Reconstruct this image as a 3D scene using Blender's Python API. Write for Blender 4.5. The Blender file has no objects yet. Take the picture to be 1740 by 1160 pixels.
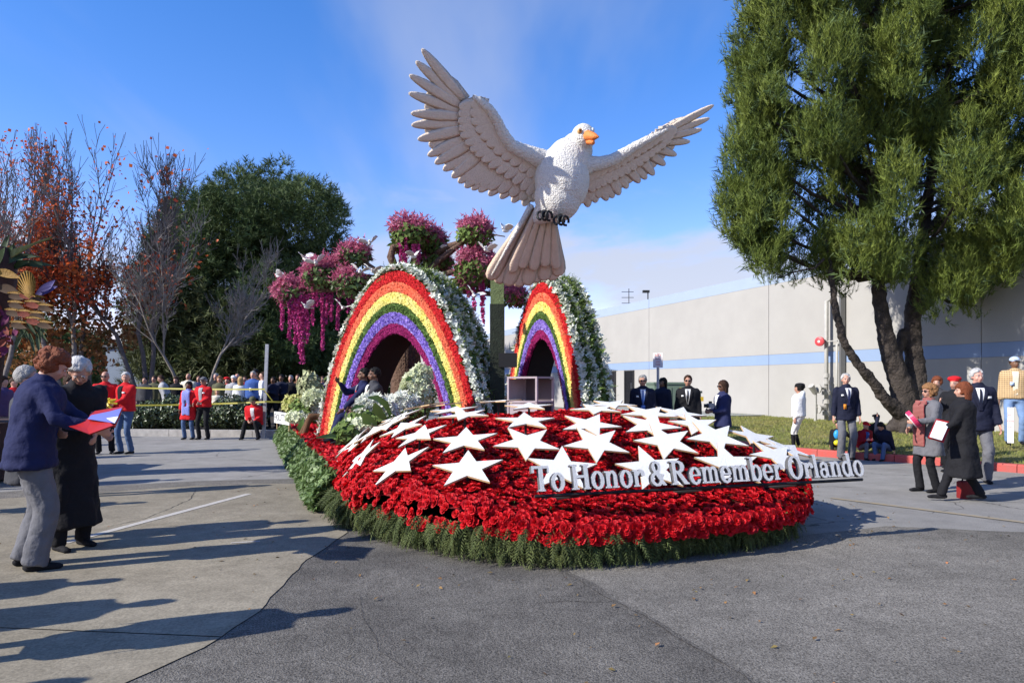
import bpy, bmesh, math, random
import numpy as np
from mathutils import Vector, Matrix, Euler, noise
random.seed(7); RS = np.random.RandomState(11)
R = math.radians
sc = bpy.context.scene
COL = sc.collection
# ------------------------------------------------------------------ camera, sky, sun, exposure
CH = 1.58; F = 1208.0; HX = 870.0; HY = 651.0
cam_d = bpy.data.cameras.new('camera'); cam = bpy.data.objects.new('camera', cam_d); COL.objects.link(cam)
cam.location = (0, 0, CH); cam.rotation_euler = (R(90), 0, 0)
cam_d.sensor_width = 36; cam_d.lens = 25.0; cam_d.shift_y = 71.0/1740.0
cam_d.clip_start = 0.1; cam_d.clip_end = 3000
sc.camera = cam
SUN_EL = 33.0
SUN_DIR = Vector((-0.914*math.cos(R(SUN_EL)), -0.407*math.cos(R(SUN_EL)), math.sin(R(SUN_EL))))
w = bpy.data.worlds.new('World'); sc.world = w; w.use_nodes = True
nt = w.node_tree; nt.nodes.clear()
N = nt.nodes.new; L = nt.links.new
out = N('ShaderNodeOutputWorld')
sky = N('ShaderNodeTexSky'); sky.sky_type = 'NISHITA'; sky.sun_disc = False
sky.sun_elevation = R(SUN_EL); sky.sun_rotation = math.atan2(SUN_DIR.x, SUN_DIR.y) % (2*math.pi)
sky.air_density = 1.0; sky.dust_density = 0.15; sky.ozone_density = 3.2; sky.altitude = 300
hs = N('ShaderNodeHueSaturation'); hs.inputs['Saturation'].default_value = 1.32; hs.inputs['Value'].default_value = 1.0
L(sky.outputs[0], hs.inputs['Color'])
bg = N('ShaderNodeBackground'); bg.inputs[1].default_value = 0.15
sm_ = N('ShaderNodeMix'); sm_.data_type = 'RGBA'; sm_.blend_type = 'MULTIPLY'; sm_.inputs[0].default_value = 1.0; sm_.inputs[7].default_value = (1.62, 1.05, 1.20, 1)
L(hs.outputs[0], sm_.inputs[6]); L(sm_.outputs[2], bg.inputs[0])
bc = N('ShaderNodeBackground'); bc.inputs[0].default_value = (0.72, 0.76, 0.87, 1); bc.inputs[1].default_value = 0.66
tc = N('ShaderNodeTexCoord'); sp = N('ShaderNodeSeparateXYZ'); L(tc.outputs['Generated'], sp.inputs[0])
def mth(op, a, b=None, c=None):
    n = N('ShaderNodeMath'); n.operation = op
    for i, v in enumerate((a, b, c)):
        if v is None: continue
        if isinstance(v, (int, float)): n.inputs[i].default_value = v
        else: L(v, n.inputs[i])
    return n.outputs[0]
zz = mth('MAXIMUM', sp.outputs[2], 0.0)
den = mth('ADD', zz, 0.22)
cb = N('ShaderNodeCombineXYZ'); L(mth('DIVIDE', sp.outputs[0], den), cb.inputs[0]); L(mth('DIVIDE', sp.outputs[1], den), cb.inputs[1]); L(mth('MULTIPLY', zz, 2.0), cb.inputs[2])
n1 = N('ShaderNodeTexNoise'); n1.inputs['Scale'].default_value = 1.15; n1.inputs['Detail'].default_value = 9; n1.inputs['Roughness'].default_value = 0.56; n1.inputs['Distortion'].default_value = 0.5
mp = N('ShaderNodeMapping'); mp.inputs['Location'].default_value = (0.62, 17.31, 2.364); L(cb.outputs[0], mp.inputs[0]); L(mp.outputs[0], n1.inputs[0])
bias = mth('MULTIPLY', zz, -0.62)                       # fewer clouds higher up
m0 = mth('ADD', n1.outputs[0], bias)
mr = N('ShaderNodeMapRange'); mr.interpolation_type = 'SMOOTHSTEP'; mr.inputs[1].default_value = 0.31; mr.inputs[2].default_value = 0.53; L(m0, mr.inputs[0])
# thin high wisps
n2 = N('ShaderNodeTexNoise'); n2.inputs['Scale'].default_value = 0.9; n2.inputs['Detail'].default_value = 5; n2.inputs['Roughness'].default_value = 0.5
mp2 = N('ShaderNodeMapping'); mp2.inputs['Rotation'].default_value = (0, 0, R(35)); mp2.inputs['Scale'].default_value = (2.4, 0.45, 1); mp2.inputs['Location'].default_value = (6.469, 7.909, 0)
L(cb.outputs[0], mp2.inputs[0]); L(mp2.outputs[0], n2.inputs[0])
mr2 = N('ShaderNodeMapRange'); mr2.interpolation_type = 'SMOOTHSTEP'; mr2.inputs[1].default_value = 0.44; mr2.inputs[2].default_value = 0.76; mr2.inputs[4].default_value = 0.38; L(n2.outputs[0], mr2.inputs[0])
mk = mth('MAXIMUM', mth('MULTIPLY', mr.outputs[0], 0.86), mr2.outputs[0])
mx = N('ShaderNodeMixShader'); L(mk, mx.inputs[0]); L(bg.outputs[0], mx.inputs[1]); L(bc.outputs[0], mx.inputs[2]); L(mx.outputs[0], out.inputs[0])
sun_d = bpy.data.lights.new('sun', 'SUN'); sun_d.energy = 5.0; sun_d.angle = R(0.53); sun_d.color = (1.0, 0.955, 0.88)
sun = bpy.data.objects.new('sun', sun_d); COL.objects.link(sun); sun.location = (0, 0, 40)
sun.rotation_euler = (-SUN_DIR).to_track_quat('-Z', 'Y').to_euler()
vs = sc.view_settings; vs.view_transform = 'Standard'; vs.look = 'None'; vs.gamma = 1; vs.use_curve_mapping = False; vs.exposure = 0.5
sc.cycles.max_bounces = 6; sc.cycles.diffuse_bounces = 3; sc.cycles.transparent_max_bounces = 6

# ------------------------------------------------------------------ helpers
def at(px, py, Z):
    "world point seen at photo pixel (px,py) at depth Z"
    return Vector(((px-HX)/F*Z, Z, CH + (HY-py)/F*Z))
def gr(px, py, z=0.0):
    Z = (CH-z)*F/(py-HY)
    return Vector(((px-HX)/F*Z, Z, z))
def fl(u, v, h=0.0):
    "float coordinates: u across (left to right), v rearwards, h up"
    return Vector((0.9363*u-0.3512*v, 0.3512*u+0.9363*v, h))
MATS = {}
def mat(name, col, rough=0.8, var=0.0, vscale=8.0, bump=0.0, bscale=40.0, spec=0.35, col2=None, metal=0.0, sub=0.0, trans=0.0, rnd=0.0, coord='Object', detail=4):
    key = name
    if key in MATS: return MATS[key]
    m = bpy.data.materials.new(name); m.use_nodes = True
    n = m.node_tree; b = n.nodes['Principled BSDF']
    b.inputs['Roughness'].default_value = rough; b.inputs['Metallic'].default_value = metal
    b.inputs['Specular IOR Level'].default_value = spec
    b.inputs['Base Color'].default_value = (*col, 1)
    t = n.nodes.new('ShaderNodeTexCoord'); src = t.outputs[coord]
    last = None
    if var > 0 or col2 is not None:
        nz = n.nodes.new('ShaderNodeTexNoise'); nz.inputs['Scale'].default_value = vscale; nz.inputs['Detail'].default_value = detail
        nz.inputs['Roughness'].default_value = 0.65
        n.links.new(src, nz.inputs[0])
        r = n.nodes.new('ShaderNodeMapRange'); r.inputs[1].default_value = 0.32; r.inputs[2].default_value = 0.68
        n.links.new(nz.outputs[0], r.inputs[0])
        mixn = n.nodes.new('ShaderNodeMix'); mixn.data_type = 'RGBA'
        n.links.new(r.outputs[0], mixn.inputs[0])
        c2 = col2 if col2 is not None else tuple(min(1, c*(1+var)) for c in col)
        c1 = col if col2 is not None else tuple(c*(1-var) for c in col)
        mixn.inputs[6].default_value = (*c1, 1); mixn.inputs[7].default_value = (*c2, 1)
        last = mixn.outputs[2]
    if rnd > 0:
        g = n.nodes.new('ShaderNodeNewGeometry')
        mr = n.nodes.new('ShaderNodeMapRange'); mr.inputs[3].default_value = 1-rnd; mr.inputs[4].default_value = 1+rnd
        n.links.new(g.outputs['Random Per Island'], mr.inputs[0])
        hv = n.nodes.new('ShaderNodeHueSaturation'); n.links.new(mr.outputs[0], hv.inputs['Value'])
        if last is not None: n.links.new(last, hv.inputs['Color'])
        else: hv.inputs['Color'].default_value = (*col, 1)
        last = hv.outputs[0]
    if last is not None: n.links.new(last, b.inputs['Base Color'])
    if bump > 0:
        nb = n.nodes.new('ShaderNodeTexNoise'); nb.inputs['Scale'].default_value = bscale; nb.inputs['Detail'].default_value = 3
        n.links.new(src, nb.inputs[0])
        bp = n.nodes.new('ShaderNodeBump'); bp.inputs['Strength'].default_value = bump; bp.inputs['Distance'].default_value = 0.05
        n.links.new(nb.outputs[0], bp.inputs['Height']); n.links.new(bp.outputs[0], b.inputs['Normal'])
    if trans > 0:
        o = n.nodes['Material Output']; tr = n.nodes.new('ShaderNodeBsdfTranslucent'); ms = n.nodes.new('ShaderNodeMixShader'); ms.inputs[0].default_value = trans
        if last is not None: n.links.new(last, tr.inputs[0])
        else: tr.inputs[0].default_value = (*col, 1)
        n.links.new(b.outputs[0], ms.inputs[1]); n.links.new(tr.outputs[0], ms.inputs[2]); n.links.new(ms.outputs[0], o.inputs[0])
    MATS[key] = m
    return m
def tag(o, label=None, cat=None, group=None, kind=None):
    if label: o['label'] = label
    if cat: o['category'] = cat
    if group: o['group'] = group
    if kind: o['kind'] = kind
    return o
def empty(name, loc, label, cat, group=None, rz=0.0):
    o = bpy.data.objects.new(name, None); COL.objects.link(o); o.location = loc; o.rotation_euler = (0, 0, rz); o.empty_display_size = 0.2
    tag(o, label, cat, group); o['wl'] = list(loc); return o
def wl(p):
    "world location of a chain of unrotated parents"
    if p is None: return Vector((0, 0, 0))
    v = Vector(p.location)
    if p.parent: v = v + wl(p.parent)
    return v
class MB:
    def __init__(s): s.v = []; s.f = []; s.m = []
    def add(s, vs, fs, mi=0):
        b = len(s.v); s.v.extend([tuple(x) for x in vs]); s.f.extend([tuple(b+i for i in f) for f in fs]); s.m.extend([mi]*len(fs)); return s
    def box(s, c, size, rz=0.0, mi=0, M=None):
        hx, hy, hz = size[0]/2, size[1]/2, size[2]/2
        P = [Vector((x*hx, y*hy, z*hz)) for z in (-1, 1) for y in (-1, 1) for x in (-1, 1)]
        if M is None: M = Matrix.Rotation(rz, 3, 'Z')
        P = [M @ p + Vector(c) for p in P]
        return s.add(P, [(0, 2, 3, 1), (4, 5, 7, 6), (0, 1, 5, 4), (2, 6, 7, 3), (0, 4, 6, 2), (1, 3, 7, 5)], mi)
    def tube(s, pts, rad, n=8, cap=True, mi=0, flat=None):
        "tube along points; rad = number or list; flat=(dir,factor) squashes"
        pts = [Vector(p) for p in pts]
        if not hasattr(rad, '__len__'): rad = [rad]*len(pts)
        b = len(s.v); prev = None
        for i, p in enumerate(pts):
            d = (pts[min(i+1, len(pts)-1)] - pts[max(i-1, 0)])
            if d.length < 1e-9: d = Vector((0, 0, 1))
            d.normalize()
            if prev is None:
                a = Vector((1, 0, 0)) if abs(d.x) < 0.8 else Vector((0, 1, 0))
            else: a = prev
            x = (a - d*a.dot(d)).normalized(); y = d.cross(x); prev = x
            for k in range(n):
                t = 2*math.pi*k/n
                s.v.append(tuple(p + (x*math.cos(t)+y*math.sin(t))*rad[i]))
        for i in range(len(pts)-1):
            for k in range(n):
                s.f.append((b+i*n+k, b+i*n+(k+1) % n, b+(i+1)*n+(k+1) % n, b+(i+1)*n+k)); s.m.append(mi)
        if cap:
            s.f.append(tuple(b+k for k in range(n))[::-1]); s.f.append(tuple(b+(len(pts)-1)*n+k for k in range(n))); s.m.extend([mi, mi])
        return s
    def cap(s, a, b_, ra, rb, n=8):
        "tapered capsule"
        a = Vector(a); b_ = Vector(b_); d = (b_-a); l = d.length
        if l < 1e-6: d = Vector((0, 0, 1))
        else: d = d/l
        return s.tube([a-d*ra*0.98, a-d*ra*0.7, a, b_, b_+d*rb*0.7, b_+d*rb*0.98], [ra*0.2, ra*0.7, ra, rb, rb*0.7, rb*0.2], n)
    def ell(s, c, r, n=10, m=7, M=None):
        c = Vector(c); vs = []; fs = []
        for i in range(m+1):
            ph = math.pi*i/m - math.pi/2
            ph = max(-1.5, min(1.5, ph))
            for k in range(n):
                t = 2*math.pi*k/n
                p = Vector((r[0]*math.cos(ph)*math.cos(t), r[1]*math.cos(ph)*math.sin(t), r[2]*math.sin(ph)))
                if M is not None: p = M @ p
                vs.append(c+p)
        for i in range(m):
            for k in range(n): fs.append((i*n+k, i*n+(k+1) % n, (i+1)*n+(k+1) % n, (i+1)*n+k))
        fs.append(tuple(range(n))[::-1]); fs.append(tuple(m*n+k for k in range(n)))
        return s.add(vs, fs)
    def loft(s, rings, n=16, power=2.0):
        "rings: (z, halfw, halfd, cx, cy)"
        vs = []; fs = []
        for r in rings:
            z, a, b_ = r[:3]; cx, cy = (r[3], r[4]) if len(r) > 4 else (0, 0)
            for k in range(n):
                t = 2*math.pi*k/n; c_, s_ = math.cos(t), math.sin(t); e = 2.0/power
                vs.append((cx+a*math.copysign(abs(c_)**e, c_), cy+b_*math.copysign(abs(s_)**e, s_), z))
        for i in range(len(rings)-1):
            for k in range(n): fs.append((i*n+k, i*n+(k+1) % n, (i+1)*n+(k+1) % n, (i+1)*n+k))
        fs.append(tuple(range(n))[::-1]); fs.append(tuple((len(rings)-1)*n+k for k in range(n)))
        return s.add(vs, fs)
    def xf(s, fn):
        s.v = [tuple(fn(Vector(v))) for v in s.v]; return s
def obj(name, mb, mats, parent=None, smooth=False, origin=None, local=False):
    me = bpy.data.meshes.new(name)
    off = Vector((0, 0, 0)) if local else (wl(parent) if parent is not None else (Vector(origin) if origin is not None else Vector((0, 0, 0))))
    vs = [(v[0]-off.x, v[1]-off.y, v[2]-off.z) for v in mb.v]
    me.from_pydata(vs, [], mb.f)
    if not isinstance(mats, (list, tuple)): mats = [mats]
    for m in mats: me.materials.append(m)
    if len(mats) > 1: me.polygons.foreach_set('material_index', mb.m)
    if smooth: me.polygons.foreach_set('use_smooth', [True]*len(me.polygons))
    me.update()
    o = bpy.data.objects.new(name, me); COL.objects.link(o)
    if parent is not None: o.parent = parent
    elif origin is not None: o.location = origin
    return o
def arr_obj(name, V, Fc, mats, parent=None, mi=None, origin=None, smooth=False):
    "V (n,3) world, Fc (m,3|4)"
    V = np.asarray(V, dtype=np.float64).reshape(-1, 3); Fc = np.asarray(Fc, dtype=np.int32)
    off = wl(parent) if parent is not None else (Vector(origin) if origin is not None else Vector((0, 0, 0)))
    V = V - np.array(off)
    me = bpy.data.meshes.new(name); k = Fc.shape[1]
    me.vertices.add(len(V)); me.vertices.foreach_set('co', V.astype(np.float32).ravel())
    me.loops.add(len(Fc)*k); me.loops.foreach_set('vertex_index', Fc.ravel())
    me.polygons.add(len(Fc)); me.polygons.foreach_set('loop_start', np.arange(0, len(Fc)*k, k, dtype=np.int32))
    if not isinstance(mats, (list, tuple)): mats = [mats]
    for m in mats: me.materials.append(m)
    if mi is not None: me.polygons.foreach_set('material_index', np.asarray(mi, dtype=np.int32))
    if smooth: me.polygons.foreach_set('use_smooth', np.ones(len(Fc), dtype=bool))
    me.update(calc_edges=True); me.validate()
    o = bpy.data.objects.new(name, me); COL.objects.link(o)
    if parent is not None: o.parent = parent
    elif origin is not None: o.location = origin
    return o
def rotm(n, up=None, spread=1.0, axis=None):
    "n random rotation matrices (n,3,3): local z -> axis (n,3) if given, random spin"
    if axis is None:
        axis = RS.normal(size=(n, 3))
    a = axis/np.maximum(np.linalg.norm(axis, axis=1, keepdims=True), 1e-9)
    t = RS.normal(size=(n, 3)); x = np.cross(t, a); x /= np.maximum(np.linalg.norm(x, axis=1, keepdims=True), 1e-9)
    y = np.cross(a, x)
    return np.stack([x, y, a], axis=2)
def scatter(tv, tf, P, M, S):
    "template verts (k,3), faces (m,3); P (n,3), M (n,3,3), S (n,) or (n,3)"
    tv = np.asarray(tv, float); tf = np.asarray(tf, int); n = len(P); k = len(tv)
    S = np.asarray(S, float)
    if S.ndim == 1: S = np.repeat(S[:, None], 3, axis=1)
    loc = tv[None, :, :]*S[:, None, :]
    V = np.einsum('nij,nkj->nki', M, loc) + P[:, None, :]
    Fc = tf[None, :, :] + (np.arange(n)*k)[:, None, None]
    return V.reshape(-1, 3), Fc.reshape(-1, tf.shape[1])
def merge(*parts):
    Vs = []; Fs = []; b = 0
    for V, Fc in parts:
        Vs.append(V); Fs.append(Fc+b); b += len(V)
    return np.concatenate(Vs), np.concatenate(Fs)
def copy_tree(o, parent=None):
    c = o.copy(); COL.objects.link(c)
    if parent is not None: c.parent = parent
    for ch in list(o.children): copy_tree(ch, c)
    return c
def in_ell(n, c, r, shell=0.0):
    d = RS.normal(size=(n, 3)); d /= np.linalg.norm(d, axis=1, keepdims=True)
    rr = (shell**3 + (1-shell**3)*RS.rand(n))**(1/3.0)
    return np.array(c) + d*rr[:, None]*np.array(r), d
# ------------------------------------------------------------------ ground
def ground_mat(name, base, dark, spk=0.5, sc1=0.35, grain=220.0, bump=0.35, cracks=False):
    m = bpy.data.materials.new(name); m.use_nodes = True; n = m.node_tree; b = n.nodes['Principled BSDF']
    b.inputs['Roughness'].default_value = 0.9; b.inputs['Specular IOR Level'].default_value = 0.06
    t = n.nodes.new('ShaderNodeTexCoord')
    def nz(s, d, r=0.6):
        x = n.nodes.new('ShaderNodeTexNoise'); x.inputs['Scale'].default_value = s; x.inputs['Detail'].default_value = d; x.inputs['Roughness'].default_value = r; n.links.new(t.outputs['Object'], x.inputs[0]); return x
    big = nz(sc1, 6, 0.62); mid = nz(sc1*9, 5, 0.7); fine = nz(grain, 2, 0.6)
    def mapr(o, a, b_, c=0.0, d=1.0):
        x = n.nodes.new('ShaderNodeMapRange'); x.inputs[1].default_value = a; x.inputs[2].default_value = b_; x.inputs[3].default_value = c; x.inputs[4].default_value = d; n.links.new(o, x.inputs[0]); return x.outputs[0]
    mx = n.nodes.new('ShaderNodeMix'); mx.data_type = 'RGBA'; mx.inputs[6].default_value = (*dark, 1); mx.inputs[7].default_value = (*base, 1)
    n.links.new(mapr(big.outputs[0], 0.3, 0.62), mx.inputs[0])
    def mul(prev, fac):
        x = n.nodes.new('ShaderNodeMix'); x.data_type = 'RGBA'; x.blend_type = 'MULTIPLY'; x.inputs[0].default_value = 1.0
        n.links.new(prev, x.inputs[6]); n.links.new(fac, x.inputs[7]); return x.outputs[2]
    c = mul(mx.outputs[2], mapr(mid.outputs[0], 0.3, 0.7, 0.82, 1.16))
    c = mul(c, mapr(fine.outputs[0], 0.3, 0.7, 1-spk, 1+spk))
    if cracks:
        wv = nz(1.3, 4); av = n.nodes.new('ShaderNodeVectorMath'); av.operation = 'MULTIPLY_ADD'
        n.links.new(wv.outputs['Color'], av.inputs[0]); av.inputs[1].default_value = (0.5, 0.5, 0.5); n.links.new(t.outputs['Object'], av.inputs[2])
        vo = n.nodes.new('ShaderNodeTexVoronoi'); vo.feature = 'DISTANCE_TO_EDGE'; vo.inputs['Scale'].default_value = 0.33; n.links.new(av.outputs[0], vo.inputs[0])
        gate = nz(0.5, 2)
        cr = mapr(vo.outputs['Distance'], 0.0, 0.0045, 0.3, 1.0)
        g2 = mapr(gate.outputs[0], 0.5, 0.56, 1.0, 0.0)
        mm = n.nodes.new('ShaderNodeMath'); mm.operation = 'MAXIMUM'; n.links.new(cr, mm.inputs[0]); n.links.new(g2, mm.inputs[1])
        c = mul(c, mm.outputs[0])
    n.links.new(c, b.inputs['Base Color'])
    bp = n.nodes.new('ShaderNodeBump'); bp.inputs['Strength'].default_value = bump; bp.inputs['Distance'].default_value = 0.012
    n.links.new(fine.outputs[0], bp.inputs['Height']); n.links.new(bp.outputs[0], b.inputs['Normal'])
    return m
M_asph = ground_mat('asphalt_mid', (0.210, 0.193, 0.165), (0.122, 0.113, 0.098), 0.65, 0.45, 95, 0.7)
M_asph_dark = ground_mat('asphalt_dark', (0.165, 0.152, 0.131), (0.085, 0.079, 0.070), 0.65, 0.7, 100, 0.9, True)
M_asph_light = ground_mat('asphalt_pale', (0.275, 0.262, 0.238), (0.215, 0.205, 0.188), 0.35, 0.2, 90, 0.4, True)
M_conc = ground_mat('concrete_slab', (0.275, 0.242, 0.182), (0.180, 0.156, 0.114), 0.22, 0.5, 60, 0.2, False)
M_conc2 = ground_mat('concrete_pale', (0.30, 0.29, 0.27), (0.24, 0.28, 0.26), 0.15, 0.6, 60, 0.15)
def sheet(name, pts, z, m, kind='structure', thick=0.0, parent=None):
    mb = MB(); n = len(pts)
    mb.add([(p[0], p[1], z) for p in pts], [tuple(range(n))])
    o = obj(name, mb, m, parent)
    if parent is None: o['kind'] = kind
    return o
def wob(pts, step=0.25, amp=0.05, seed=0.0):
    "subdivide and roughen a polyline"
    o = []
    for i in range(len(pts)-1):
        a = Vector((pts[i][0], pts[i][1], 0)); b = Vector((pts[i+1][0], pts[i+1][1], 0)); d = b-a; k = max(1, int(d.length/step)); nrm = Vector((-d.y, d.x, 0)).normalized()
        for j in range(k):
            p = a+d*(j/k); q = noise.noise(Vector((p.x*2.3+seed, p.y*2.3, 1.5)))+0.6*noise.noise(Vector((p.x*9+seed, p.y*9, 5)))
            o.append(p+nrm*q*amp)
    o.append(Vector((pts[-1][0], pts[-1][1], 0))); return o
sheet('ground', [(-1500, -1500), (1500, -1500), (1500, 1500), (-1500, 1500)], -0.03, mat('far_ground', (0.16, 0.15, 0.12), 0.95, 0.2, 0.2))['kind'] = 'structure'
# road: pale asphalt everywhere, with darker repairs above it
sheet('road', [(-60, -12), (14, -12), (12, 8), (6, 26), (-30, 130), (-90, 130)], 0.0, M_asph_light)
# mid grey asphalt in the right foreground
rt = [gr(950, 968), gr(1120, 960), gr(1400, 905), gr(1745, 868), (9.5, 9.0, 0), (10, -6, 0), (1.5, -6, 0), (1.35, 2.5, 0)]
mid_edge = wob([gr(960, 966), gr(1090, 1040), gr(1290, 1160), (1.75, 1.2), (2.2, -6)], 0.15, 0.04)
far_edge = wob([(12.5, 8.2), gr(1740, 905), gr(1500, 893), gr(1250, 925), gr(960, 966)], 0.3, 0.06, 3.0)
sheet('asphalt_lane', [(2.2, -6), (12.5, -6)] + far_edge + mid_edge[1:-1], 0.004, M_asph)
conc_right = [gr(575, 868), gr(590, 905), gr(520, 952), gr(440, 1040), gr(345, 1102), gr(215, 1160), (-2.6, 1.2), (-3.4, -6)]
dk = wob(conc_right, 0.15, 0.03, 8)
sheet('asphalt_patch', [(p[0], p[1]) for p in dk[:-1]] + [(-3.4, -6), (2.2, -6)] + mid_edge[::-1][1:] + [gr(960, 900), gr(700, 850)], 0.004, M_asph_dark)
# darker joint strip between pale asphalt and concrete
top_c = [gr(-260, 861), gr(0, 848), gr(160, 838), gr(330, 826), gr(470, 822), gr(565, 824)]
top_s = [gr(-260, 844), gr(0, 836), gr(160, 826), gr(330, 817), gr(470, 814), gr(555, 812)]
sheet('asphalt_joint', wob(top_s, 0.3, 0.05)+wob(top_c[::-1], 0.3, 0.03), 0.004, M_asph)
# concrete apron: separate slabs with open joints
slab_outline = [(p.x, p.y) for p in wob(top_c, 0.3, 0.02)] + [gr(575, 868)[:2]] + [(p[0], p[1]) for p in dk] + [(-14, -6), (-14, 7.5)]
def clip_half(poly, a, b, c):
    "keep a*x+b*y<=c"
    o = []
    for i in range(len(poly)):
        p, q = poly[i], poly[(i+1) % len(poly)]; dp = a*p[0]+b*p[1]-c; dq = a*q[0]+b*q[1]-c
        if dp <= 0: o.append(p)
        if dp*dq < 0: t = dp/(dp-dq); o.append((p[0]+(q[0]-p[0])*t, p[1]+(q[1]-p[1])*t))
    return o
apron = sheet('pavement', slab_outline, 0.003, mat('joint_fill', (0.05, 0.047, 0.042), 0.95, 0.2, 3))
j1a, j1b = gr(0, 1068), gr(720, 1098)            # a joint that crosses the apron in the foreground
j2a, j2b = gr(100, 950), gr(560, 925)
def line(a, b):
    d = Vector((b[0]-a[0], b[1]-a[1])); n_ = Vector((-d.y, d.x)).normalized(); return n_.x, n_.y, n_.x*a[0]+n_.y*a[1]
jl = line(j1a, j1b); g = 0.007
s1 = clip_half(slab_outline, jl[0], jl[1], jl[2]-g); s2 = clip_half(slab_outline, -jl[0], -jl[1], -jl[2]-g)
jx = line(gr(-300, 900), gr(-150, 1300))
for k, s_ in enumerate((s1, s2)):
    if len(s_) < 3: continue
    mb = MB(); mb.add([(p[0], p[1], 0.010) for p in s_], [tuple(range(len(s_)))])
    o = obj('slab', mb, M_conc, apron)
# painted line on the concrete, and short dash
M_paint = mat('road_paint', (0.52, 0.49, 0.43), 0.8, 0.0, 30, col2=(0.36, 0.33, 0.29))
def strip(name, a, b, w0, z, m):
    d = (b-a).normalized(); n_ = Vector((-d.y, d.x, 0))*w0/2
    return sheet(name, [a+n_, b+n_, b-n_, a-n_][::-1], z, m)
strip('road_marking', gr(110, 924), gr(423, 840), 0.10, 0.014, M_paint)
strip('road_marking', gr(392, 924), gr(442, 921), 0.04, 0.014, M_paint)
M_yel = mat('faded_yellow_paint', (0.33, 0.25, 0.13), 0.9, 0.0, 14, col2=(0.24, 0.22, 0.19))
strip('road_marking', gr(1412, 846), gr(1900, 908), 0.10, 0.008, M_yel)
# cracks in the slab (thin tar-dark slivers)
M_crack = mat('crack_dirt', (0.035, 0.03, 0.027), 0.95)
def crack(pts, wd, z=0.013):
    P = wob(pts, 0.04, 0.03, RS.rand()*50); mb = MB(); n = len(P)
    for i in range(n-1):
        d = P[i+1]-P[i]; nn = Vector((-d.y, d.x, 0)).normalized(); w0 = wd*(0.3+0.9*abs(noise.noise(P[i]*7))); w1 = wd*(0.3+0.9*abs(noise.noise(P[i+1]*7)))
        mb.add([(P[i]-nn*w0)[:2]+(z,), (P[i]+nn*w0)[:2]+(z,), (P[i+1]+nn*w1)[:2]+(z,), (P[i+1]-nn*w1)[:2]+(z,)], [(0, 3, 2, 1)])
    o = obj('pavement_crack', mb, M_crack, apron); return o
crack([gr(190, 895), gr(245, 883), gr(300, 860), gr(325, 848), gr(333, 832)], 0.008)
crack([gr(395, 838), gr(440, 828), gr(470, 824)], 0.005)
crack([gr(960, 975), gr(1090, 1046), gr(1290, 1166)], 0.005, 0.0085)
crack([gr(740, 1165), gr(640, 1105), gr(612, 1010), gr(560, 1000)], 0.0025, 0.0085)
crack([gr(620, 1150), gr(545, 1120), gr(470, 1128)], 0.003, 0.0085)
# kerb and lawn on the right
kb = [gr(1010, 715, 0), gr(1100, 733), gr(1180, 749), gr(1300, 767), gr(1430, 778), gr(1560, 787), gr(1720, 808)]
kb = [Vector((3.0, 27.0, 0)), Vector((4.3, 22.5, 0)), Vector((5.05, 19.6, 0)), Vector((5.95, 16.5, 0)), Vector((6.95, 15.0, 0)), Vector((8.0, 13.95, 0)), Vector((8.65, 12.9, 0)), Vector((9.6, 11.9, 0)), Vector((11.2, 10.9, 0)), Vector((14, 10.2, 0))]
def smooth_line(P, k=4):
    o = []
    for i in range(len(P)-1):
        p0, p1, p2, p3 = P[max(i-1, 0)], P[i], P[i+1], P[min(i+2, len(P)-1)]
        for j in range(k):
            t = j/k; o.append(0.5*((2*p1)+(p2-p0)*t+(2*p0-5*p1+4*p2-p3)*t*t+(-p0+3*p1-3*p2+p3)*t*t*t))
    o.append(P[-1]); return o
kbs = smooth_line(kb, 3)
M_kred = mat('kerb_red_paint', (0.52, 0.075, 0.06), 0.75, 0.0, 5, col2=(0.38, 0.10, 0.085), bump=0.2, bscale=60)
M_kgrey = mat('kerb_concrete', (0.36, 0.34, 0.31), 0.9, 0.2, 5, 0.2, 60)
kerb = empty('kerb', kbs[0], None, None); kerb['kind'] = 'structure'
for i in range(len(kbs)-1):
    a, b = kbs[i], kbs[i+1]; d = (b-a); ln = d.length; d = d/ln; nn = Vector((d.y, -d.x, 0)) * -1
    a2 = a+d*0.006; b2 = b-d*0.006; mb = MB(); wdt = 0.16; hh = 0.145
    prof = [(0, -0.02), (0.0, hh-0.025), (0.02, hh), (wdt, hh), (wdt, -0.02)]
    vs_ = [a2+nn*x+Vector((0, 0, z)) for x, z in prof] + [b2+nn*x+Vector((0, 0, z)) for x, z in prof]
    mb.add(vs_, [(0, 1, 6, 5), (1, 2, 7, 6), (2, 3, 8, 7), (3, 4, 9, 8), (0, 4, 3, 2, 1), (5, 6, 7, 8, 9)])
    obj('kerb_stone', mb, M_kgrey if a.x > 9.0 else M_kred, kerb)
# building wall line
WP = Vector((10.0, 27.7, 0)); WD = Vector((-0.3367, 0.9416, 0)); WN = Vector((-0.9416, -0.3367, 0))
def wp(t, z=0.0, off=0.0): return WP + WD*t + WN*off + Vector((0, 0, z))
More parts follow.
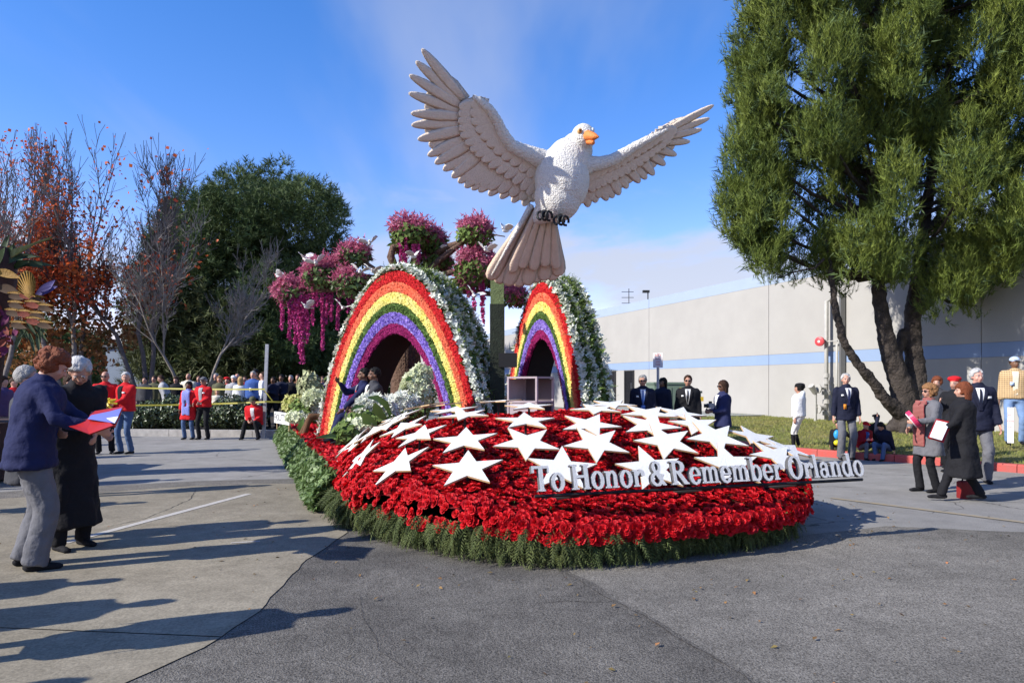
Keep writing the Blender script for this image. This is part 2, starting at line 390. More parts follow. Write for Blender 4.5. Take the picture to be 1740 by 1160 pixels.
# lawn: gently mounded grid between kerb and wall
def lawn():
    V = []; Fc = []; n = 40; rows = 10
    inner = []
    for i in range(n+1):
        q = i/n*(len(kbs)-1); k = min(int(q), len(kbs)-2); p = kbs[k].lerp(kbs[k+1], q-k)
        d = (kbs[k+1]-kbs[k]).normalized(); nn = Vector((-d.y, d.x, 0)); inner.append(p+nn*0.15)
    for i, p in enumerate(inner):
        # project onto wall along +x
        t = (p-WP).dot(WD)+0.2; q = wp(max(t, -18.5), 0, 0.0)
        for j in range(rows+1):
            f = j/rows; x = p.lerp(q, f); hh = 0.13 + 0.16*math.sin(min(1, f*1.1)*math.pi*0.5) + 0.03*noise.noise(x*0.7)*min(1, f*4)
            V.append((x.x, x.y, hh))
    for i in range(n):
        for j in range(rows):
            a = i*(rows+1)+j; Fc.append((a, a+1, a+rows+2, a+rows+1))
    return np.array(V), np.array(Fc)
lv, lf = lawn()
M_grass0 = mat('lawn_soil_grass', (0.15, 0.165, 0.045), 0.95, 0.0, 1.4, col2=(0.22, 0.19, 0.075), bump=0.5, bscale=90)
lo = arr_obj('lawn_ground', lv, lf, M_grass0, smooth=True); lo['kind'] = 'structure'
# make sure faces look up
def up_faces(o):
    bm = bmesh.new(); bm.from_mesh(o.data); bmesh.ops.recalc_face_normals(bm, faces=bm.faces)
    if sum(f.normal.z for f in bm.faces) < 0: bmesh.ops.reverse_faces(bm, faces=bm.faces)
    bm.to_mesh(o.data); bm.free()
up_faces(lo)
# grass blades
nb_ = 26000
fi = RS.randint(0, len(lf), nb_*2); A = lv[lf[fi, 0]]; B = lv[lf[fi, 1]]; C = lv[lf[fi, 2]]; D = lv[lf[fi, 3]]
area = np.linalg.norm(np.cross(B-A, D-A), axis=1); keep = RS.rand(len(fi)) < area/area.max(); A, B, C, D = A[keep], B[keep], C[keep], D[keep]
r1, r2 = RS.rand(len(A), 1), RS.rand(len(A), 1); P = (A*(1-r1)+B*r1)*(1-r2)+(D*(1-r1)+C*r1)*r2
ax = np.stack([RS.normal(0, 0.35, len(P)), RS.normal(0, 0.35, len(P)), np.ones(len(P))], 1)
gv, gf = scatter([(-0.12, 0, 0), (0.12, 0, 0), (0, 0.15, 1), (0.2, 0.1, 0), (0.45, 0.1, 0), (0.25, -0.3, 0.85)], [(0, 1, 2), (3, 4, 5)], P, rotm(len(P), axis=ax), 0.045+0.035*RS.rand(len(P)))
o = arr_obj('grass', gv, gf, mat('grass_blades', (0.19, 0.24, 0.05), 0.8, 0.0, 0.9, col2=(0.32, 0.28, 0.10), rnd=0.3, trans=0.3))
tag(o, 'short patchy lawn grass between the red kerb and the pale wall', 'grass', kind='stuff')
# concrete pad by the wall
pad = MB(); q = [wp(0.2, 0, 0.02), wp(0.2, 0, 2.2), wp(14, 0, 2.2), wp(14, 0, 0.02)]
pad.add([(p.x, p.y, z) for z in (0.0, 0.34) for p in q], [(4, 5, 6, 7), (0, 1, 5, 4), (1, 2, 6, 5), (2, 3, 7, 6), (3, 0, 4, 7)])
tag(obj('sidewalk_pad', pad, M_conc2), kind='structure')

# ------------------------------------------------------------------ warehouse
M_wall = mat('warehouse_wall_paint', (0.362, 0.350, 0.324), 0.85, 0.05, 0.6, 0.05, 30)
M_blue = mat('warehouse_blue_paint', (0.235, 0.315, 0.46), 0.8, 0.03, 1.0)
M_blue2 = mat('warehouse_parapet_paint', (0.31, 0.375, 0.47), 0.8, 0.03, 1.0)
M_joint = mat('joint_sealant', (0.18, 0.17, 0.16), 0.9)
M_dark = mat('dark_glass', (0.012, 0.012, 0.014), 0.25, spec=0.5)
M_frame = mat('dark_metal_frame', (0.03, 0.03, 0.03), 0.5)
PH = 5.86
bld = empty('warehouse', wp(0), 'long low pale concrete warehouse with two light blue stripes behind the lawn', 'building')
edges = [-19.5, -17.4, -8.64, -7.2, 0.0, 9.0, 18.2, 27.4, 36.6, 45.8, 55, 64, 73, 82, 91]
edges = [-26.6, -17.6, -8.64, 0.0, 9.0, 18.2, 27.4, 36.6, 45.8, 55, 64, 73, 82, 91]
def wbox(mb, t0, t1, z0, z1, o0, o1, mi=0):
    P = [wp(t, z, o) for z in (z0, z1) for (t, o) in ((t0, o0), (t1, o0), (t1, o1), (t0, o1))]
    mb.add(P, [(0, 3, 2, 1), (4, 5, 6, 7), (0, 1, 5, 4), (1, 2, 6, 5), (2, 3, 7, 6), (3, 0, 4, 7)], mi)
for i in range(len(edges)-1):
    t0, t1 = edges[i]+0.012, edges[i+1]-0.012
    for (z0, z1, m, nm, off) in ((0, 2.29, M_wall, 'wall_panel', 0.0), (2.296, 2.684, M_blue, 'stripe_panel', -0.006), (2.69, 5.40, M_wall, 'wall_panel', 0.0), (5.406, PH, M_blue2, 'parapet_panel', 0.004)):
        mb = MB(); wbox(mb, t0, t1, z0, z1, -0.2, off); obj(nm, mb, m, bld)
mb = MB(); wbox(mb, edges[0], edges[-1], 0.0, PH-0.05, -0.25, -0.03); obj('wall_core', mb, M_joint, bld)
mb = MB(); wbox(mb, edges[0], edges[-1], PH-0.4, PH-0.3, -40, -0.26); obj('roof', mb, mat('roofing', (0.3, 0.3, 0.3), 0.9, 0.1, 1), bld)
mb = MB(); wbox(mb, edges[0]-0.2, edges[0]-0.01, 0, PH, -40, 0.0); wbox(mb, edges[-1]+0.01, edges[-1]+0.2, 0, PH, -40, 0.0); wbox(mb, edges[0], edges[-1], 0, PH, -40.2, -40.0); obj('end_wall', mb, M_wall, bld)
def t_of(px, off=0.0):
    k = (px-HX)/F; p = WP+WN*off; return (p.x-k*p.y)/(k*WD.y-WD.x)
for (xa, xb, zt) in ((1031, 1046, 2.2), (1063, 1077, 2.2)):
    ta, tb = t_of(xb), t_of(xa)
    mb = MB(); wbox(mb, ta, tb, 0.34, zt, 0.002, 0.03); d_ = obj('door', mb, M_dark, bld)
    mb = MB(); wbox(mb, ta-0.07, ta, 0.34, zt+0.07, 0.0, 0.06); wbox(mb, tb, tb+0.07, 0.34, zt+0.07, 0.0, 0.06); wbox(mb, ta, tb, zt, zt+0.07, 0.0, 0.06); obj('frame', mb, M_frame, d_)
    mb = MB(); wbox(mb, ta+0.15, ta+0.2, 1.3, 1.6, 0.031, 0.07); obj('handle', mb, mat('steel', (0.5, 0.5, 0.5), 0.4, metal=1), d_)
# small security light on the roof edge
mb = MB(); p = wp(t_of(1098), PH, -0.1); mb.tube([p, p+Vector((0, 0, 0.42))], 0.03, 6); mb.box(p+Vector((-0.1, 0, 0.42)), (0.34, 0.2, 0.12)); obj('roof_light', mb, M_frame, bld)
# antenna far along the roof, and its stay wires
p = wp(t_of(1013)+1.5, PH-0.3, -3.0)
an = empty('roof_antenna', p, 'thin aerial mast rising from the far end of the warehouse roof', 'antenna')
mb = MB(); mb.tube([p, p+Vector((0, 0, 1.9))], 0.025, 5); obj('mast', mb, M_frame, an)
for hz_ in (1.0, 1.35, 1.7):
    mb = MB(); mb.tube([p+Vector((-0.45, 0, hz_)), p+Vector((0.3, 0, hz_))], 0.018, 4); obj('crossbar', mb, M_frame, an)
# riser pipes with valves and red alarm bell
M_pipe = mat('riser_paint', (0.40, 0.39, 0.36), 0.6, 0.08, 10)
M_bell = mat('alarm_red', (0.55, 0.06, 0.07), 0.45, 0.05, 10)
tb = t_of(1404, 0.25)
ris = empty('fire_riser', wp(tb, 0.28, 0.25), 'pale fire riser pipes with valves and a red bell on the wall', 'pipes')
mb = MB(); mb.tube([wp(tb, 0.25, 0.25), wp(tb, 4.4, 0.25), wp(tb, 4.5, 0.0)], [0.07, 0.07, 0.07], 10); obj('pipe', mb, M_pipe, ris, True)
tb2 = t_of(1422, 0.22)
mb = MB(); mb.tube([wp(tb2, 0.25, 0.22), wp(tb2, 2.9, 0.22), wp(tb2, 3.0, 0.0)], 0.045, 8); obj('pipe', mb, M_pipe, ris, True)
mb = MB(); mb.box(wp(t_of(1431, 0.1), 2.4, 0.1), (0.16, 0.12, 4.4)); obj('downspout', mb, mat('downspout_grey', (0.13, 0.13, 0.13), 0.6), ris)
for zc, rr in ((0.55, 0.13), (0.95, 0.12), (1.25, 0.15), (1.62, 0.12), (1.85, 0.1)):
    mb = MB(); mb.tube([wp(tb, zc-0.07, 0.25), wp(tb, zc+0.07, 0.25)], rr, 10); obj('flange', mb, M_pipe, ris)
for zc in (0.7, 1.4):
    mb = MB(); a = wp(tb, zc, 0.25); mb.tube([a, a+WN*0.35-WD*0.0], 0.05, 8); b = a+WN*0.36
    mb.tube([b-WN*0.02, b+WN*0.02], 0.16, 14); obj('valve_wheel', mb, M_pipe, ris)
a = wp(tb, 0.75, 0.25); b = a+Vector((-0.42, -0.1, 0))
mb = MB(); mb.tube([a, b], 0.06, 8); mb.tube([b+Vector((0, 0, -0.5)), b+Vector((0, 0, 0.55))], 0.055, 8); mb.tube([b+Vector((0, 0, 0.5)), b+Vector((-0.2, -0.1, 0.75))], [0.09, 0.11], 10); obj('inlet', mb, M_pipe, ris)
bc_ = at(1393, 580, (wp(tb, 3, 0.3)).y)
mb = MB(); n_ = (Vector((0, 0, CH))-bc_).normalized(); n_ = (n_+WN*1.2).normalized()
mb.tube([bc_-n_*0.06, bc_-n_*0.02, bc_+n_*0.05, bc_+n_*0.075], [0.07, 0.165, 0.16, 0.09], 20); obj('bell', mb, M_bell, ris)
mb = MB(); mb.tube([bc_+n_*0.06, bc_+n_*0.085], [0.05, 0.045], 10); obj('bell_badge', mb, mat('badge_white', (0.7, 0.65, 0.6), 0.6), ris)
mb = MB(); mb.tube([bc_-n_*0.03, wp(tb, bc_.z, 0.25), wp(tb2, bc_.z, 0.2)], 0.025, 6); obj('bracket', mb, M_pipe, ris)
# cabinet (green utility box)
M_green = mat('utility_green', (0.14, 0.19, 0.14), 0.55, 0.06, 4)
def cabinet(name, px0, px1, pytop, Z, dpt, label, m, base=0.2):
    a = at(px0, pytop, Z); b = at(px1, pytop, Z); cx = (a.x+b.x)/2; wdt = b.x-a.x
    e = empty(name, (cx, Z+dpt/2, base), label, 'utility box')
    mb = MB(); mb.box((cx, Z+dpt/2, (base+a.z-0.06)/2), (wdt, dpt, a.z-0.06-base)); obj('housing', mb, m, e)
    mb = MB(); mb.box((cx, Z+dpt/2, a.z-0.03), (wdt+0.06, dpt+0.06, 0.06)); obj('lid', mb, m, e)
    for s in (-1, 1):
        mb = MB(); mb.box((cx+s*wdt*0.245, Z-0.012, (base+a.z)/2-0.02), (wdt*0.46, 0.024, (a.z-base)*0.82)); d_ = obj('door', mb, m, e)
        mb = MB(); mb.box((cx+s*0.06, Z-0.04, (base+a.z)/2), (0.03, 0.03, 0.15)); obj('handle', mb, M_frame, d_)
        mb = MB(); mb.box((cx+s*wdt*0.3, Z-0.027, a.z-0.22), (0.2, 0.006, 0.12)); obj('warning_label', mb, mat('warning_yellow', (0.65, 0.42, 0.03), 0.6), d_)
    return e
cabinet('utility_box', 1112, 1172, 649, 20.5, 1.3, 'large green electrical cabinet with yellow warning labels by the warehouse', M_green)
cabinet('utility_box', 1180, 1191, 664, 19.6, 0.5, 'narrow dark green cabinet beside the large green one', mat('utility_dark_green', (0.05, 0.065, 0.055), 0.6))
# no-parking sign on a post
p = gr(1118, 739, 0.0); p = Vector((at(1118, 640, 17.6).x, 17.6, 0.1))
sg = empty('street_sign', p, 'white and red notice sign on a grey post in front of the warehouse', 'sign')
mb = MB(); mb.tube([p, p+Vector((0, 0, 2.05))], 0.035, 8); obj('post', mb, mat('galvanised', (0.42, 0.42, 0.43), 0.5, metal=0.3), sg)
top = at(1118, 612, 17.55)
SGR = Matrix.Rotation(R(-38), 4, 'Z'); mb = MB(); mb.box(top, (0.26, 0.012, 0.36), M=SGR.to_3x3()); pl = obj('sign_plate', mb, mat('sign_white', (0.72, 0.68, 0.66), 0.5), sg)
M_sred = mat('sign_red', (0.6, 0.09, 0.08), 0.5)
def text_obj(body, size, mat_, parent, M, name='lettering', extrude=0.0, kind=None):
    c = bpy.data.curves.new(name, 'FONT'); c.body = body; c.size = size; c.align_x = 'CENTER'; c.align_y = 'CENTER'; c.extrude = extrude; c.resolution_u = 3
    t = bpy.data.objects.new(name+'_tmp', c); COL.objects.link(t)
    dg = bpy.context.evaluated_depsgraph_get(); me = bpy.data.meshes.new_from_object(t.evaluated_get(dg)); bpy.data.objects.remove(t); bpy.data.curves.remove(c)
    me.materials.clear(); me.materials.append(mat_); me.transform(Matrix.Translation(-wl(parent)) @ M)
    o = bpy.data.objects.new(name, me); COL.objects.link(o); o.parent = parent; return o
FACE = Matrix.Rotation(R(90), 4, 'X')
for k, (s_, z_, sz) in enumerate((('NO', 0.12, 0.11), ('PARKING', 0.03, 0.045), ('ANY', -0.04, 0.06), ('TIME', -0.11, 0.06))):
    text_obj(s_, sz, M_sred, pl, Matrix.Translation(top) @ SGR @ Matrix.Translation(Vector((0, -0.008, z_))) @ FACE)
# ------------------------------------------------------------------ parade float
UC = 3.76; HW = 2.74
def vfront(u): return 5.38 + 0.075*abs(u-UC)**3.5
def dome_ab(u, v):
    a = min(1.0, abs(u-UC)/2.81); b = min(1.0, (9.4-v)/4.02 if v < 9.4 else (v-9.4)/3.0)
    return a, max(0.0, b)
def starH(u, v):
    a, b = dome_ab(u, v); return 0.30 + 1.05*(1-b**2.2)*(1-a**5) + 0.06*(u-UC)
def bedH(u, v):
    a, b = dome_ab(u, v); h = 0.28 + (0.84+0.04*(u-UC))*(1-b**1.7)*(1-a**5)
    return max(h, 0.49) if v > 10.0 else h
floatE = empty('parade_float', fl(UC, 5.4), 'flower covered parade float with red carnation dome and green leaf skirt', 'parade float')
M_under = mat('float_bed_dark', (0.13, 0.006, 0.008), 0.9, 0.3, 6)
M_deckred = mat('red_petal_deck', (0.33, 0.012, 0.015), 0.8, 0.0, 30, col2=(0.2, 0.006, 0.01), bump=0.8, bscale=50)
# bed surface
nu, nv = 44, 48
V = []; Fc = []
for i in range(nu+1):
    u = UC-HW+2*HW*i/nu; v0 = vfront(u)+0.05; v1 = 11.6
    for j in range(nv+1):
        v = v0+(v1-v0)*(j/nv); V.append(tuple(fl(u, v, bedH(u, v)-0.06)))
for i in range(nu):
    for j in range(nv):
        a = i*(nv+1)+j; Fc.append((a, a+nv+1, a+nv+2, a+1))
o = arr_obj('flower_bed', V, Fc, M_under, floatE); up_faces(o)
# chassis: dark body walls under the bed and the rear deck
def outline(inset, v1=20.4, n=60):
    P = []
    for i in range(n+1):
        u = UC-HW+inset+(2*HW-2*inset)*i/n; P.append((u, vfront(u)+inset))
    return [(UC-HW+inset, v1)] + P + [(UC+HW-inset, v1)]
ol = outline(0.22)
mb = MB(); n = len(ol)
mb.add([fl(u, v, 0.12) for u, v in ol]+[fl(u, v, 0.22) for u, v in ol], [(i, (i+1) % n, n+(i+1) % n, n+i) for i in range(n)]+[tuple(range(n, 2*n))])
obj('chassis', mb, mat('chassis_black', (0.012, 0.012, 0.012), 0.7), floatE)
mb = MB(); dpts = [(UC-HW+0.1, 9.0), (UC+HW-0.1, 9.0), (UC+HW-0.1, 20.4), (UC-HW+0.1, 20.4)]
mb.add([fl(u, v, z) for z in (0.36, 0.47) for u, v in dpts], [(4, 5, 6, 7), (0, 1, 5, 4), (1, 2, 6, 5), (2, 3, 7, 6), (3, 0, 4, 7)])
obj('deck', mb, M_deckred, floatE)
mb = MB()
for (u, v) in ((1.9, 8.2), (5.5, 8.2), (1.9, 17.5), (5.5, 17.5)):
    a = fl(u-0.12, v, 0.36); b = fl(u+0.12, v, 0.36); w_ = MB(); w_.tube([a, b], 0.355, 18)
    obj('wheel', w_, mat('tyre', (0.02, 0.02, 0.02), 0.8), floatE)
# carnations --------------------------------------------------
def carnation_mesh(seed, rings=3):
    r = np.random.RandomState(seed); V = []; Fc = []
    for k in range(rings):
        npet = ((9, 7, 5) if rings > 2 else (6, 5))[k]; tilt = (0.12, 0.62, 1.15)[k]; rad = (1.0, 0.82, 0.5)[k]
        for i in range(npet):
            a = 2*math.pi*(i+0.5*k)/npet + r.uniform(-0.2, 0.2); wd = math.pi/npet*1.35
            base = (0.08*math.cos(a), 0.08*math.sin(a), -0.12)
            rr = rad*r.uniform(0.88, 1.1); b0 = len(V); V.append(base); seg = 4
            for j in range(seg+1):
                t = a-wd+2*wd*j/seg; zig = rr*(1.0 if j % 2 else 0.86)*(1-0.25*abs(j-seg/2)/(seg/2)**1.2)
                ct = math.cos(tilt+r.uniform(-0.15, 0.15)); stt = math.sin(tilt)
                V.append((zig*ct*math.cos(t), zig*ct*math.sin(t), zig*stt*0.78+r.uniform(-0.06, 0.1)))
            for j in range(seg): Fc.append((b0, b0+1+j, b0+2+j))
    # dark green calyx cone below
    b0 = len(V); V += [(0.0, 0, -0.9)]+[(0.22*math.cos(t), 0.22*math.sin(t), -0.1) for t in (0, 2.1, 4.2)]
    nf = len(Fc); Fc += [(b0, b0+2, b0+1), (b0, b0+3, b0+2), (b0, b0+1, b0+3)]
    return np.array(V), np.array(Fc), nf
M_carn = mat('carnation_red', (0.60, 0.008, 0.012), 0.62, 0.0, 3.0, col2=(0.42, 0.003, 0.010), spec=0.25, rnd=0.28, trans=0.16)
M_stemg = mat('stem_green', (0.06, 0.10, 0.03), 0.8)
carn = [carnation_mesh(s) for s in (1, 2, 3)]+[carnation_mesh(4, 2)]
cm = []
for (V, Fc, nf) in carn:
    me = bpy.data.meshes.new('carnation'); me.from_pydata([tuple(x) for x in V], [], [tuple(int(q) for q in f) for f in Fc]); me.materials.append(M_carn); me.materials.append(M_stemg)
    me.polygons.foreach_set('material_index', [0]*nf+[1]*(len(Fc)-nf)); me.update(); cm.append(me)
pts = []
def try_pts(n, rmin, region):
    global pts
    cell = {}
    res = []
    for _ in range(n):
        u = UC-HW+2*HW*random.random(); v = 5.4+6.2*random.random()
        if not region(u, v): continue
        k = (int(u/rmin), int(v/rmin)); ok = True
        for a in (-1, 0, 1):
            for b in (-1, 0, 1):
                for (x, y) in cell.get((k[0]+a, k[1]+b), ()):
                    if (x-u)**2+(y-v)**2 < rmin*rmin: ok = False; break
                if not ok: break
            if not ok: break
        if ok: cell.setdefault(k, []).append((u, v)); res.append((u, v))
    return res
P0 = try_pts(60000, 0.045, lambda u, v: vfront(u)-0.02 < v < vfront(u)+0.95 or (abs(u-UC) > HW-0.3 and vfront(u) < v < 10.0))
P0 += try_pts(90000, 0.058, lambda u, v: v > vfront(u)+0.95 and abs(u-UC) <= HW-0.3 and v < 10.6 and not (u < 2.0 and v > 10.2))
def bed_normal(u, v):
    e = 0.05; h = bedH(u, v); a = fl(e, 0)+Vector((0, 0, bedH(u+e, v)-h)); b = fl(0, e)+Vector((0, 0, bedH(u, v+e)-h))
    n_ = a.cross(b).normalized(); return n_ if n_.z > 0 else -n_
items = []
for (u, v) in P0:
    h = bedH(u, v); p = fl(u, v, h + random.uniform(-0.045, 0.04)); nn = bed_normal(u, v)
    edge = (v-vfront(u))
    if edge < 0.3 or abs(u-UC) > HW-0.25:
        outv = (fl(u, v)-fl(UC, 9.0)).normalized(); nn = (nn+outv*0.8*max(0.3, 1-edge/0.3)).normalized(); 
    items.append((p, nn, p.y))
# extra carnations over the front lip
for i in range(760):
    u = UC-HW+2*HW*random.random(); v = vfront(u); z = random.uniform(0.235, max(0.36, bedH(u, v+0.05)+0.03))
    du = 0.075*3.5*abs(u-UC)**2.5*(1 if u > UC else -1); nn2 = fl(du, -1).normalized()*1.0
    p = fl(u, v, z)+nn2*random.uniform(0.0, 0.06); items.append((p, (nn2+Vector((0, 0, 0.5))).normalized(), p.y-0.3))
items.sort(key=lambda q: q[2])
def spin(nn):
    q = nn.to_track_quat('Z', 'Y').to_matrix() @ Matrix.Rotation(random.uniform(0, 6.28), 3, 'Z'); return q
off = wl(floatE); rest = [[], [], [], []]
vis = [it for it in items if it[0].x > -2.3]
for i, (p, nn, _) in enumerate(items):
    m3 = spin((nn+Vector((random.gauss(0, .22), random.gauss(0, .22), random.gauss(0, .1)))).normalized()); s_ = random.uniform(0.044, 0.057)
    if i < 300:
        o = bpy.data.objects.new('carnation', cm[i % 3]); COL.objects.link(o); o.parent = floatE
        o.matrix_local = Matrix.Translation(p-off) @ m3.to_4x4() @ Matrix.Scale(s_, 4)
    else: rest[3 if p.y > 8.0 else i % 3].append((p, m3, s_*(1.08 if p.y > 8.0 else 1)))
bits = []; mis = []
for k in range(4):
    P = np.array([tuple(x[0]) for x in rest[k]]); M = np.array([[list(r_) for r_ in x[1]] for x in rest[k]]); S = np.array([x[2] for x in rest[k]])
    bits.append(scatter(carn[k][0], carn[k][1], P, M, S)); nf = carn[k][2]; mis += ([0]*nf+[1]*(len(carn[k][1])-nf))*len(P)
Vv, Ff = merge(*bits); o = arr_obj('carnation_bed', Vv, Ff, [M_carn, M_stemg], floatE, mi=mis); o['kind'] = 'stuff'
print('carnations', len(items), len(Ff))
# red petal rug on the left deck
petal_t = [(-.5, 0, 0), (.5, 0, 0), (.35, .9, .35), (-.35, .9, .3), (0, 0.3, .25)]; petal_f = [(0, 1, 4), (1, 2, 4), (2, 3, 4), (3, 0, 4)]
n_ = 9000; u = UC-HW+0.02+RS.rand(n_)*2*(HW-0.02); v = 9.3+RS.rand(n_)*11.0; k_ = (u < 2.6) | (RS.rand(n_) < 0.25); u, v = u[k_], v[k_]
P = np.stack([0.9363*u-0.3512*v, 0.3512*u+0.9363*v, 0.485+0.03*RS.rand(len(u))], 1)
ax = RS.normal(0, 0.5, (len(u), 3)); ax[:, 2] = 1
Vv, Ff = scatter(petal_t, petal_f, P, rotm(len(P), axis=ax), 0.05+0.02*RS.rand(len(P))); o = arr_obj('petal_rug', Vv, Ff, M_carn, floatE); o['kind'] = 'stuff'
# skirts ------------------------------------------------------
def frond(nl=8):
    V = []; Fc = []
    for i in range(nl):
        y = (i+0.5)/nl; wv = 0.15*(1-y)**0.6+0.04; z = -0.25*y*y
        for s in (-1, 1):
            b = len(V); V += [(0, y-0.05, z), (0, y+0.03, z-0.01), (s*wv, y+0.12, z-0.06)]; Fc.append((b, b+1, b+2))
    b = len(V); V += [(-0.012, 0, 0), (0.012, 0, 0), (0, 1.05, -0.27)]; Fc.append((b, b+1, b+2))
    return np.array(V), np.array(Fc)
fv, ff = frond()
M_frond = mat('cedar_frond_green', (0.045, 0.068, 0.018), 0.75, 0.0, 1.6, col2=(0.105, 0.125, 0.035), rnd=0.45, trans=0.22)
M_leaf1 = mat('lemon_leaf_green', (0.065, 0.115, 0.030), 0.5, 0.0, 3.0, col2=(0.17, 0.24, 0.085), rnd=0.4, trans=0.25)
# perimeter sampling for the front fringe
per = []
for i in range(400):
    u = UC-HW-0.02+2*(HW+0.02)*i/399; per.append((u, vfront(u)-0.02))
per = [(UC-HW-0.03, 9.4-0.02*k) for k in range(0, 80)] + per + [(UC+HW+0.03, 8.0+0.02*k) for k in range(0, 600)]
lens = [0]; 
for i in range(1, len(per)): lens.append(lens[-1]+math.hypot(per[i][0]-per[i-1][0], per[i][1]-per[i-1][1]))
def per_at(s):
    import bisect
    i = min(max(1, bisect.bisect(lens, s)), len(per)-1); t = (s-lens[i-1])/max(1e-6, lens[i]-lens[i-1])
    a, b = per[i-1], per[i]; p = (a[0]+(b[0]-a[0])*t, a[1]+(b[1]-a[1])*t); d = Vector((b[0]-a[0], b[1]-a[1], 0)).normalized(); return p, Vector((d.y, -d.x, 0))
P = []; M = []; S = []
nfr = 5600
for i in range(nfr):
    s = random.random()*lens[-1]; (u, v), nn = per_at(s); nw = fl(nn.x, nn.y)
    if nw.dot(fl(u, v)-fl(UC, 9)) < 0: nw = -nw
    layer = random.random(); z = 0.09+0.26*layer**0.8
    clump = 0.5+0.5*noise.noise(Vector((s*2.2, 0, 3))); lg = (0.10+0.15*random.random())*(0.7+0.7*clump)
    if z-lg*0.9 < 0.0: lg = max(0.1, (z-0.015)/0.85)
    rt_ = max(0.0, min(1.0, (u-2.6)/1.6)); down = Vector((0, 0, -1)); out_ = nw; z = z*(1-0.12*rt_); dirv = (down*(0.85+0.4*random.random()) + out_*random.uniform(0.05, 0.75)*(1-0.85*rt_) + Vector((random.gauss(0, .38), random.gauss(0, .38), random.gauss(0, .2)))).normalized()
    if z > 0.30 and rt_ < 0.5: dirv = (dirv+out_*0.8).normalized()
    nz = (out_ + Vector((random.gauss(0, .5), random.gauss(0, .5), random.gauss(0.2, .4)))); nz = (nz-dirv*nz.dot(dirv)).normalized(); xx = dirv.cross(nz)
    P.append(tuple(fl(u, v, z)+out_*(random.uniform(-0.08, 0.05)-0.13*rt_))); M.append([[xx[r], dirv[r], nz[r]] for r in range(3)]); S.append(lg)
Vv, Ff = scatter(fv, ff, np.array(P), np.array(M), np.array(S)); o = arr_obj('cedar_fringe', Vv, Ff, M_frond, floatE); o['kind'] = 'stuff'
# leafy left flank, sloping from deck to ground
leaf_t = [(0, 0, 0), (0.28, 0.4, 0.08), (0, 1, -0.1), (-0.28, 0.4, 0.08)]; leaf_f = [(0, 1, 2), (0, 2, 3)]
n_ = 15000; v = 8.9+11.7*RS.rand(n_); f_ = RS.rand(n_)
u = UC-HW-0.22*np.sin(f_*math.pi*0.55)-0.06*RS.rand(n_)+0.02; z = 0.41*(1-f_)+0.03+0.03*RS.rand(n_)
lump = np.array([0.06*noise.noise(Vector((float(a)*2.5, float(b)*6, 0))) for a, b in zip(v, f_)]); u = u-lump
P = np.stack([0.9363*u-0.3512*v, 0.3512*u+0.9363*v, z], 1)
ax = np.stack([-0.9*np.ones(n_)+RS.normal(0, .5, n_), -0.3+RS.normal(0, .5, n_), 0.7+RS.normal(0, .4, n_)], 1)
Vv, Ff = scatter(leaf_t, leaf_f, P, rotm(n_, axis=ax), 0.08+0.05*RS.rand(n_))
o = arr_obj('leaf_skirt', Vv, Ff, M_leaf1, floatE); o['kind'] = 'stuff'
mb = MB(); q = [fl(UC-HW+0.12, 8.6), fl(UC-HW+0.12, 20.5)]
mb.add([tuple(q[0]+Vector((0, 0, 0.03))), tuple(q[1]+Vector((0, 0, 0.03))), tuple(q[1]+Vector((0, 0, 0.48))), tuple(q[0]+Vector((0, 0, 0.48)))], [(0, 1, 2, 3)])
obj('skirt_backing', mb, mat('skirt_dark', (0.012, 0.02, 0.008), 0.9), floatE)
# a few broad leaves tucked in front fringe
# right side leaf skirt (seen from a step to the right)
n_ = 3500; v = 8.0+12.4*RS.rand(n_); f_ = RS.rand(n_); u = UC+HW+0.16*np.sin(f_*math.pi*0.55); z = 0.45*(1-f_)+0.04
P = np.stack([0.9363*u-0.3512*v, 0.3512*u+0.9363*v, z], 1)
Vv, Ff = scatter(leaf_t, leaf_f, P, rotm(n_), 0.12+0.06*RS.rand(n_)); o = arr_obj('leaf_skirt', Vv, Ff, M_leaf1, floatE); o['kind'] = 'stuff'

# ------------------------------------------------------------------ stars
M_star = mat('white_coconut', (0.78, 0.77, 0.72), 0.9, 0.05, 60, 0.5, 140)
M_tan = mat('star_wood_edge', (0.48, 0.33, 0.17), 0.75, 0.15, 10)
M_post = mat('star_post_black', (0.015, 0.015, 0.015), 0.6)
def uv_of(p): return (0.9363*p.x+0.3512*p.y, -0.3512*p.x+0.9363*p.y)
def star_hit(px, py):
    d = Vector(((px-HX)/F, 1, (HY-py)/F)); best = None; prev = None
    Z = 5.8
    while Z < 13:
        p = Vector((0, 0, CH))+d*Z; u, v = uv_of(p); g_ = p.z-starH(u, v)
        inside = abs(u-UC) < 2.75
        if inside:
            if prev is not None and prev[0] > 0 and g_ <= 0:
                t = prev[0]/(prev[0]-g_); return Vector((0, 0, CH))+d*(prev[1]+(Z-prev[1])*t)
            if best is None or g_ < best[0]: best = (g_, Z)
            prev = (g_, Z)
        Z += 0.03
    if best is None: best = (0, 9)
    return Vector((0, 0, CH))+d*best[1]
def star_n(u, v):
    e = 0.06; c = lambda a: max(UC-2.6, min(UC+2.6, a)); u = c(u)
    h = starH(u, v); a = fl(e, 0)+Vector((0, 0, starH(u+e, v)-h)); b = fl(0, e)+Vector((0, 0, starH(u, v+e)-h))
    n_ = a.cross(b).normalized(); return n_ if n_.z > 0 else -n_
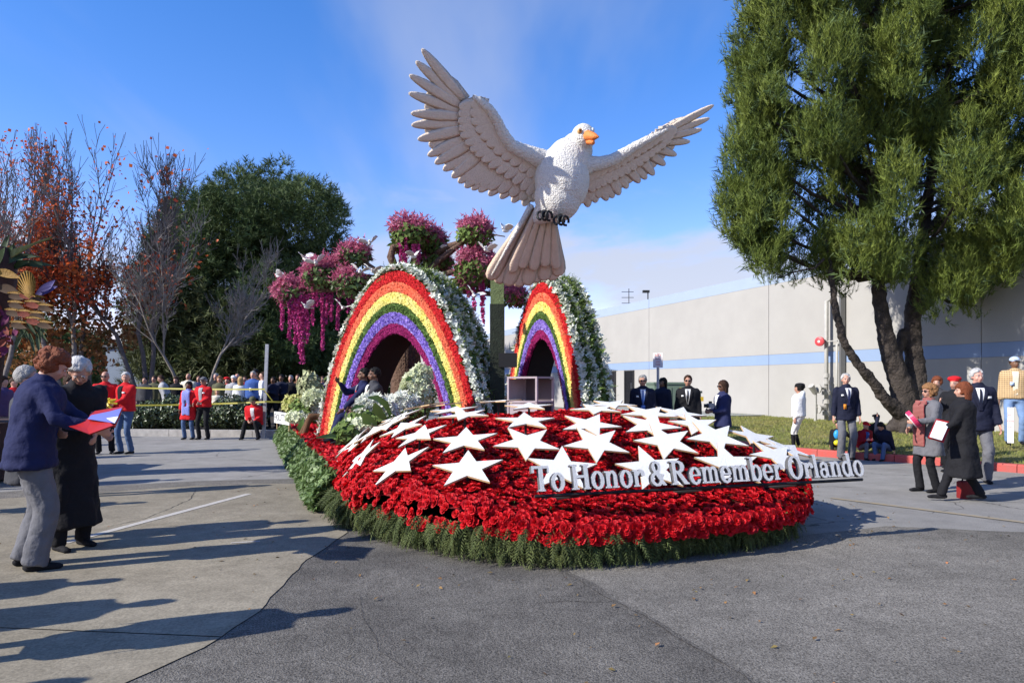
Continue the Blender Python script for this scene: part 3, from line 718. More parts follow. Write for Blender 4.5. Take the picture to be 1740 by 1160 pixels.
def star_mesh(Rr=0.368, r=0.146, th=0.019):
    mb = MB(); out_ = []
    for k in range(10):
        a = math.pi/2+k*math.pi/5; q = Rr if k % 2 == 0 else r; out_.append((q*math.cos(a), q*math.sin(a)))
    top = [(x, y, th/2) for x, y in out_]; bot = [(x, y, -th/2) for x, y in out_]
    mb.add(top+[(0, 0, th/2)], [(i, (i+1) % 10, 10) for i in range(10)], 0)
    mb.add(bot+[(0, 0, -th/2)], [((i+1) % 10, i, 10) for i in range(10)], 1)
    mb.add(top+bot, [(10+i, 10+(i+1) % 10, (i+1) % 10, i) for i in range(10)], 1)
    # rough seed crust on top
    return mb
star_me = None
STARS = [
 (794.5, 796, 796, 760, 'r1'), (677.7, 789, 691.5, 757, 'r1'), (615, 776, 653, 745, 'r1'), (589.4, 768.5, 628, 739, 'r1'), (596.8, 752, 629, 724, 'r2'),
 (789.9, 748.3, 792.6, 724.4, 'r2'), (712.6, 739, 721.8, 723.4, 'r2'), (686.9, 726.2, 729, 704, 'r2'), (659, 722.5, 683, 712, 'r2'), (790, 705, 830, 695, 'r3'),
 (769.7, 696.8, 779.8, 687.6, 'r3'), (747.6, 688.5, 773, 677.5, 'r3'), (722, 689, 737, 681, 'r3'), (846.9, 681.5, 849.7, 675.6, 'r4'), (677.7, 708.7, 700, 695, 'r3'),
 (898.9, 690.3, 898.9, 683.9, 'r4'), (893.3, 715, 889.7, 697.7, 'r3'), (895, 752, 930, 730, 'r2'), (955.9, 796, 955, 762, 'r1'), (1012.9, 695, 1008.3, 706, 'r4'),
 (1001.8, 721.6, 965, 708.7, 'r3'), (1012.9, 753.8, 985.3, 730.8, 'r2'), (1106.7, 796, 1085.5, 760, 'r1'), (1101, 702.3, 1106.7, 712.4, 'r4'), (1104.8, 723.4, 1058.9, 706.9, 'r3'),
 (1132.4, 750, 1112, 729, 'r2'), (1038.6, 687, 998, 679, 'r5'), (1183, 721, 1135, 715.7, 'r3'), (1215.8, 743, 1196, 729.9, 'r2'), (1239.8, 788.9, 1223.4, 760.5, 'r1'),
 (1281.3, 742, 1222.3, 728, 'r2'), (1318.4, 773.6, 1272.6, 772.5, 'r1'), (1198, 712.4, 1159, 704.8, 'r3'), (1266, 728.5, 1216, 714, 'r2'), (1338, 763, 1296.6, 743, 'r2'), (1154.6, 702.5, 1100, 688, 'r4'), (635, 733, 660, 715, 'r3')]
star_desc = {
 0: 'large white star on the carnation bed, second full one left of the word To', 1: 'large white star tilted over the red carnations near the front left corner of the dome',
 2: 'narrow foreshortened white star low at the left end of the front row of stars', 3: 'thin white star seen nearly edge on at the front left rim of the dome',
 4: 'sliver of a white star above the thin one on the front left rim', 5: 'second row white star straight above the large front one left of To',
 6: 'second row white star between the edge-on left ones and the star above To', 7: 'white star with long right arm just below the white lily bouquet',
 8: 'very thin white star at the dome edge under the white lilies', 9: 'flat looking white star in front of the big arch right foot',
 10: 'flat white star crossing the violet band at the big arch foot', 11: 'thin white star against the magenta band at the foot of the big arch',
 12: 'sliver of white star in front of the white lily bouquet top', 13: 'small flat white star between the big arch foot and the metal cage',
 14: 'sliver of white star along the bouquet just left of the arch foot', 15: 'small flat white star in front of the metal cage at the dome top',
 16: 'white star near the dome top, just below the metal cage star', 17: 'broad white star in the second row with two arms pointing up, above the word To',
 18: 'big white star behind the words To Honor', 19: 'flat white star at the right foot of the smaller rainbow arch', 20: 'white star in the third row just right of the dome centre line',
 21: 'broad white star in the second row above the gap between Honor and the ampersand', 22: 'big white star behind the ampersand of the lettering', 23: 'flat white star at the dome crest in front of the first dark suited man',
 24: 'white star in the third row with its arm reaching up left, below the crest star', 25: 'white star in the second row above the letters Rem', 26: 'thin white star on the crest just right of the smaller arch foot',
 27: 'flat white star on the right shoulder of the dome below the woman with a camera', 28: 'white star on the right of the second row above the letters ber', 29: 'big white star behind the end of the word Remember',
 30: 'slanted white star on the right slope of the dome in front of the lawn', 31: 'white star at the front right of the dome above the word Orlando', 32: 'edge-on white star on the right crest below the men in dark suits',
 33: 'edge-on white star along the right rim above the lawn edge', 34: 'long thin edge-on white star at the far right rim, pointing at the word Orlando', 35: 'thin white star on the back right crest in front of the dark doors', 36: 'thin white star on the left slope beside the fern leaves'}
for i, (cx, cy, tx, ty, _) in enumerate(STARS):
    if i in (32, 33): continue
    p = star_hit(cx, cy); u, v = uv_of(p); nn = star_n(u, v)
    nn = (nn+Vector((0, -0.20, 0))*max(0.0, min(1.0, (7.7-v)/0.9))*max(0.0, min(1.0, (1.9-abs(u-UC))/0.8))).normalized()
    # point the tip: intersect tip ray with the star plane
    d = Vector(((tx-HX)/F, 1, (HY-ty)/F)); dn = d.dot(nn)
    q = Vector((0, 0, CH)); t = (p-q).dot(nn)/dn if abs(dn) > 0.03 else -1
    tip = q+d*t if t > 0 else None
    if tip is None or (tip-p).length > 1.5:
        tipd = Vector((tx-cx, 0, cy-ty)).normalized(); tipd = tipd-nn*tipd.dot(nn)
    else: tipd = tip-p
    tipd.normalize(); xd = tipd.cross(nn).normalized()
    M4 = Matrix(((xd.x, tipd.x, nn.x), (xd.y, tipd.y, nn.y), (xd.z, tipd.z, nn.z))).to_4x4()
    hb = min(bedH(u, v), p.z-0.08) if abs(u-UC) < HW else p.z-0.35
    base = Vector((p.x, p.y, hb-0.02))
    e = empty('star', base, star_desc[i], 'star', 'white stars standing over the carnations')
    if star_me is None:
        so = obj('star_board', star_mesh(), [M_star, M_tan], e, local=True); star_me = so.data
    else:
        so = bpy.data.objects.new('star_board', star_me); COL.objects.link(so); so.parent = e
    so.matrix_local = Matrix.Translation(p-base) @ M4 @ Matrix.Scale(0.9 if (v > 7.8 or u > UC+1.2) else 1.0, 4)
    mb = MB(); mb.tube([base, p-nn*0.015], 0.014, 6); mb.tube([p-nn*0.022-xd*0.09, p-nn*0.022+xd*0.09], 0.012, 5); obj('post', mb, M_post, e)

# ------------------------------------------------------------------ lettering
def glyph(ch, n=46):
    "returns boolean mask (rows bottom to top) and width; em height 1 = cap height, baseline at 0"
    x = np.linspace(0, 1.25, int(n*1.25))[None, :]; y = np.linspace(-0.05, 1.1, int(n*1.15))[:, None]
    X = np.broadcast_to(x, (y.shape[0], x.shape[1])); Y = np.broadcast_to(y, X.shape); m = np.zeros(X.shape, bool)
    def rect(a, b, c, d): return (X >= a) & (X <= b) & (Y >= c) & (Y <= d)
    def ell(cx, cy, rx, ry): return ((X-cx)/rx)**2+((Y-cy)/ry)**2 <= 1
    def stem(a, c=0.0, d=1.0, wd=0.17, ser=0.07, top=True, bot=True):
        q = rect(a, a+wd, c, d)
        if bot: q |= rect(a-ser, a+wd+ser, c, c+0.07)
        if top: q |= rect(a-ser, a+wd, d-0.07, d)
        return q
    xh = 0.68
    if ch == 'T': m = stem(0.30, 0, 1.0, top=False) | rect(0.0, 0.78, 0.88, 1.0) | rect(0.0, 0.07, 0.72, 1.0) | rect(0.71, 0.78, 0.72, 1.0); wd = 0.78
    elif ch == 'H': m = stem(0.07) | stem(0.62) | rect(0.1, 0.7, 0.46, 0.56) | rect(0.0, 0.31, 0.93, 1.0) | rect(0.55, 0.86, 0.93, 1.0); wd = 0.86
    elif ch == 'R': m = stem(0.07) | ((ell(0.36, 0.74, 0.34, 0.26) & ~ell(0.34, 0.74, 0.17, 0.17)) & (X > 0.2)) | rect(0.1, 0.34, 0.48, 0.57) | rect(0.0, 0.36, 0.92, 1.0) | ((np.abs(X-(0.36+(0.52-Y)*0.72)) < 0.11) & (Y < 0.52) & (Y >= 0)) | rect(0.66, 0.86, 0, 0.07); wd = 0.86
    elif ch == 'O': m = ell(0.42, 0.5, 0.42, 0.53) & ~ell(0.42, 0.5, 0.22, 0.43); wd = 0.84
    elif ch == 'o': m = ell(0.31, xh/2, 0.31, xh/2+0.03) & ~ell(0.31, xh/2, 0.14, xh/2-0.07); wd = 0.62
    elif ch == 'e': m = (ell(0.3, xh/2, 0.3, xh/2+0.03) & ~ell(0.31, xh/2, 0.145, xh/2-0.07)) | rect(0.13, 0.52, 0.33, 0.40); m &= ~((X > 0.3) & (Y > 0.19) & (Y < 0.33)); wd = 0.6
    elif ch == 'n': m = stem(0.06, 0, xh, 0.15) | stem(0.42, 0, xh*0.75, 0.15, top=False) | ((ell(0.36, 0.42, 0.21, 0.29) & ~ell(0.33, 0.40, 0.1, 0.19)) & (Y > 0.42)); wd = 0.66
    elif ch == 'm': m = stem(0.06, 0, xh, 0.14) | stem(0.38, 0, xh*0.75, 0.14, top=False) | stem(0.70, 0, xh*0.75, 0.14, top=False) | ((ell(0.33, 0.42, 0.19, 0.29) & ~ell(0.30, 0.40, 0.09, 0.19)) & (Y > 0.42)) | ((ell(0.65, 0.42, 0.19, 0.29) & ~ell(0.62, 0.40, 0.09, 0.19)) & (Y > 0.42)); wd = 0.93
    elif ch == 'r': m = stem(0.06, 0, xh, 0.15) | ((ell(0.38, 0.42, 0.2, 0.28) & ~ell(0.38, 0.36, 0.12, 0.2)) & (Y > 0.45)) | ell(0.46, 0.53, 0.08, 0.1); wd = 0.52
    elif ch == 'l': m = stem(0.06, 0, 1.05, 0.16); wd = 0.29
    elif ch == 'a': m = (ell(0.25, 0.2, 0.25, 0.22) & ~ell(0.25, 0.2, 0.11, 0.13)) | rect(0.36, 0.51, 0.05, 0.5) | ((ell(0.29, 0.47, 0.22, 0.23) & ~ell(0.26, 0.44, 0.11, 0.14)) & (Y > 0.42)) | rect(0.45, 0.6, 0, 0.07); wd = 0.6
    elif ch == 'd': m = (ell(0.28, xh/2, 0.28, xh/2+0.02) & ~ell(0.28, xh/2, 0.13, xh/2-0.09)) | rect(0.40, 0.56, 0, 1.05) | rect(0.33, 0.5, 0.98, 1.05) | rect(0.5, 0.64, 0, 0.07); wd = 0.64
    elif ch == 'b': m = (ell(0.36, xh/2, 0.28, xh/2+0.02) & ~ell(0.36, xh/2, 0.13, xh/2-0.09)) | rect(0.07, 0.22, 0.0, 1.05) | rect(0.0, 0.2, 0.98, 1.05); wd = 0.64
    elif ch == '&':
        m = (ell(0.33, 0.76, 0.22, 0.25) & ~ell(0.33, 0.76, 0.1, 0.15)) | (ell(0.31, 0.27, 0.31, 0.29) & ~ell(0.31, 0.27, 0.16, 0.19))
        m |= (np.abs((X-0.24)-(0.62-Y)*0.72) < 0.085) & (Y < 0.68) & (Y >= 0.0) & (X > 0.18); m |= (np.abs((X-0.44)-(Y-0.1)*0.6) < 0.05) & (Y > 0.1) & (Y < 0.46); wd = 0.74
    else: wd = 0.3
    m2 = m.copy(); m2[:, 1:] |= m[:, :-1]
    return (m2 if n > 20 else m), wd, 1.0/n
def glyph_mesh(ch, hgt, th):
    m, wd, st = glyph(ch); r, c = m.shape; V = []; Fc = []; mi = []; idx = {}
    def vid(i, j, k):
        key = (i, j, k)
        if key not in idx: idx[key] = len(V); V.append((j*st*hgt, (-th/2 if k else th/2), (i*st-0.05)*hgt))
        return idx[key]
    for i in range(r):
        j = 0
        while j < c:
            if m[i, j]:
                j0 = j
                while j < c and m[i, j]: j += 1
                # one run: split into its cells only at the boundary rows, long quad inside
                Fc.append((vid(i, j0, 1), vid(i, j, 1), vid(i+1, j, 1), vid(i+1, j0, 1))); mi.append(0)
                Fc.append((vid(i, j0, 0), vid(i+1, j0, 0), vid(i+1, j, 0), vid(i, j, 0))); mi.append(1)
                Fc.append((vid(i, j0, 1), vid(i+1, j0, 1), vid(i+1, j0, 0), vid(i, j0, 0))); mi.append(1)
                Fc.append((vid(i, j, 1), vid(i, j, 0), vid(i+1, j, 0), vid(i+1, j, 1))); mi.append(1)
            else: j += 1
    for i in range(r+1):
        for j in range(c):
            a = m[i-1, j] if i > 0 else False; b = m[i, j] if i < r else False
            if a != b: Fc.append((vid(i, j, 1), vid(i, j+1, 1), vid(i, j+1, 0), vid(i, j, 0))); mi.append(1)
    mb = MB(); mb.v = V; mb.f = Fc; mb.m = mi; return mb, wd
A_ = at(905, 839, 6.12); B_ = at(1468, 806, 7.22); A_.z = B_.z = (A_.z+B_.z)/2
ltd = (B_-A_); total = ltd.length; ltd.normalize(); ang = math.atan2(ltd.y, ltd.x)
sign = empty('lettering_sign', A_, 'raised white letters reading To Honor & Remember Orlando on a black rail', 'lettering')
txt = 'To Honor & Remember Orlando'; adv = 0.0; lay = []
for ch in txt:
    if ch == ' ': adv += 0.28; continue
    _, wd, _ = glyph(ch, 10); big = 1.0; lay.append((ch, adv)); adv += wd+0.045
hgt = total/adv; print('cap height', hgt)
M_let = mat('letter_white_rice', (0.80, 0.80, 0.78), 0.9, 0.12, 90, 0.7, 160); M_lets = mat('letter_side_grey', (0.10, 0.10, 0.10), 0.8)
cache = {}
hs_ = 0.232
xs = total/(adv)      # horizontal scale
for ch, ax_ in lay:
    if ch not in cache:
        mb, wd = glyph_mesh(ch, 1.0, 0.05); mb.xf(lambda p: Vector((p.x*xs, p.y, p.z*hs_))); o = obj('letter', mb, [M_let, M_lets], sign, local=True); cache[ch] = o.data
    else: o = bpy.data.objects.new('letter', cache[ch]); COL.objects.link(o); o.parent = sign
    o.location = ltd*(ax_*xs); o.rotation_euler = (R(-17), 0, ang)
mb = MB(); mb.tube([A_+Vector((0, 0.0, -0.035))+ltd*0.02, B_+Vector((0, 0, -0.035))-ltd*0.02], 0.015, 4); obj('rail', mb, M_post, sign)
for s_ in (0.12, 0.5, 0.80):
    p = A_+ltd*total*s_; u, v = uv_of(p); q = fl(u-0.1, v+0.55, 0); u2, v2 = uv_of(q); q.z = bedH(u2, v2)-0.05; q.z = min(q.z, p.z-0.1)
    mb = MB(); mb.tube([p+Vector((0, 0.02, -0.05)), q], 0.018, 6); obj('support', mb, M_post, sign)

# ------------------------------------------------------------------ rainbow arches
BANDS = [('red_band', 0.0, 0.18, mat('arch_red', (0.62, 0.012, 0.014), 0.8, 0.0, 6, col2=(0.48, 0.006, 0.012), rnd=0.2), 0.014),
         ('orange_band', 0.18, 0.34, mat('arch_orange', (0.85, 0.14, 0.06), 0.8, 0.0, 6, col2=(0.80, 0.20, 0.10), rnd=0.15), 0.016),
         ('yellow_band', 0.34, 0.52, mat('arch_yellow', (0.86, 0.76, 0.16), 0.8, 0.0, 6, col2=(0.84, 0.76, 0.28), rnd=0.12), 0.016),
         ('green_band', 0.52, 0.66, mat('arch_green', (0.05, 0.105, 0.015), 0.8, 0.0, 6, col2=(0.09, 0.16, 0.03), rnd=0.5), 0.03),
         ('violet_band', 0.66, 0.83, mat('arch_violet', (0.20, 0.11, 0.55), 0.8, 0.0, 20, col2=(0.46, 0.36, 0.78), rnd=0.45), 0.03),
         ('magenta_band', 0.83, 1.0, mat('arch_magenta', (0.33, 0.008, 0.12), 0.8, 0.0, 6, col2=(0.24, 0.006, 0.09), rnd=0.25), 0.016)]
M_wfl = mat('white_blossom', (0.74, 0.75, 0.68), 0.7, 0.0, 8, col2=(0.62, 0.66, 0.52), trans=0.2, rnd=0.15)
M_fern = mat('arch_fern', (0.09, 0.15, 0.03), 0.8, 0.0, 3, col2=(0.17, 0.24, 0.06), rnd=0.35, trans=0.25)
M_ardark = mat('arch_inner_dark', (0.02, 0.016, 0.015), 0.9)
blos_t = []; blos_f = []
for k in range(5):
    a = 2*math.pi*k/5; b = len(blos_t); c_, s_ = math.cos(a), math.sin(a); wx, wy = -s_*0.32, c_*0.32
    blos_t += [(0, 0, 0), (0.6*c_+wx, 0.6*s_+wy, 0.3), (c_, s_, 0.42), (0.6*c_-wx, 0.6*s_-wy, 0.3)]; blos_f += [(b, b+1, b+2), (b, b+2, b+3)]
def arch(C, phi, A, Bw, H, Hi, D, label, seed):
    C = Vector(C); t = Vector((math.cos(phi), -math.sin(phi), 0)); e = Vector((math.sin(phi), math.cos(phi), 0)); nrm = -e
    z0 = 0.45
    E = empty('rainbow_arch', (C.x, C.y, z0), label, 'arch', 'flower rainbow arches on the float')
    def prof(w, s):      # w 0 outer .. 1 inner ; s in [-1,1] along the arc
        a = A*(1-w)+Bw*w; h = H*(1-w)+Hi*w
        f_ = 1-abs(s)**1.0; ang_ = s*math.pi/2; f_ = math.cos(ang_)**1.0
        x = math.copysign(abs(math.sin(ang_))**1.0, s); 
        # slightly pointed parabola-like profile
        xx = math.copysign((1-f_**1.35)**0.52, s) if f_ < 1 else 0.0
        return Vector((xx*a, 0, f_*h))
    def W(w, s, d=0.0): q = prof(w, s); return C+t*q.x+Vector((0, 0, z0+q.z))+e*d
    # thickness bulge of the front face
    for (nm, w0, w1, m, jit) in BANDS:
        ns, nw = 330, 10; V = []
        for i in range(ns+1):
            s = -1+2*i/ns
            for j in range(nw+1):
                wj = w0+(w1-w0)*j/nw; edge = 1.0 if 0 < j < nw else 0.0
                ww = wj + (0.004*math.sin(i*1.7+j)+0.012*noise.noise(Vector((i*0.35, w0*40, seed))))*(1.0 if (0 < wj < 1) else 0)
                p = W(ww, s); dd = -0.04*math.sin(math.pi*min(1, max(0, wj)))-0.012*math.sin(math.pi*j/nw) - jit*RS.rand()*(1.6 if edge else 0.7)
                p = p+e*dd+t*RS.normal(0, jit*0.5)+Vector((0, 0, RS.normal(0, jit*0.5))); V.append(tuple(p))
        Fc = []
        for i in range(ns):
            for j in range(nw):
                a = i*(nw+1)+j; b = a+nw+1
                if (i+j) % 2: Fc += [(a, b, b+1), (a, b+1, a+1)]
                else: Fc += [(a, b, a+1), (b, b+1, a+1)]
        # loose petals poking out
        k_ = 5200 if 'violet' in nm or 'green' in nm else 4200
        ss = RS.uniform(-1, 1, k_); wws = RS.uniform(w0+0.01, w1-0.01, k_)
        P = np.array([tuple(W(float(a_), float(b_), -0.045-0.03*math.sin(math.pi*float(a_)))) for a_, b_ in zip(wws, ss)])
        ax = np.array([tuple(nrm)]*k_)*1.2+RS.normal(0, 0.38, (k_, 3))
        base_t = blos_t if 'violet' in nm else petal_t; base_f = blos_f if 'violet' in nm else petal_f
        pv, pf = scatter(base_t, base_f, P, rotm(k_, axis=ax), (0.026 if 'violet' in nm else 0.018)*(0.7+0.6*RS.rand(k_)))
        Va, Fa = merge((np.array(V), np.array(Fc)), (pv, pf))
        arr_obj(nm, Va, Fa, m, E)
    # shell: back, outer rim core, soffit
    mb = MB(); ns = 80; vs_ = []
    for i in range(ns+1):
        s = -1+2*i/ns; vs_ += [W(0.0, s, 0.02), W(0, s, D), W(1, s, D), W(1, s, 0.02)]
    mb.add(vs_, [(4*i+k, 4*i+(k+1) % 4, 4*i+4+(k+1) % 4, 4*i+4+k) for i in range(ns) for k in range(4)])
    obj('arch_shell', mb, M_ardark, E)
    # rim: fern cover with rows of white blossoms
    n1 = int(4200*D/1.0)+900; s = RS.uniform(-1, 1, n1); d = RS.uniform(0.02, D, n1)
    P = []; ax = []
    for a_, b_ in zip(s, d):
        p = W(-0.02, float(a_), float(b_)); q = W(-0.10, float(a_), float(b_)); nn = (q-p).normalized(); P.append(tuple(p+nn*RS.uniform(-0.02, 0.06))); ax.append(tuple(nn))
    ax = np.array(ax)+RS.normal(0, 0.7, (n1, 3))
    fvv, fff = scatter(leaf_t, leaf_f, np.array(P), rotm(n1, axis=ax), 0.10+0.07*RS.rand(n1))
    fr2 = RS.rand(n1) < 0.4
    fv2, ff2 = scatter(fv, ff, np.array(P)[fr2], rotm(int(fr2.sum())), 0.16+0.1*RS.rand(int(fr2.sum())))
    Va, Fa = merge((fvv, fff), (fv2, ff2)); arr_obj('fern_cover', Va, Fa, M_fern, E)
    rows = [0.05, 0.22*D/0.65 if D > 0.8 else D*0.42, D*0.62, D*0.97] if D > 0.8 else [0.05, D*0.5, D*0.98]
    for ri, rd in enumerate(rows):
        n2 = 560 if ri == 0 else 420
        s = np.linspace(-1, 1, n2)+RS.normal(0, 0.003, n2); P = []; ax = []
        for a_ in s:
            a_ = float(max(-1, min(1, a_))); dd = rd+RS.normal(0, 0.045)
            p = W(-0.03, a_, dd); q = W(-0.12, a_, dd); nn = (q-p).normalized(); P.append(tuple(p+nn*RS.uniform(0.0, 0.08))); ax.append(tuple(nn*1.0+nrm*(0.9 if ri == 0 else 0.3)))
        ax = np.array(ax)+RS.normal(0, 0.55, (n2, 3))
        Va, Fa = scatter(blos_t, blos_f, np.array(P), rotm(n2, axis=ax), 0.062+0.03*RS.rand(n2)); arr_obj('blossom_row', Va, Fa, M_wfl, E)
    return E
arch((-2.25, 13.73, 0), R(30), 1.97, 1.25, 3.30, 2.08, 0.95, 'larger rainbow flower arch framing two seated riders and a brown trunk', 1)
arch((0.66, 15.3, 0), R(63), 1.72, 1.08, 3.30, 2.08, 0.62, 'smaller looking rainbow arch turned sideways behind the grey metal cage', 2)

# main post behind the arches carrying the dove, with its black joint box
pp = Vector((at(845, 600, 13.3).x, 13.3, 0.45))
po = empty('support_post', pp, 'dark green post between the rainbow arches rising to the dove tail', 'post')
mb = MB(); mb.box((pp.x, pp.y, 1.75), (0.27, 0.27, 2.6)); obj('lower_post', mb, mat('post_dark', (0.018, 0.024, 0.014), 0.9, 0.3, 8, 0.4, 30), po)
mb = MB(); mb.box((pp.x, pp.y, 3.30), (0.25, 0.25, 0.5)); obj('upper_post', mb, mat('post_moss', (0.13, 0.17, 0.07), 0.9, 0.25, 20, 0.6, 60), po)
mb = MB(); mb.box((pp.x+0.2, pp.y-0.02, CH+(651-612)/F*13.3), (0.34, 0.3, 0.26)); obj('joint_box', mb, mat('post_dark2', (0.012, 0.012, 0.012), 0.7), po)
mb = MB(); mb.tube([(pp.x, pp.y, 3.5), (pp.x+0.25, pp.y-0.5, 3.95), (at(905, 420, 12.2).x, 12.2, at(905, 420, 12.2).z)], [0.09, 0.085, 0.07], 10); obj('steel_arm', mb, mat('post_dark2', (0, 0, 0)), po)
# metal cage
cg = at(903, 700, 11.6); x0, x1, x2 = at(860, 640, 12.3).x, at(897, 640, 11.5).x, at(944, 640, 11.7).x
M_cage = mat('cage_grey_pink', (0.33, 0.27, 0.28), 0.6, 0.12, 4)
M_cin = mat('cage_inside', (0.10, 0.075, 0.08), 0.8)
ce = empty('metal_cage', (cg.x, 11.9, 0.95), 'grey open fronted metal cage standing under the smaller rainbow arch', 'cage')
zt, zm, zb = at(900, 641, 11.6).z, at(900, 683, 11.6).z, 0.95
w_ = 0.82; dp = 0.7; cx = (at(860, 0, 11.9).x+at(944, 0, 11.9).x)/2; rzc = R(-38)
Mz = Matrix.Rotation(rzc, 3, 'Z')
def cb_(mb, x, y, z, sx, sy, sz): mb.box(Vector((cx, 11.95, 0))+Mz @ Vector((x, y, 0))+Vector((0, 0, z)), (sx, sy, sz), M=Mz)
w_ = 0.62; dp = 0.5
mb = MB(); hgt_ = zt-zm
cb_(mb, 0, 0, zt+0.0, w_, dp, 0.03); obj('cage_top', mb, M_cage, ce)
mb = MB(); cb_(mb, 0, 0, zm, w_, dp, 0.03); obj('shelf', mb, M_cage, ce)
mb = MB(); cb_(mb, 0, 0, zb, w_, dp, 0.03); obj('cage_floor', mb, M_cage, ce)
for sx in (-1, 1):
    for sy in (-1, 1):
        mb = MB(); cb_(mb, sx*(w_/2-0.018), sy*(dp/2-0.018), (zb+zt)/2, 0.036, 0.036, zt-zb-0.03); obj('corner_post', mb, M_cage, ce)
mb = MB(); cb_(mb, -w_/2+0.012, 0, (zm+zt)/2, 0.012, dp-0.08, zt-zm-0.05); obj('side_panel', mb, M_cage, ce)
mb = MB(); cb_(mb, 0, dp/2-0.012, (zb+zt)/2, w_-0.08, 0.012, zt-zb-0.05); obj('back_panel', mb, M_cin, ce)
mb = MB(); cb_(mb, 0, -dp/2+0.02, (zb+zm)/2, w_-0.08, 0.012, zm-zb-0.05); obj('front_panel', mb, M_cage, ce)
mb = MB(); cb_(mb, -w_/2+0.012, 0, (zm+zb)/2, 0.012, dp-0.08, zm-zb-0.05); obj('side_panel', mb, M_cage, ce)
for k in range(9):
    mb = MB(); cb_(mb, -w_/2+0.003, -dp/2+0.07+k*0.045, zt-0.06, 0.008, 0.02, 0.05); obj('vent_slot', mb, M_cin, ce)
# small white sign at the left rear of the deck
sp0 = at(468, 706, 17.6); sp1 = at(493, 716, 16.3)
c_ = (at(467, 712, 17.3)+at(492.5, 724, 16.2))/2; dd_ = (at(492.5, 724, 16.2)-at(467, 712, 17.3)); dd_.z = 0; wl_ = dd_.length; an_ = math.atan2(dd_.y, dd_.x)
se = empty('deck_sign', (c_.x, c_.y, 0.48), 'small white board with black capitals standing on the red petals at the float edge', 'sign')
Ms = Matrix.Rotation(an_, 3, 'Z'); hh_ = 0.27
zc_ = 0.76
mb = MB(); mb.box((c_.x, c_.y, zc_), (wl_, 0.03, hh_), M=Ms); bd = obj('sign_board', mb, mat('board_white', (0.76, 0.75, 0.72), 0.6), se)
for s_ in (-0.4, 0.4):
    p = Vector((c_.x, c_.y, 0))+Ms @ Vector((wl_*s_, 0.02, 0)); mb = MB(); mb.tube([(p.x, p.y, 0.48), (p.x, p.y, 0.66)], 0.012, 5); obj('stake', mb, M_tan, se)
nrmS = Ms @ Vector((0, -1, 0))
M_ink = mat('black_ink', (0.01, 0.01, 0.01), 0.7)
tobj = text_obj('EVOLUTTIOSI', 0.27, M_ink, bd, Matrix.Translation(Vector((c_.x, c_.y, zc_))+nrmS*0.019) @ Matrix.Rotation(an_, 4, 'Z') @ FACE @ Matrix.Diagonal((wl_/1.75, 0.85, 1, 1)))
# ------------------------------------------------------------------ big dove
DZ = 11.4
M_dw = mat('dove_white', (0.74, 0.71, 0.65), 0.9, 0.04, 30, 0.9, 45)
M_df = mat('dove_feather_beige', (0.66, 0.565, 0.47), 0.9, 0.06, 20, 0.5, 50)  # wing feathers are beige all over, unlike the white body
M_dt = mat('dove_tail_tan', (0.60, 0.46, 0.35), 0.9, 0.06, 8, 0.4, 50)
M_beak = mat('dove_beak', (0.75, 0.22, 0.05), 0.6, 0.1, 20, 0.3, 60)
M_black = mat('soft_black', (0.01, 0.01, 0.01), 0.5)
dove = empty('dove_sculpture', at(925, 378, DZ+0.3), 'giant white dove with spread wings flying above the two rainbow arches', 'sculpture')
mb = MB()
for (x, y, rx, ry, rz_) in ((955, 305, 47, 44, 58), (948, 335, 40, 38, 42), (966, 275, 38, 36, 40), (979, 256, 28, 27, 30)):
    s_ = DZ/F; mb.ell(at(x, y, DZ), (rx*s_, ry*s_, rz_*s_), 20, 14)
s_ = DZ/F
mb.cap(at(935, 352, DZ), at(912, 372, DZ+0.25), 26*s_, 12*s_, 12)
mb.ell(at(991, 234, DZ-0.15), (20.5*s_, 23*s_, 22.5*s_), 18, 12)
mb.cap(at(974, 268, DZ), at(988, 242, DZ-0.12), 26*s_, 19*s_, 12)
mb.cap(at(938, 276, DZ), at(915, 268, DZ+0.0), 21*s_, 10*s_, 10)
mb.cap(at(985, 282, DZ+.1), at(1010, 281, DZ+0.1), 20*s_, 9*s_, 10)
body = obj('dove_body', mb, M_dw, dove)
def remesh(o, vox, sm=4, disp=0.0, dscale=0.05):
    m = o.modifiers.new('r', 'REMESH'); m.mode = 'VOXEL'; m.voxel_size = vox; m.use_smooth_shade = True
    s = o.modifiers.new('s', 'SMOOTH'); s.iterations = sm; s.factor = 0.5
    if disp > 0:
        t = bpy.data.textures.get('disp%g' % dscale) or bpy.data.textures.new('disp%g' % dscale, 'CLOUDS'); t.noise_scale = dscale; t.noise_depth = 2
        d = o.modifiers.new('d', 'DISPLACE'); d.texture = t; d.strength = disp; d.mid_level = 0.5; d.texture_coords = 'LOCAL'
remesh(body, 0.013, 5, 0.012, 0.02)
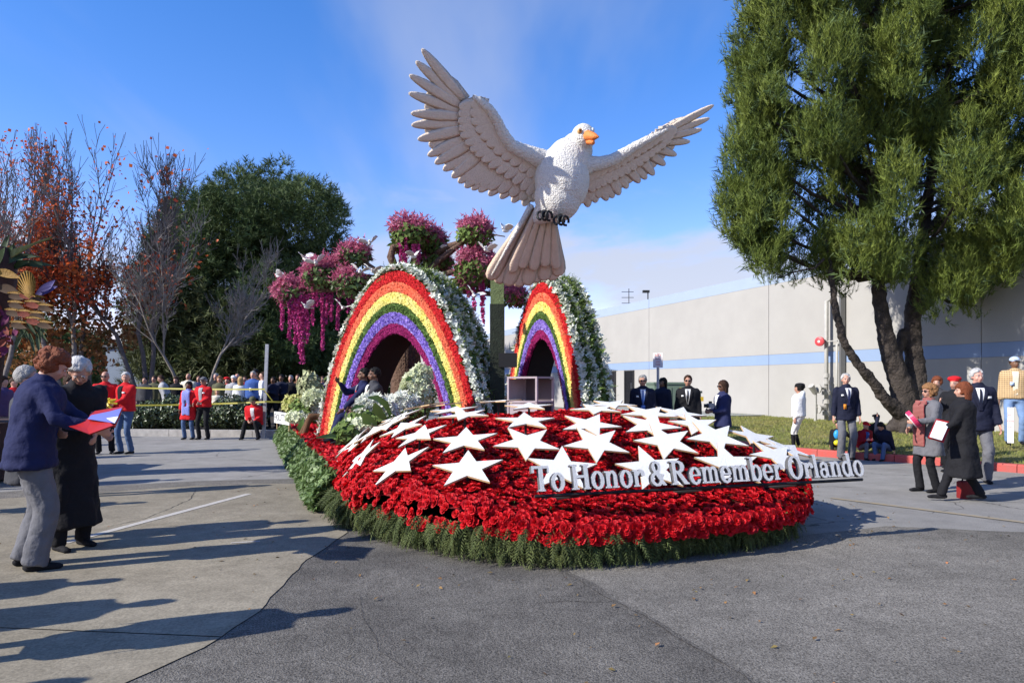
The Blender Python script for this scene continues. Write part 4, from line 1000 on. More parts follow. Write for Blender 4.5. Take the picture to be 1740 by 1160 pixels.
# plane-based wings
def plane_pt(px, py, P0, n):
    d = Vector(((px-HX)/F, 1, (HY-py)/F)); t = (P0-Vector((0, 0, CH))).dot(n)/d.dot(n); return Vector((0, 0, CH))+d*t
def feather(name, root, tip, w, n, mat_, parent, lift=0.0, th=0.011, rw=0.55, bend=0.0, prof_=None):
    "blade from root to tip in the plane with normal n (towards viewer); rounded tip"
    d = tip-root; L_ = d.length; d = d/L_; x = d.cross(n).normalized(); nn = x.cross(d).normalized()
    if nn.dot(n) < 0: nn = -nn
    st = [0, 0.25, 0.5, 0.75, 0.88, 0.96, 1.0]; ws = prof_ or [rw, 0.9, 1.0, 0.84, 0.64, 0.42, 0.15]
    V = []; 
    for s, q in zip(st, ws):
        c = root+d*(s*L_)+nn*(lift+bend*s*s*L_); hw = w/2*q
        V += [c-x*hw, c-x*hw*0.45+nn*th*0.5*min(1, q*1.6), c+nn*th*0.65*min(1, q*1.6), c+x*hw*0.45+nn*th*0.5*min(1, q*1.6), c+x*hw, c-nn*th*0.35]
    k = 6; Fc = []
    for i in range(len(st)-1):
        for j in range(k): Fc.append((i*k+j, i*k+(j+1) % k, (i+1)*k+(j+1) % k, (i+1)*k+j))
    Fc.append(tuple(range(k))[::-1]); Fc.append(tuple((len(st)-1)*k+j for j in range(k)))
    mb = MB(); mb.add(V, Fc); return obj(name, mb, mat_, parent, True)
def lerp2(P, f):
    "polyline px interpolation"
    q = f*(len(P)-1); i = min(int(q), len(P)-2); t = q-i; return (P[i][0]+(P[i+1][0]-P[i][0])*t, P[i][1]+(P[i+1][1]-P[i][1])*t)
def wing(nm, sh, n, tips, roots, lead, cov1, cov1r, cov2, cov2r, w_prim, label_):
    n = Vector(n).normalized(); P0 = at(sh[0], sh[1], DZ); pl = lambda q: plane_pt(q[0], q[1], P0, n)
    # wing root membrane/core so no gaps
    W = bpy.data.objects.new(nm, None); COL.objects.link(W); W.parent = dove; W.location = P0-wl(dove)
    k = len(tips)
    for i, tp in enumerate(tips):
        rt = lerp2(roots, i/(k-1)); a, b = pl(rt), pl(tp); L_ = (b-a).length
        wd = w_prim[0]+(w_prim[1]-w_prim[0])*min(1, max(0, i-3)/8.0)
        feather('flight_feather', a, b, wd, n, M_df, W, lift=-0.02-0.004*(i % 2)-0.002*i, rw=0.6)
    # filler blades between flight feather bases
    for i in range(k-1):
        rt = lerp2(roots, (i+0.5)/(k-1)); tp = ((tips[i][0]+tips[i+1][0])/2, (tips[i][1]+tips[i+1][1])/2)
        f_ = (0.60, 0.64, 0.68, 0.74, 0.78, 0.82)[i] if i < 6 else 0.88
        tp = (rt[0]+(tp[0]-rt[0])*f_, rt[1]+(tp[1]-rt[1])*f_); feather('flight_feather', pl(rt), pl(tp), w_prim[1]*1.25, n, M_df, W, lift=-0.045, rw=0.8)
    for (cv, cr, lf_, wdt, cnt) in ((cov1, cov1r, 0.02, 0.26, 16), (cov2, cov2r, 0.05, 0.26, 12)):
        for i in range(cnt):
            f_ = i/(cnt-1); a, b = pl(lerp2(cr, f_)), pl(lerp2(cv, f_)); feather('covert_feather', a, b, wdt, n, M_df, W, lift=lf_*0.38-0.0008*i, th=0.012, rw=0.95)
    # arm
    pts_ = [pl(q)+n*0.01 for q in lead[0]]; mb = MB(); mb.tube(pts_, lead[1], 12)
    o = obj('wing_arm', mb, M_dw, W); remesh(o, 0.025, 3, 0.03, 0.035)
    return W
ltips = [(717, 83.5), (707, 104.8), (696, 128), (695, 159), (698.7, 193.5), (699.8, 213.6), (710.5, 238), (727.5, 265.6), (739.7, 279), (754, 291), (769, 303), (780, 312), (791, 320), (803, 324), (814.8, 327.5), (831.8, 334), (851.6, 339), (872, 346), (891, 352), (905, 345)]
lroots = [(790, 172), (792, 188), (798, 205), (812, 228), (830, 244), (855, 258), (885, 268), (915, 282), (926, 300)]
wing('left_wing', (928, 280), (0.30, -0.82, -0.49), ltips, lroots,
     ([(935, 276), (915, 268), (890, 258), (868, 247), (853, 225), (843, 203), (832, 186), (815, 172), (802, 162)], [0.17, 0.15, 0.12, 0.10, 0.09, 0.08, 0.075, 0.06, 0.03]),
     [(780, 182), (778, 205), (780, 228), (795, 252), (812, 268), (835, 288), (862, 305), (888, 325), (908, 340)], [(825, 180), (835, 195), (845, 212), (855, 228), (868, 245), (885, 256), (905, 266), (922, 276), (930, 288)],
     [(800, 176), (797, 200), (808, 222), (822, 240), (842, 262), (865, 278), (890, 296), (908, 308)], [(828, 182), (838, 198), (848, 216), (857, 234), (872, 248), (890, 258), (912, 270), (928, 280)], (0.165, 0.24), '')
rtips = [(1213.9, 179.5), (1207, 202), (1194, 221), (1174, 242), (1151, 265), (1132, 282), (1113, 299), (1100, 306), (1088.7, 312), (1067.8, 321.8), (1054.5, 333), (1044, 338), (1033.7, 342.6), (1014.7, 346.4), (1001.4, 354), (982.5, 355)]
rroots = [(1128, 226), (1120, 236), (1105, 246), (1085, 256), (1062, 266), (1038, 276), (1015, 284), (1000, 292), (985, 300)]
wing('right_wing', (1000, 284), (0.22, -0.80, -0.56), rtips, rroots,
     ([(985, 284), (1005, 279), (1022, 277), (1040, 272), (1062, 259), (1080, 248), (1100, 237), (1118, 227), (1134, 219)], [0.17, 0.13, 0.11, 0.10, 0.085, 0.075, 0.065, 0.055, 0.03]),
     [(1150, 222), (1140, 240), (1120, 258), (1098, 276), (1075, 292), (1052, 304), (1030, 316), (1008, 326)], [(1118, 228), (1104, 238), (1090, 246), (1072, 256), (1050, 268), (1032, 276), (1012, 282), (998, 290)],
     [(1128, 232), (1112, 246), (1092, 260), (1068, 276), (1046, 288), (1024, 298), (1005, 308)], [(1110, 232), (1096, 240), (1078, 250), (1058, 262), (1040, 272), (1018, 280), (1000, 288)], (0.14, 0.22), '')
# thin alula spur on each wing
# tail
tn = Vector((0.15, -0.75, -0.45)).normalized(); TP = at(925, 375, DZ+0.25)
tpl = lambda q: plane_pt(q[0], q[1], TP, tn)
tail = bpy.data.objects.new('tail', None); COL.objects.link(tail); tail.parent = dove; tail.location = TP-wl(dove)
for i, (tx, ty) in enumerate(((832, 476), (846, 483), (862, 487), (880, 489), (896, 486), (910, 482), (925, 478), (940, 478), (950, 470))):
    f_ = i/8; r_ = (905+38*f_, 352+26*f_)
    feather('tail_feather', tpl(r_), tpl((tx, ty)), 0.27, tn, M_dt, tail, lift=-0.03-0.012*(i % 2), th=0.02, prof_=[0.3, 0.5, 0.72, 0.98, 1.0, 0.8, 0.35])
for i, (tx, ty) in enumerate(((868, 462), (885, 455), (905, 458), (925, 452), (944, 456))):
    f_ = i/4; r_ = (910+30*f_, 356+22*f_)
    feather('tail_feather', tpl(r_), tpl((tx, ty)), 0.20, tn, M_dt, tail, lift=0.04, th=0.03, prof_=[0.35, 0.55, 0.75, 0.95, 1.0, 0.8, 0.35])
mb = MB(); mb.tube([tpl((903, 348)), tpl((868, 410)), tpl((836, 468))], [0.05, 0.03, 0.02], 8); obj('tail_edge', mb, M_dw, tail, True)
# beak, eye, feet
mb = MB(); hb = at(999, 231, DZ-0.33); bt = at(1017, 233, DZ-0.55); mb.tube([at(993, 232, DZ-0.2), hb, hb.lerp(bt, 0.6), bt], [0.09, 0.085, 0.055, 0.012], 12)
o = obj('beak', mb, M_beak, dove, True)
mb = MB(); mb.tube([at(998, 239, DZ-0.25), at(1008, 243, DZ-0.45)], [0.07, 0.03], 10); obj('lower_beak', mb, M_beak, dove, True)
ec = at(985.5, 223.5, DZ-0.335)
for nm, r_, m_, o_ in (('eye_ring', 0.05, mat('eye_ring_tan', (0.5, 0.36, 0.2), 0.6), 0.0), ('eyeball', 0.033, mat('eye_orange', (0.55, 0.25, 0.05), 0.3), 0.028), ('pupil', 0.016, M_black, 0.058)):
    mb = MB(); mb.ell(ec+Vector((-0.1, -1, 0)).normalized()*o_, (r_, r_*0.6, r_), 12, 8); obj(nm, mb, m_, dove, True)
mb = MB(); mb.ell(at(1007, 222, DZ-0.26), (0.03, 0.05, 0.045), 10, 8); obj('eye_ring', mb, mat('eye_blue_white', (0.5, 0.55, 0.6), 0.5), dove, True)
for (fx, fy) in ((926, 366), (954, 374)):
    f0 = at(fx, fy, DZ-0.42); ft = bpy.data.objects.new('foot', None); COL.objects.link(ft); ft.parent = dove; ft.location = f0-wl(dove)
    for k in range(3):
        c = f0+Vector((-0.07+k*0.065, 0.02, 0)); mb = MB(); ring = [c+Vector((0.05*math.cos(a), -0.03*k+0.03*math.sin(a+k), 0.07*math.sin(a)-0.01*k)) for a in [x*0.68-0.4 for x in range(9)]]
        mb.tube(ring, 0.02, 7); obj('claw', mb, M_black, ft, True)
    mb = MB(); mb.tube([f0+Vector((-0.02, 0.05, 0.02)), f0+Vector((0.0, 0.28, 0.12))], 0.05, 8); obj('leg', mb, M_black, ft, True)

# ------------------------------------------------------------------ blossom tree on the float
M_ftrunk = mat('float_bark', (0.13, 0.078, 0.055), 0.9, 0.35, 14, 1.0, 22)
tb_ = Vector((at(682, 600, 16.3).x, 16.3, 0.47))
ft = empty('blossom_tree', tb_, 'tall brown tree on the float hung with long magenta blossom strands', 'tree')
mb = MB(); N_ = 22; H_ = [0.47, 0.9, 1.4, 1.9, 2.4, 3.0, 3.6]; Rr_ = [0.46, 0.38, 0.33, 0.32, 0.31, 0.30, 0.26]
vs_ = []; fs_ = []
for i, (z, r_) in enumerate(zip(H_, Rr_)):
    for k in range(N_*2):
        a = math.pi*k/N_; rr = r_*(1.0+(0.09 if k % 2 else -0.07)+0.08*noise.noise(Vector((k*0.7, z*1.3, 2)))); vs_.append((tb_.x+0.12*math.sin(z)+rr*math.cos(a+0.12*z), tb_.y+rr*math.sin(a+0.12*z), z))
n2 = N_*2
for i in range(len(H_)-1):
    for k in range(n2): fs_.append((i*n2+k, i*n2+(k+1) % n2, (i+1)*n2+(k+1) % n2, (i+1)*n2+k))
mb.add(vs_, fs_); obj('trunk', mb, M_ftrunk, ft, True)
top_ = Vector((tb_.x+0.05, tb_.y, 3.3))
CL = [(700, 392, 16.0, 0.50, 0.36), (688, 412, 16.2, 0.30, 0.24), (736, 408, 16.3, 0.30, 0.30), (742, 442, 16.4, 0.36, 0.26), (807, 392, 15.6, 0.40, 0.28), (806, 450, 15.8, 0.45, 0.36), (798, 470, 15.9, 0.35, 0.25), (601, 430, 16.8, 0.40, 0.28), (497, 492, 17.4, 0.42, 0.34), (545, 462, 17.0, 0.44, 0.36), (597, 476, 16.6, 0.46, 0.34), (572, 458, 17.0, 0.34, 0.25), (878, 500, 16.2, 0.3, 0.25), (845, 470, 17.0, 0.4, 0.3)]
M_blos = mat('magenta_blossom', (0.44, 0.05, 0.17), 0.75, 0.0, 10, col2=(0.66, 0.28, 0.34), rnd=0.4, trans=0.2)
M_strand = mat('strand_blossom', (0.42, 0.02, 0.17), 0.8, 0.0, 20, col2=(0.58, 0.09, 0.28), rnd=0.4, trans=0.15)
for (px, py, Z, rx, rz_) in CL:
    c = at(px, py, Z)
    # branch to the clump
    mid = top_.lerp(c, 0.5)+Vector((random.uniform(-.15, .15), 0.1, 0.25)); mb = MB(); mb.tube([top_, top_.lerp(mid, .5)+Vector((0, 0, .12)), mid, c-Vector((0, 0, .05))], [0.12, 0.10, 0.075, 0.05], 8); obj('branch', mb, M_ftrunk, ft, True)
    subs = [in_ell(int(300*rx/0.4), c+Vector((random.uniform(-.45, .45)*rx, random.uniform(-.3, .3)*rx, random.uniform(-.35, .45)*rz_)), (rx*q_, rx*q_, rz_*q_), 0.4) for q_ in (0.75, 0.62, 0.5, 0.42)]
    P = np.concatenate([x_[0] for x_ in subs]); P = P+RS.normal(0, 0.05, P.shape); d = np.concatenate([x_[1] for x_ in subs]); k = len(P); ax = d+RS.normal(0, .6, (k, 3))
    sp_t = [(-.10, 0, 0), (.10, 0, 0), (0, 0, 1.0), (0, -.12, .2), (0, .12, .2), (.05, 0, .95)]
    Va, Fa = scatter(sp_t, [(0, 1, 2), (3, 4, 5)], P, rotm(k, axis=ax), 0.10+0.05*RS.rand(k)); o1 = (Va, Fa)
    Va2, Fa2 = scatter(blos_t, blos_f, P, rotm(k, axis=ax), 0.03+0.02*RS.rand(k)); Va, Fa = merge(o1, (Va2, Fa2)); arr_obj('blossom_cluster', Va, Fa, M_blos, ft)
    k = int(420*rx/0.4); P, d = in_ell(k, c-Vector((0, 0, rz_*0.35)), (rx*1.02, rx, rz_*0.75), 0.5)
    Va, Fa = scatter(leaf_t, leaf_f, P, rotm(k, axis=d+RS.normal(0, .6, (k, 3))), 0.11+0.06*RS.rand(k)); arr_obj('foliage', Va, Fa, M_fern if px > 640 else M_leaf1, ft)
# curved loop branch beside the tall clump
mb = MB(); mb.tube([at(672, 458, 16), at(664, 436, 16), at(668, 420, 16), at(684, 414, 16), at(700, 405, 16)], [0.09, 0.09, 0.08, 0.06, 0.04], 8); obj('branch', mb, M_ftrunk, ft, True)
mb = MB(); mb.tube([at(742, 432, 16.2), at(757, 420, 16), at(780, 413, 15.8), at(800, 405, 15.7)], [0.08, 0.07, 0.06, 0.04], 8); obj('branch', mb, M_ftrunk, ft, True)
STR = [(480, 500, 560), (493, 505, 578), (503, 505, 583), (513, 500, 617), (509, 505, 600), (523, 500, 582), (532, 470, 552), (548, 470, 595), (556, 470, 550), (563, 480, 545), (575, 480, 560), (592, 480, 530), (540, 475, 520), (600, 485, 530), (497, 505, 540),
       (681, 400, 450), (690, 400, 452), (704, 405, 455), (712, 400, 450), (785, 400, 432), (798, 400, 470), (812, 400, 470), (833, 415, 455), (797, 470, 506), (805, 470, 530), (821, 470, 548), (818, 480, 520), (500, 495, 525), (518, 500, 545)]
for (px, y0, y1) in STR:
    Z = 17.2 if px < 640 else 15.8; a = at(px, y0, Z); b = at(px+random.uniform(-2, 2), y1, Z); ln = (a-b).length; k = int(ln*330); wd = 0.034 if px not in (513, 509) else 0.07
    f_ = RS.rand(k); sw = np.sin(f_*9+px)*0.012; rr = wd*(1-0.35*f_)*(0.6+0.6*RS.rand(k)); an2 = RS.rand(k)*6.28
    P = np.array(a)[None, :]*(1-f_[:, None])+np.array(b)[None, :]*f_[:, None]+np.stack([rr*np.cos(an2)+sw, rr*np.sin(an2), 0*f_], 1)
    Va, Fa = scatter(petal_t, petal_f, P, rotm(k), 0.035+0.015*RS.rand(k)); arr_obj('blossom_strand', Va, Fa, M_strand, ft)
# ------------------------------------------------------------------ little white doves in the tree
M_sd = mat('small_dove_white', (0.72, 0.71, 0.68), 0.8, 0.06, 8, 0.3, 40)
def small_dove(name, loc, label):
    e = empty(name, loc, label, 'dove', 'small white doves perched in the blossom tree')
    mb = MB(); mb.ell((0, 0, 0), (0.065, 0.12, 0.06), 12, 8); mb.ell((0, 0.11, 0.06), (0.038, 0.045, 0.04), 10, 8); mb.cap((0, 0.07, 0.02), (0, 0.10, 0.06), 0.045, 0.035, 8)
    b = obj('dove_body', mb, M_sd, e, True, local=True)
    mb = MB(); mb.add([(-.03, -.08, 0), (.03, -.08, 0), (.075, -.24, -.01), (-.075, -.24, -.01), (-.03, -.08, .015), (.03, -.08, .015), (.075, -.24, .005), (-.075, -.24, .005)], [(0, 3, 2, 1), (4, 5, 6, 7), (0, 1, 5, 4), (1, 2, 6, 5), (2, 3, 7, 6), (3, 0, 4, 7)]); obj('tail', mb, M_sd, e, local=True)
    for s in (-1, 1):
        mb = MB(); out_ = [(0.04, 0.07, 0.03), (0.14, 0.12, 0.15), (0.27, 0.08, 0.22), (0.36, -0.03, 0.2), (0.30, -0.06, 0.17), (0.28, -0.12, 0.15), (0.20, -0.11, 0.11), (0.15, -0.14, 0.08), (0.05, -0.08, 0.03)]
        up_ = [(s*x, y, z+0.008) for x, y, z in out_]; dn = [(s*x, y, z-0.008) for x, y, z in out_]; n9 = 9
        mb.add(up_+dn, [tuple(range(9)), tuple(range(9, 18))[::-1]]+[(i, 9+i, 9+(i+1) % 9, (i+1) % 9) for i in range(9)]); obj('wing', mb, M_sd, e, local=True)
    mb = MB(); mb.tube([(0, 0.15, 0.06), (0, 0.185, 0.052)], [0.012, 0.002], 6); obj('beak', mb, M_beak, e, local=True)
    return e
SD = [(475, 470, 17.2, 100, 'white dove on the leftmost and lowest blossom clump'), (519, 440, 16.9, 60, 'white dove just up right of the lowest left blossom clump'), (537, 447, 16.6, 190, 'white dove with raised wings in front of the second left blossom clump'),
      (628, 414, 16.6, 200, 'white dove flapping beside the clump highest on the left side'), (612, 462, 16.3, 185, 'white dove with arched wings just left of the big arch top'), (634, 461, 16.3, 170, 'white dove touching the upper left rim of the big arch'),
      (522, 522, 17.0, 140, 'white dove hanging among the long magenta strands'), (583, 523, 16.8, 20, 'white dove low between strands near the big arch left side'), (768, 425, 16.0, 200, 'white dove between the two tall blossom clumps'),
      (826, 425, 15.3, 160, 'white dove beside the right tall clump near the great dove tail'), (859, 392, 15.2, 120, 'white dove alone on a bare twig left of the great dove tail'), (703, 436, 15.7, 240, 'white dove under the tallest blossom clump'), (806, 502, 15.4, 30, 'white dove behind the arch rim below the right clump')]
proto = None
for (px, py, Z, rz, lab) in SD:
    if proto is None: proto = small_dove('small_dove', at(px, py, Z), lab); d_ = proto
    else: d_ = copy_tree(proto); d_.location = at(px, py, Z); d_['label'] = lab
    d_.rotation_euler = (random.uniform(-.3, .3), random.uniform(-.35, .35), R(rz)); d_.scale = (0.68,)*3
mb = MB(); mb.tube([at(806, 405, 15.6), at(835, 398, 15.4), at(858, 402, 15.25)], [0.03, 0.02, 0.012], 6); obj('branch', mb, M_ftrunk, ft, True)

# ------------------------------------------------------------------ bouquets
M_lily = mat('lily_cream', (0.72, 0.74, 0.55), 0.6, 0.0, 10, col2=(0.62, 0.68, 0.40), trans=0.25, rnd=0.15)
M_white2 = mat('lily_white', (0.80, 0.80, 0.74), 0.6, 0.0, 10, col2=(0.72, 0.75, 0.62), trans=0.25, rnd=0.12)
M_lime = mat('orchid_lime', (0.42, 0.46, 0.10), 0.6, 0.0, 10, col2=(0.55, 0.50, 0.22), trans=0.25, rnd=0.25)
M_blade = mat('broad_leaf', (0.12, 0.21, 0.05), 0.4, 0.12, 4, trans=0.25)
lily_t = []; lily_f = []
for k in range(6):
    a = 2*math.pi*k/6; b = len(lily_t); c_, s_ = math.cos(a), math.sin(a); wx, wy = -s_*0.2, c_*0.2
    lily_t += [(0, 0, -0.2), (0.5*c_+wx, 0.5*s_+wy, 0.35), (1.0*c_, 1.0*s_, 0.40), (0.5*c_-wx, 0.5*s_-wy, 0.35)]; lily_f += [(b, b+1, b+2), (b, b+2, b+3)]
def bouquet(name, blobs, label, blades=(), base=None):
    e = empty(name, base, label, 'flowers')
    for (px, py, Z, rx, rz_, m, k, sz, nm) in blobs:
        c = at(px, py, Z); P, d = in_ell(k, c, (rx, rx*0.8, rz_), 0.6); ax = d+RS.normal(0, .35, (k, 3))+np.array([-0.3, -0.4, 0.2])
        Va, Fa = scatter(lily_t if nm == 'lily' else (leaf_t if nm in ('leaves', 'sprigs') else blos_t), lily_f if nm == 'lily' else (leaf_f if nm in ('leaves', 'sprigs') else blos_f), P, rotm(k, axis=ax), sz*(0.7+0.6*RS.rand(k)))
        arr_obj({'lily': 'lily_cluster', 'leaves': 'foliage', 'sprigs': 'sprigs', 'orchid': 'orchid_spray'}[nm], Va, Fa, m, e)
    for bl in blades:
        pts_ = [at(x, y, z) for x, y, z in bl[0]]; wd = bl[1]; V = []; Fc = []; n9 = len(pts_)
        for i, p in enumerate(pts_):
            f_ = i/(n9-1); q = pts_[min(i+1, n9-1)]-pts_[max(0, i-1)]; sd = q.cross(Vector((0, -1, 0.35))).normalized(); h = wd*math.sin(math.pi*min(0.97, 0.08+0.9*f_))**0.7
            V += [tuple(p-sd*h), tuple(p+Vector((0, 0.01, -0.012))), tuple(p+sd*h)]
            if i: a = 3*i-3; Fc += [(a, a+1, a+4, a+3), (a+1, a+2, a+5, a+4)]
        arr_obj('leaf_blade', V, Fc, M_blade, e, smooth=True)
    return e
bouquet('bouquet', [(706, 668, 12.2, 0.26, 0.42, M_lily, 230, 0.085, 'lily'), (716, 640, 12.3, 0.18, 0.20, M_lily, 110, 0.08, 'lily'), (684, 686, 12.0, 0.30, 0.20, M_white2, 190, 0.075, 'lily'), (722, 672, 12.4, 0.2, 0.3, M_fern, 260, 0.10, 'leaves'), (700, 700, 12.0, 0.34, 0.12, M_fern, 260, 0.09, 'leaves')],
        'tall cream lily bouquet just inside the right foot of the big arch', [(((704, 646, 12.1), (697, 642, 12.0), (690, 646, 11.9)), 0.05)], at(706, 712, 12.2))
bouquet('bouquet', [(628, 690, 11.4, 0.20, 0.17, M_white2, 170, 0.105, 'lily'), (650, 697, 11.4, 0.22, 0.16, M_white2, 150, 0.09, 'lily'), (612, 712, 11.2, 0.26, 0.12, M_fern, 260, 0.10, 'leaves'), (590, 735, 10.9, 0.22, 0.16, M_fern, 420, 0.12, 'sprigs'), (640, 712, 11.2, 0.30, 0.10, M_fern, 300, 0.09, 'leaves'), (610, 722, 11.0, 0.26, 0.10, M_lily, 200, 0.05, 'orchid')],
        'low white lily bouquet with broad green leaves in front of the blue suited rider', [(((664, 704, 11.2), (655, 686, 11.1), (641, 676, 11.0), (625, 675, 10.9)), 0.055), (((654, 712, 11.0), (640, 696, 10.9), (636, 684, 10.8)), 0.08), (((640, 720, 10.9), (622, 712, 10.8), (616, 702, 10.7)), 0.09), (((585, 744, 10.8), (562, 740, 10.7), (537, 743, 10.6)), 0.04), (((620, 690, 11.2), (606, 690, 11.1), (596, 697, 11.0)), 0.035)], at(615, 740, 11.1))
bouquet('bouquet', [(502, 688, 16.3, 0.30, 0.22, M_lime, 240, 0.075, 'orchid'), (536, 678, 16.0, 0.30, 0.22, M_lily, 240, 0.085, 'lily'), (508, 708, 15.9, 0.30, 0.14, M_lily, 160, 0.06, 'orchid'), (525, 655, 16.4, 0.26, 0.30, mat('dry_sprig', (0.38, 0.37, 0.22), 0.8, 0.0, 5, col2=(0.24, 0.28, 0.13), rnd=0.4), 420, 0.14, 'sprigs'), (518, 696, 16.1, 0.38, 0.28, M_fern, 380, 0.12, 'leaves'), (545, 690, 16.0, 0.2, 0.3, M_white2, 160, 0.07, 'lily')],
        'mixed lime and cream bouquet with dry sprigs at the rear left of the float', [(((520, 745, 15.6), (510, 725, 15.5), (516, 708, 15.5)), 0.08)], at(515, 738, 16.0))
# ------------------------------------------------------------------ trees
M_pbark = mat('pine_bark', (0.050, 0.040, 0.033), 0.95, 0.4, 5, 1.0, 18)
M_needle = mat('pine_needles', (0.085, 0.128, 0.020), 0.65, 0.0, 0.8, col2=(0.190, 0.230, 0.036), rnd=0.35, trans=0.18)
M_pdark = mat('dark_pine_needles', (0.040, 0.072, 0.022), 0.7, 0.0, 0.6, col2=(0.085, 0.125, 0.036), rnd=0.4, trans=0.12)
def tube_px(pts, n=9):
    mb = MB(); mb.tube([at(x, y, Z) for x, y, Z, r in pts], [r for *_, r in pts], n); return mb
# the trunks and limbs of the pine on the right
TZ = 19.0
pine = empty('pine_tree', at(1542, 728, TZ), 'tall multi trunked pine with bright green tufted crown standing on the right lawn', 'tree')
tr = MB()
for pts in ([(1550, 735, 19, .62), (1545, 715, 19, .50), (1538, 690, 19, .43), (1530, 650, 19, .36), (1512, 600, 19, .30), (1500, 545, 19, .25), (1492, 490, 19, .21), (1490, 430, 19.1, .18), (1500, 330, 19.3, .15), (1510, 200, 19.5, .12), (1520, 60, 19.6, .09)],
            [(1545, 720, 19.1, .45), (1553, 680, 19.1, .40), (1556, 640, 19.2, .34), (1552, 590, 19.3, .28), (1550, 530, 19.4, .25), (1560, 470, 19.5, .22), (1568, 400, 19.6, .19), (1578, 330, 19.7, .17), (1600, 200, 19.8, .13), (1620, 80, 20, .1)],
            [(1535, 705, 18.9, .30), (1505, 680, 18.7, .20), (1484, 650, 18.6, .17), (1455, 615, 18.5, .15), (1433, 580, 18.4, .13), (1420, 530, 18.3, .12), (1415, 490, 18.3, .11), (1411, 455, 18.3, .10), (1400, 400, 18.4, .08)],
            [(1520, 640, 19, .24), (1525, 600, 19.2, .17), (1535, 560, 19.4, .14)],
            [(1552, 540, 19.3, .18), (1590, 500, 19.4, .12), (1640, 455, 19.5, .09), (1690, 420, 19.6, .07)],
            [(1568, 400, 19.5, .14), (1625, 350, 19.7, .1), (1690, 300, 19.9, .07)]):
    tr.tube([at(x, y, Z) for x, y, Z, r in pts], [r*0.8 for *_, r in pts], 11)
for k in range(8):
    a = k*0.8; tr.tube([at(1545, 712, 19), at(1545, 728, 19)+Vector((0.5*math.cos(a), 0.5*math.sin(a), -0.05)), at(1545, 738, 19)+Vector((0.95*math.cos(a), 0.95*math.sin(a), -0.15))], [0.3, 0.17, 0.05], 7)
to = obj('trunk', tr, M_pbark, pine, True); remesh(to, 0.045, 3, 0.09, 0.16)
def tuft(nn=14, L_=1.0, w0=0.028, spread=0.55, seed=1):
    r = np.random.RandomState(seed); V = []; Fc = []
    for i in range(nn):
        f_ = r.rand(); base = np.array([0, 0, f_*0.75]); a = r.rand()*6.28; th = spread*(0.6+0.9*r.rand())
        d = np.array([math.sin(th)*math.cos(a), math.sin(th)*math.sin(a), math.cos(th)]); s = np.cross(d, r.normal(size=3)); s /= np.linalg.norm(s); ln = L_*(0.35+0.3*r.rand())
        b = len(V); V += [base-s*w0, base+s*w0, base+d*ln]; Fc.append((b, b+1, b+2))
    return np.array(V), np.array(Fc)
T1 = tuft(21, 0.62, 0.016, 0.55, 1); T2 = tuft(12, 1.0, 0.035, 0.8, 2); T3 = tuft(12, 0.8, 0.03, 0.8, 3)
def crown(blobs, T, density, size, mat_, parent, up=0.8, shell=0.45, name='crown', jit=0.4):
    bits = []
    for (px, py, Z, rx, rz_) in blobs:
        c = at(px, py, Z) if not isinstance(px, Vector) else px
        k = int(density*(rx*rx*0.5+rx*rz_)); P, d = in_ell(k, c, (rx, rx*0.85, rz_), shell)
        nz_ = np.array([noise.noise(Vector(tuple(p*1.3)))+0.5*noise.noise(Vector(tuple(p*3.1))) for p in P]); keep = nz_ > -0.22; P, d = P[keep], d[keep]
        ax = d*0.7+RS.normal(0, jit, d.shape); ax[:, 2] += up
        bits.append(scatter(T[0], T[1], P, rotm(len(P), axis=ax), size*(0.7+0.6*RS.rand(len(P)))))
    Va, Fa = merge(*bits); return arr_obj(name, Va, Fa, mat_, parent)
# branchy lumps: many upward pointing plumes over the crown volume
PB = []
outline_l = [(1262, 8), (1268, 60), (1262, 120), (1252, 175), (1245, 235), (1238, 300), (1232, 345), (1248, 385), (1275, 425)]
rnd_ = random.Random(5)
def inside_crown(x, y):
    L_ = np.interp(y, [-260, -120, 0, 130, 260, 340, 400, 440, 470], [1400, 1330, 1250, 1248, 1240, 1222, 1245, 1290, 1390])
    if y > 455 and x < 1410: return False
    bot = np.interp(x, [1220, 1260, 1300, 1400, 1500, 1560, 1600, 1640, 1700, 1760], [370, 430, 450, 465, 470, 440, 520, 530, 510, 420])
    return x > L_+12 and y < bot-10
for i in range(360):
    for _ in range(40):
        x = rnd_.uniform(1225, 1860); y = rnd_.uniform(-330, 520)
        if not inside_crown(x, y): continue
        if 1575 < x < 1600 and 330 < y < 430: continue
        if 1600 < x < 1660 and 150 < y < 420 and rnd_.random() < 0.4: continue
        if 1520 < x < 1590 and 360 < y < 450 and rnd_.random() < 0.8: continue
        break
    Z = rnd_.uniform(16.6, 21.5) if y < 400 else rnd_.uniform(17.2, 20)
    if x < 1300: Z = rnd_.uniform(17.5, 20.5)
    PB.append((x, y, Z, rnd_.uniform(0.36, 0.58), rnd_.uniform(0.65, 1.0)))
for (x, y) in outline_l: PB.append((x+14, y, 18.7, 0.42, 0.75)); PB.append((x+34, y+22, 18.2, 0.42, 0.7))
for (x, y) in ((1262, 405), (1285, 428), (1330, 435), (1365, 430), (1420, 440), (1450, 425), (1460, 445), (1595, 480), (1640, 500), (1660, 520), (1690, 470), (1560, 450), (1600, 430), (1720, 350), (1700, 300), (1735, 290), (1660, 380), (1600, 250), (1500, 280)): PB.append((x, y, 18.4, 0.40, 0.45))
crown(PB, T1, 290, 0.46, M_needle, pine, up=1.9, shell=0.2, jit=0.35)
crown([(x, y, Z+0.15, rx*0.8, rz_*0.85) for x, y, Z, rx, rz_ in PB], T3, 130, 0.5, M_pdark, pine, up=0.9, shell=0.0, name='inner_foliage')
mb = MB()
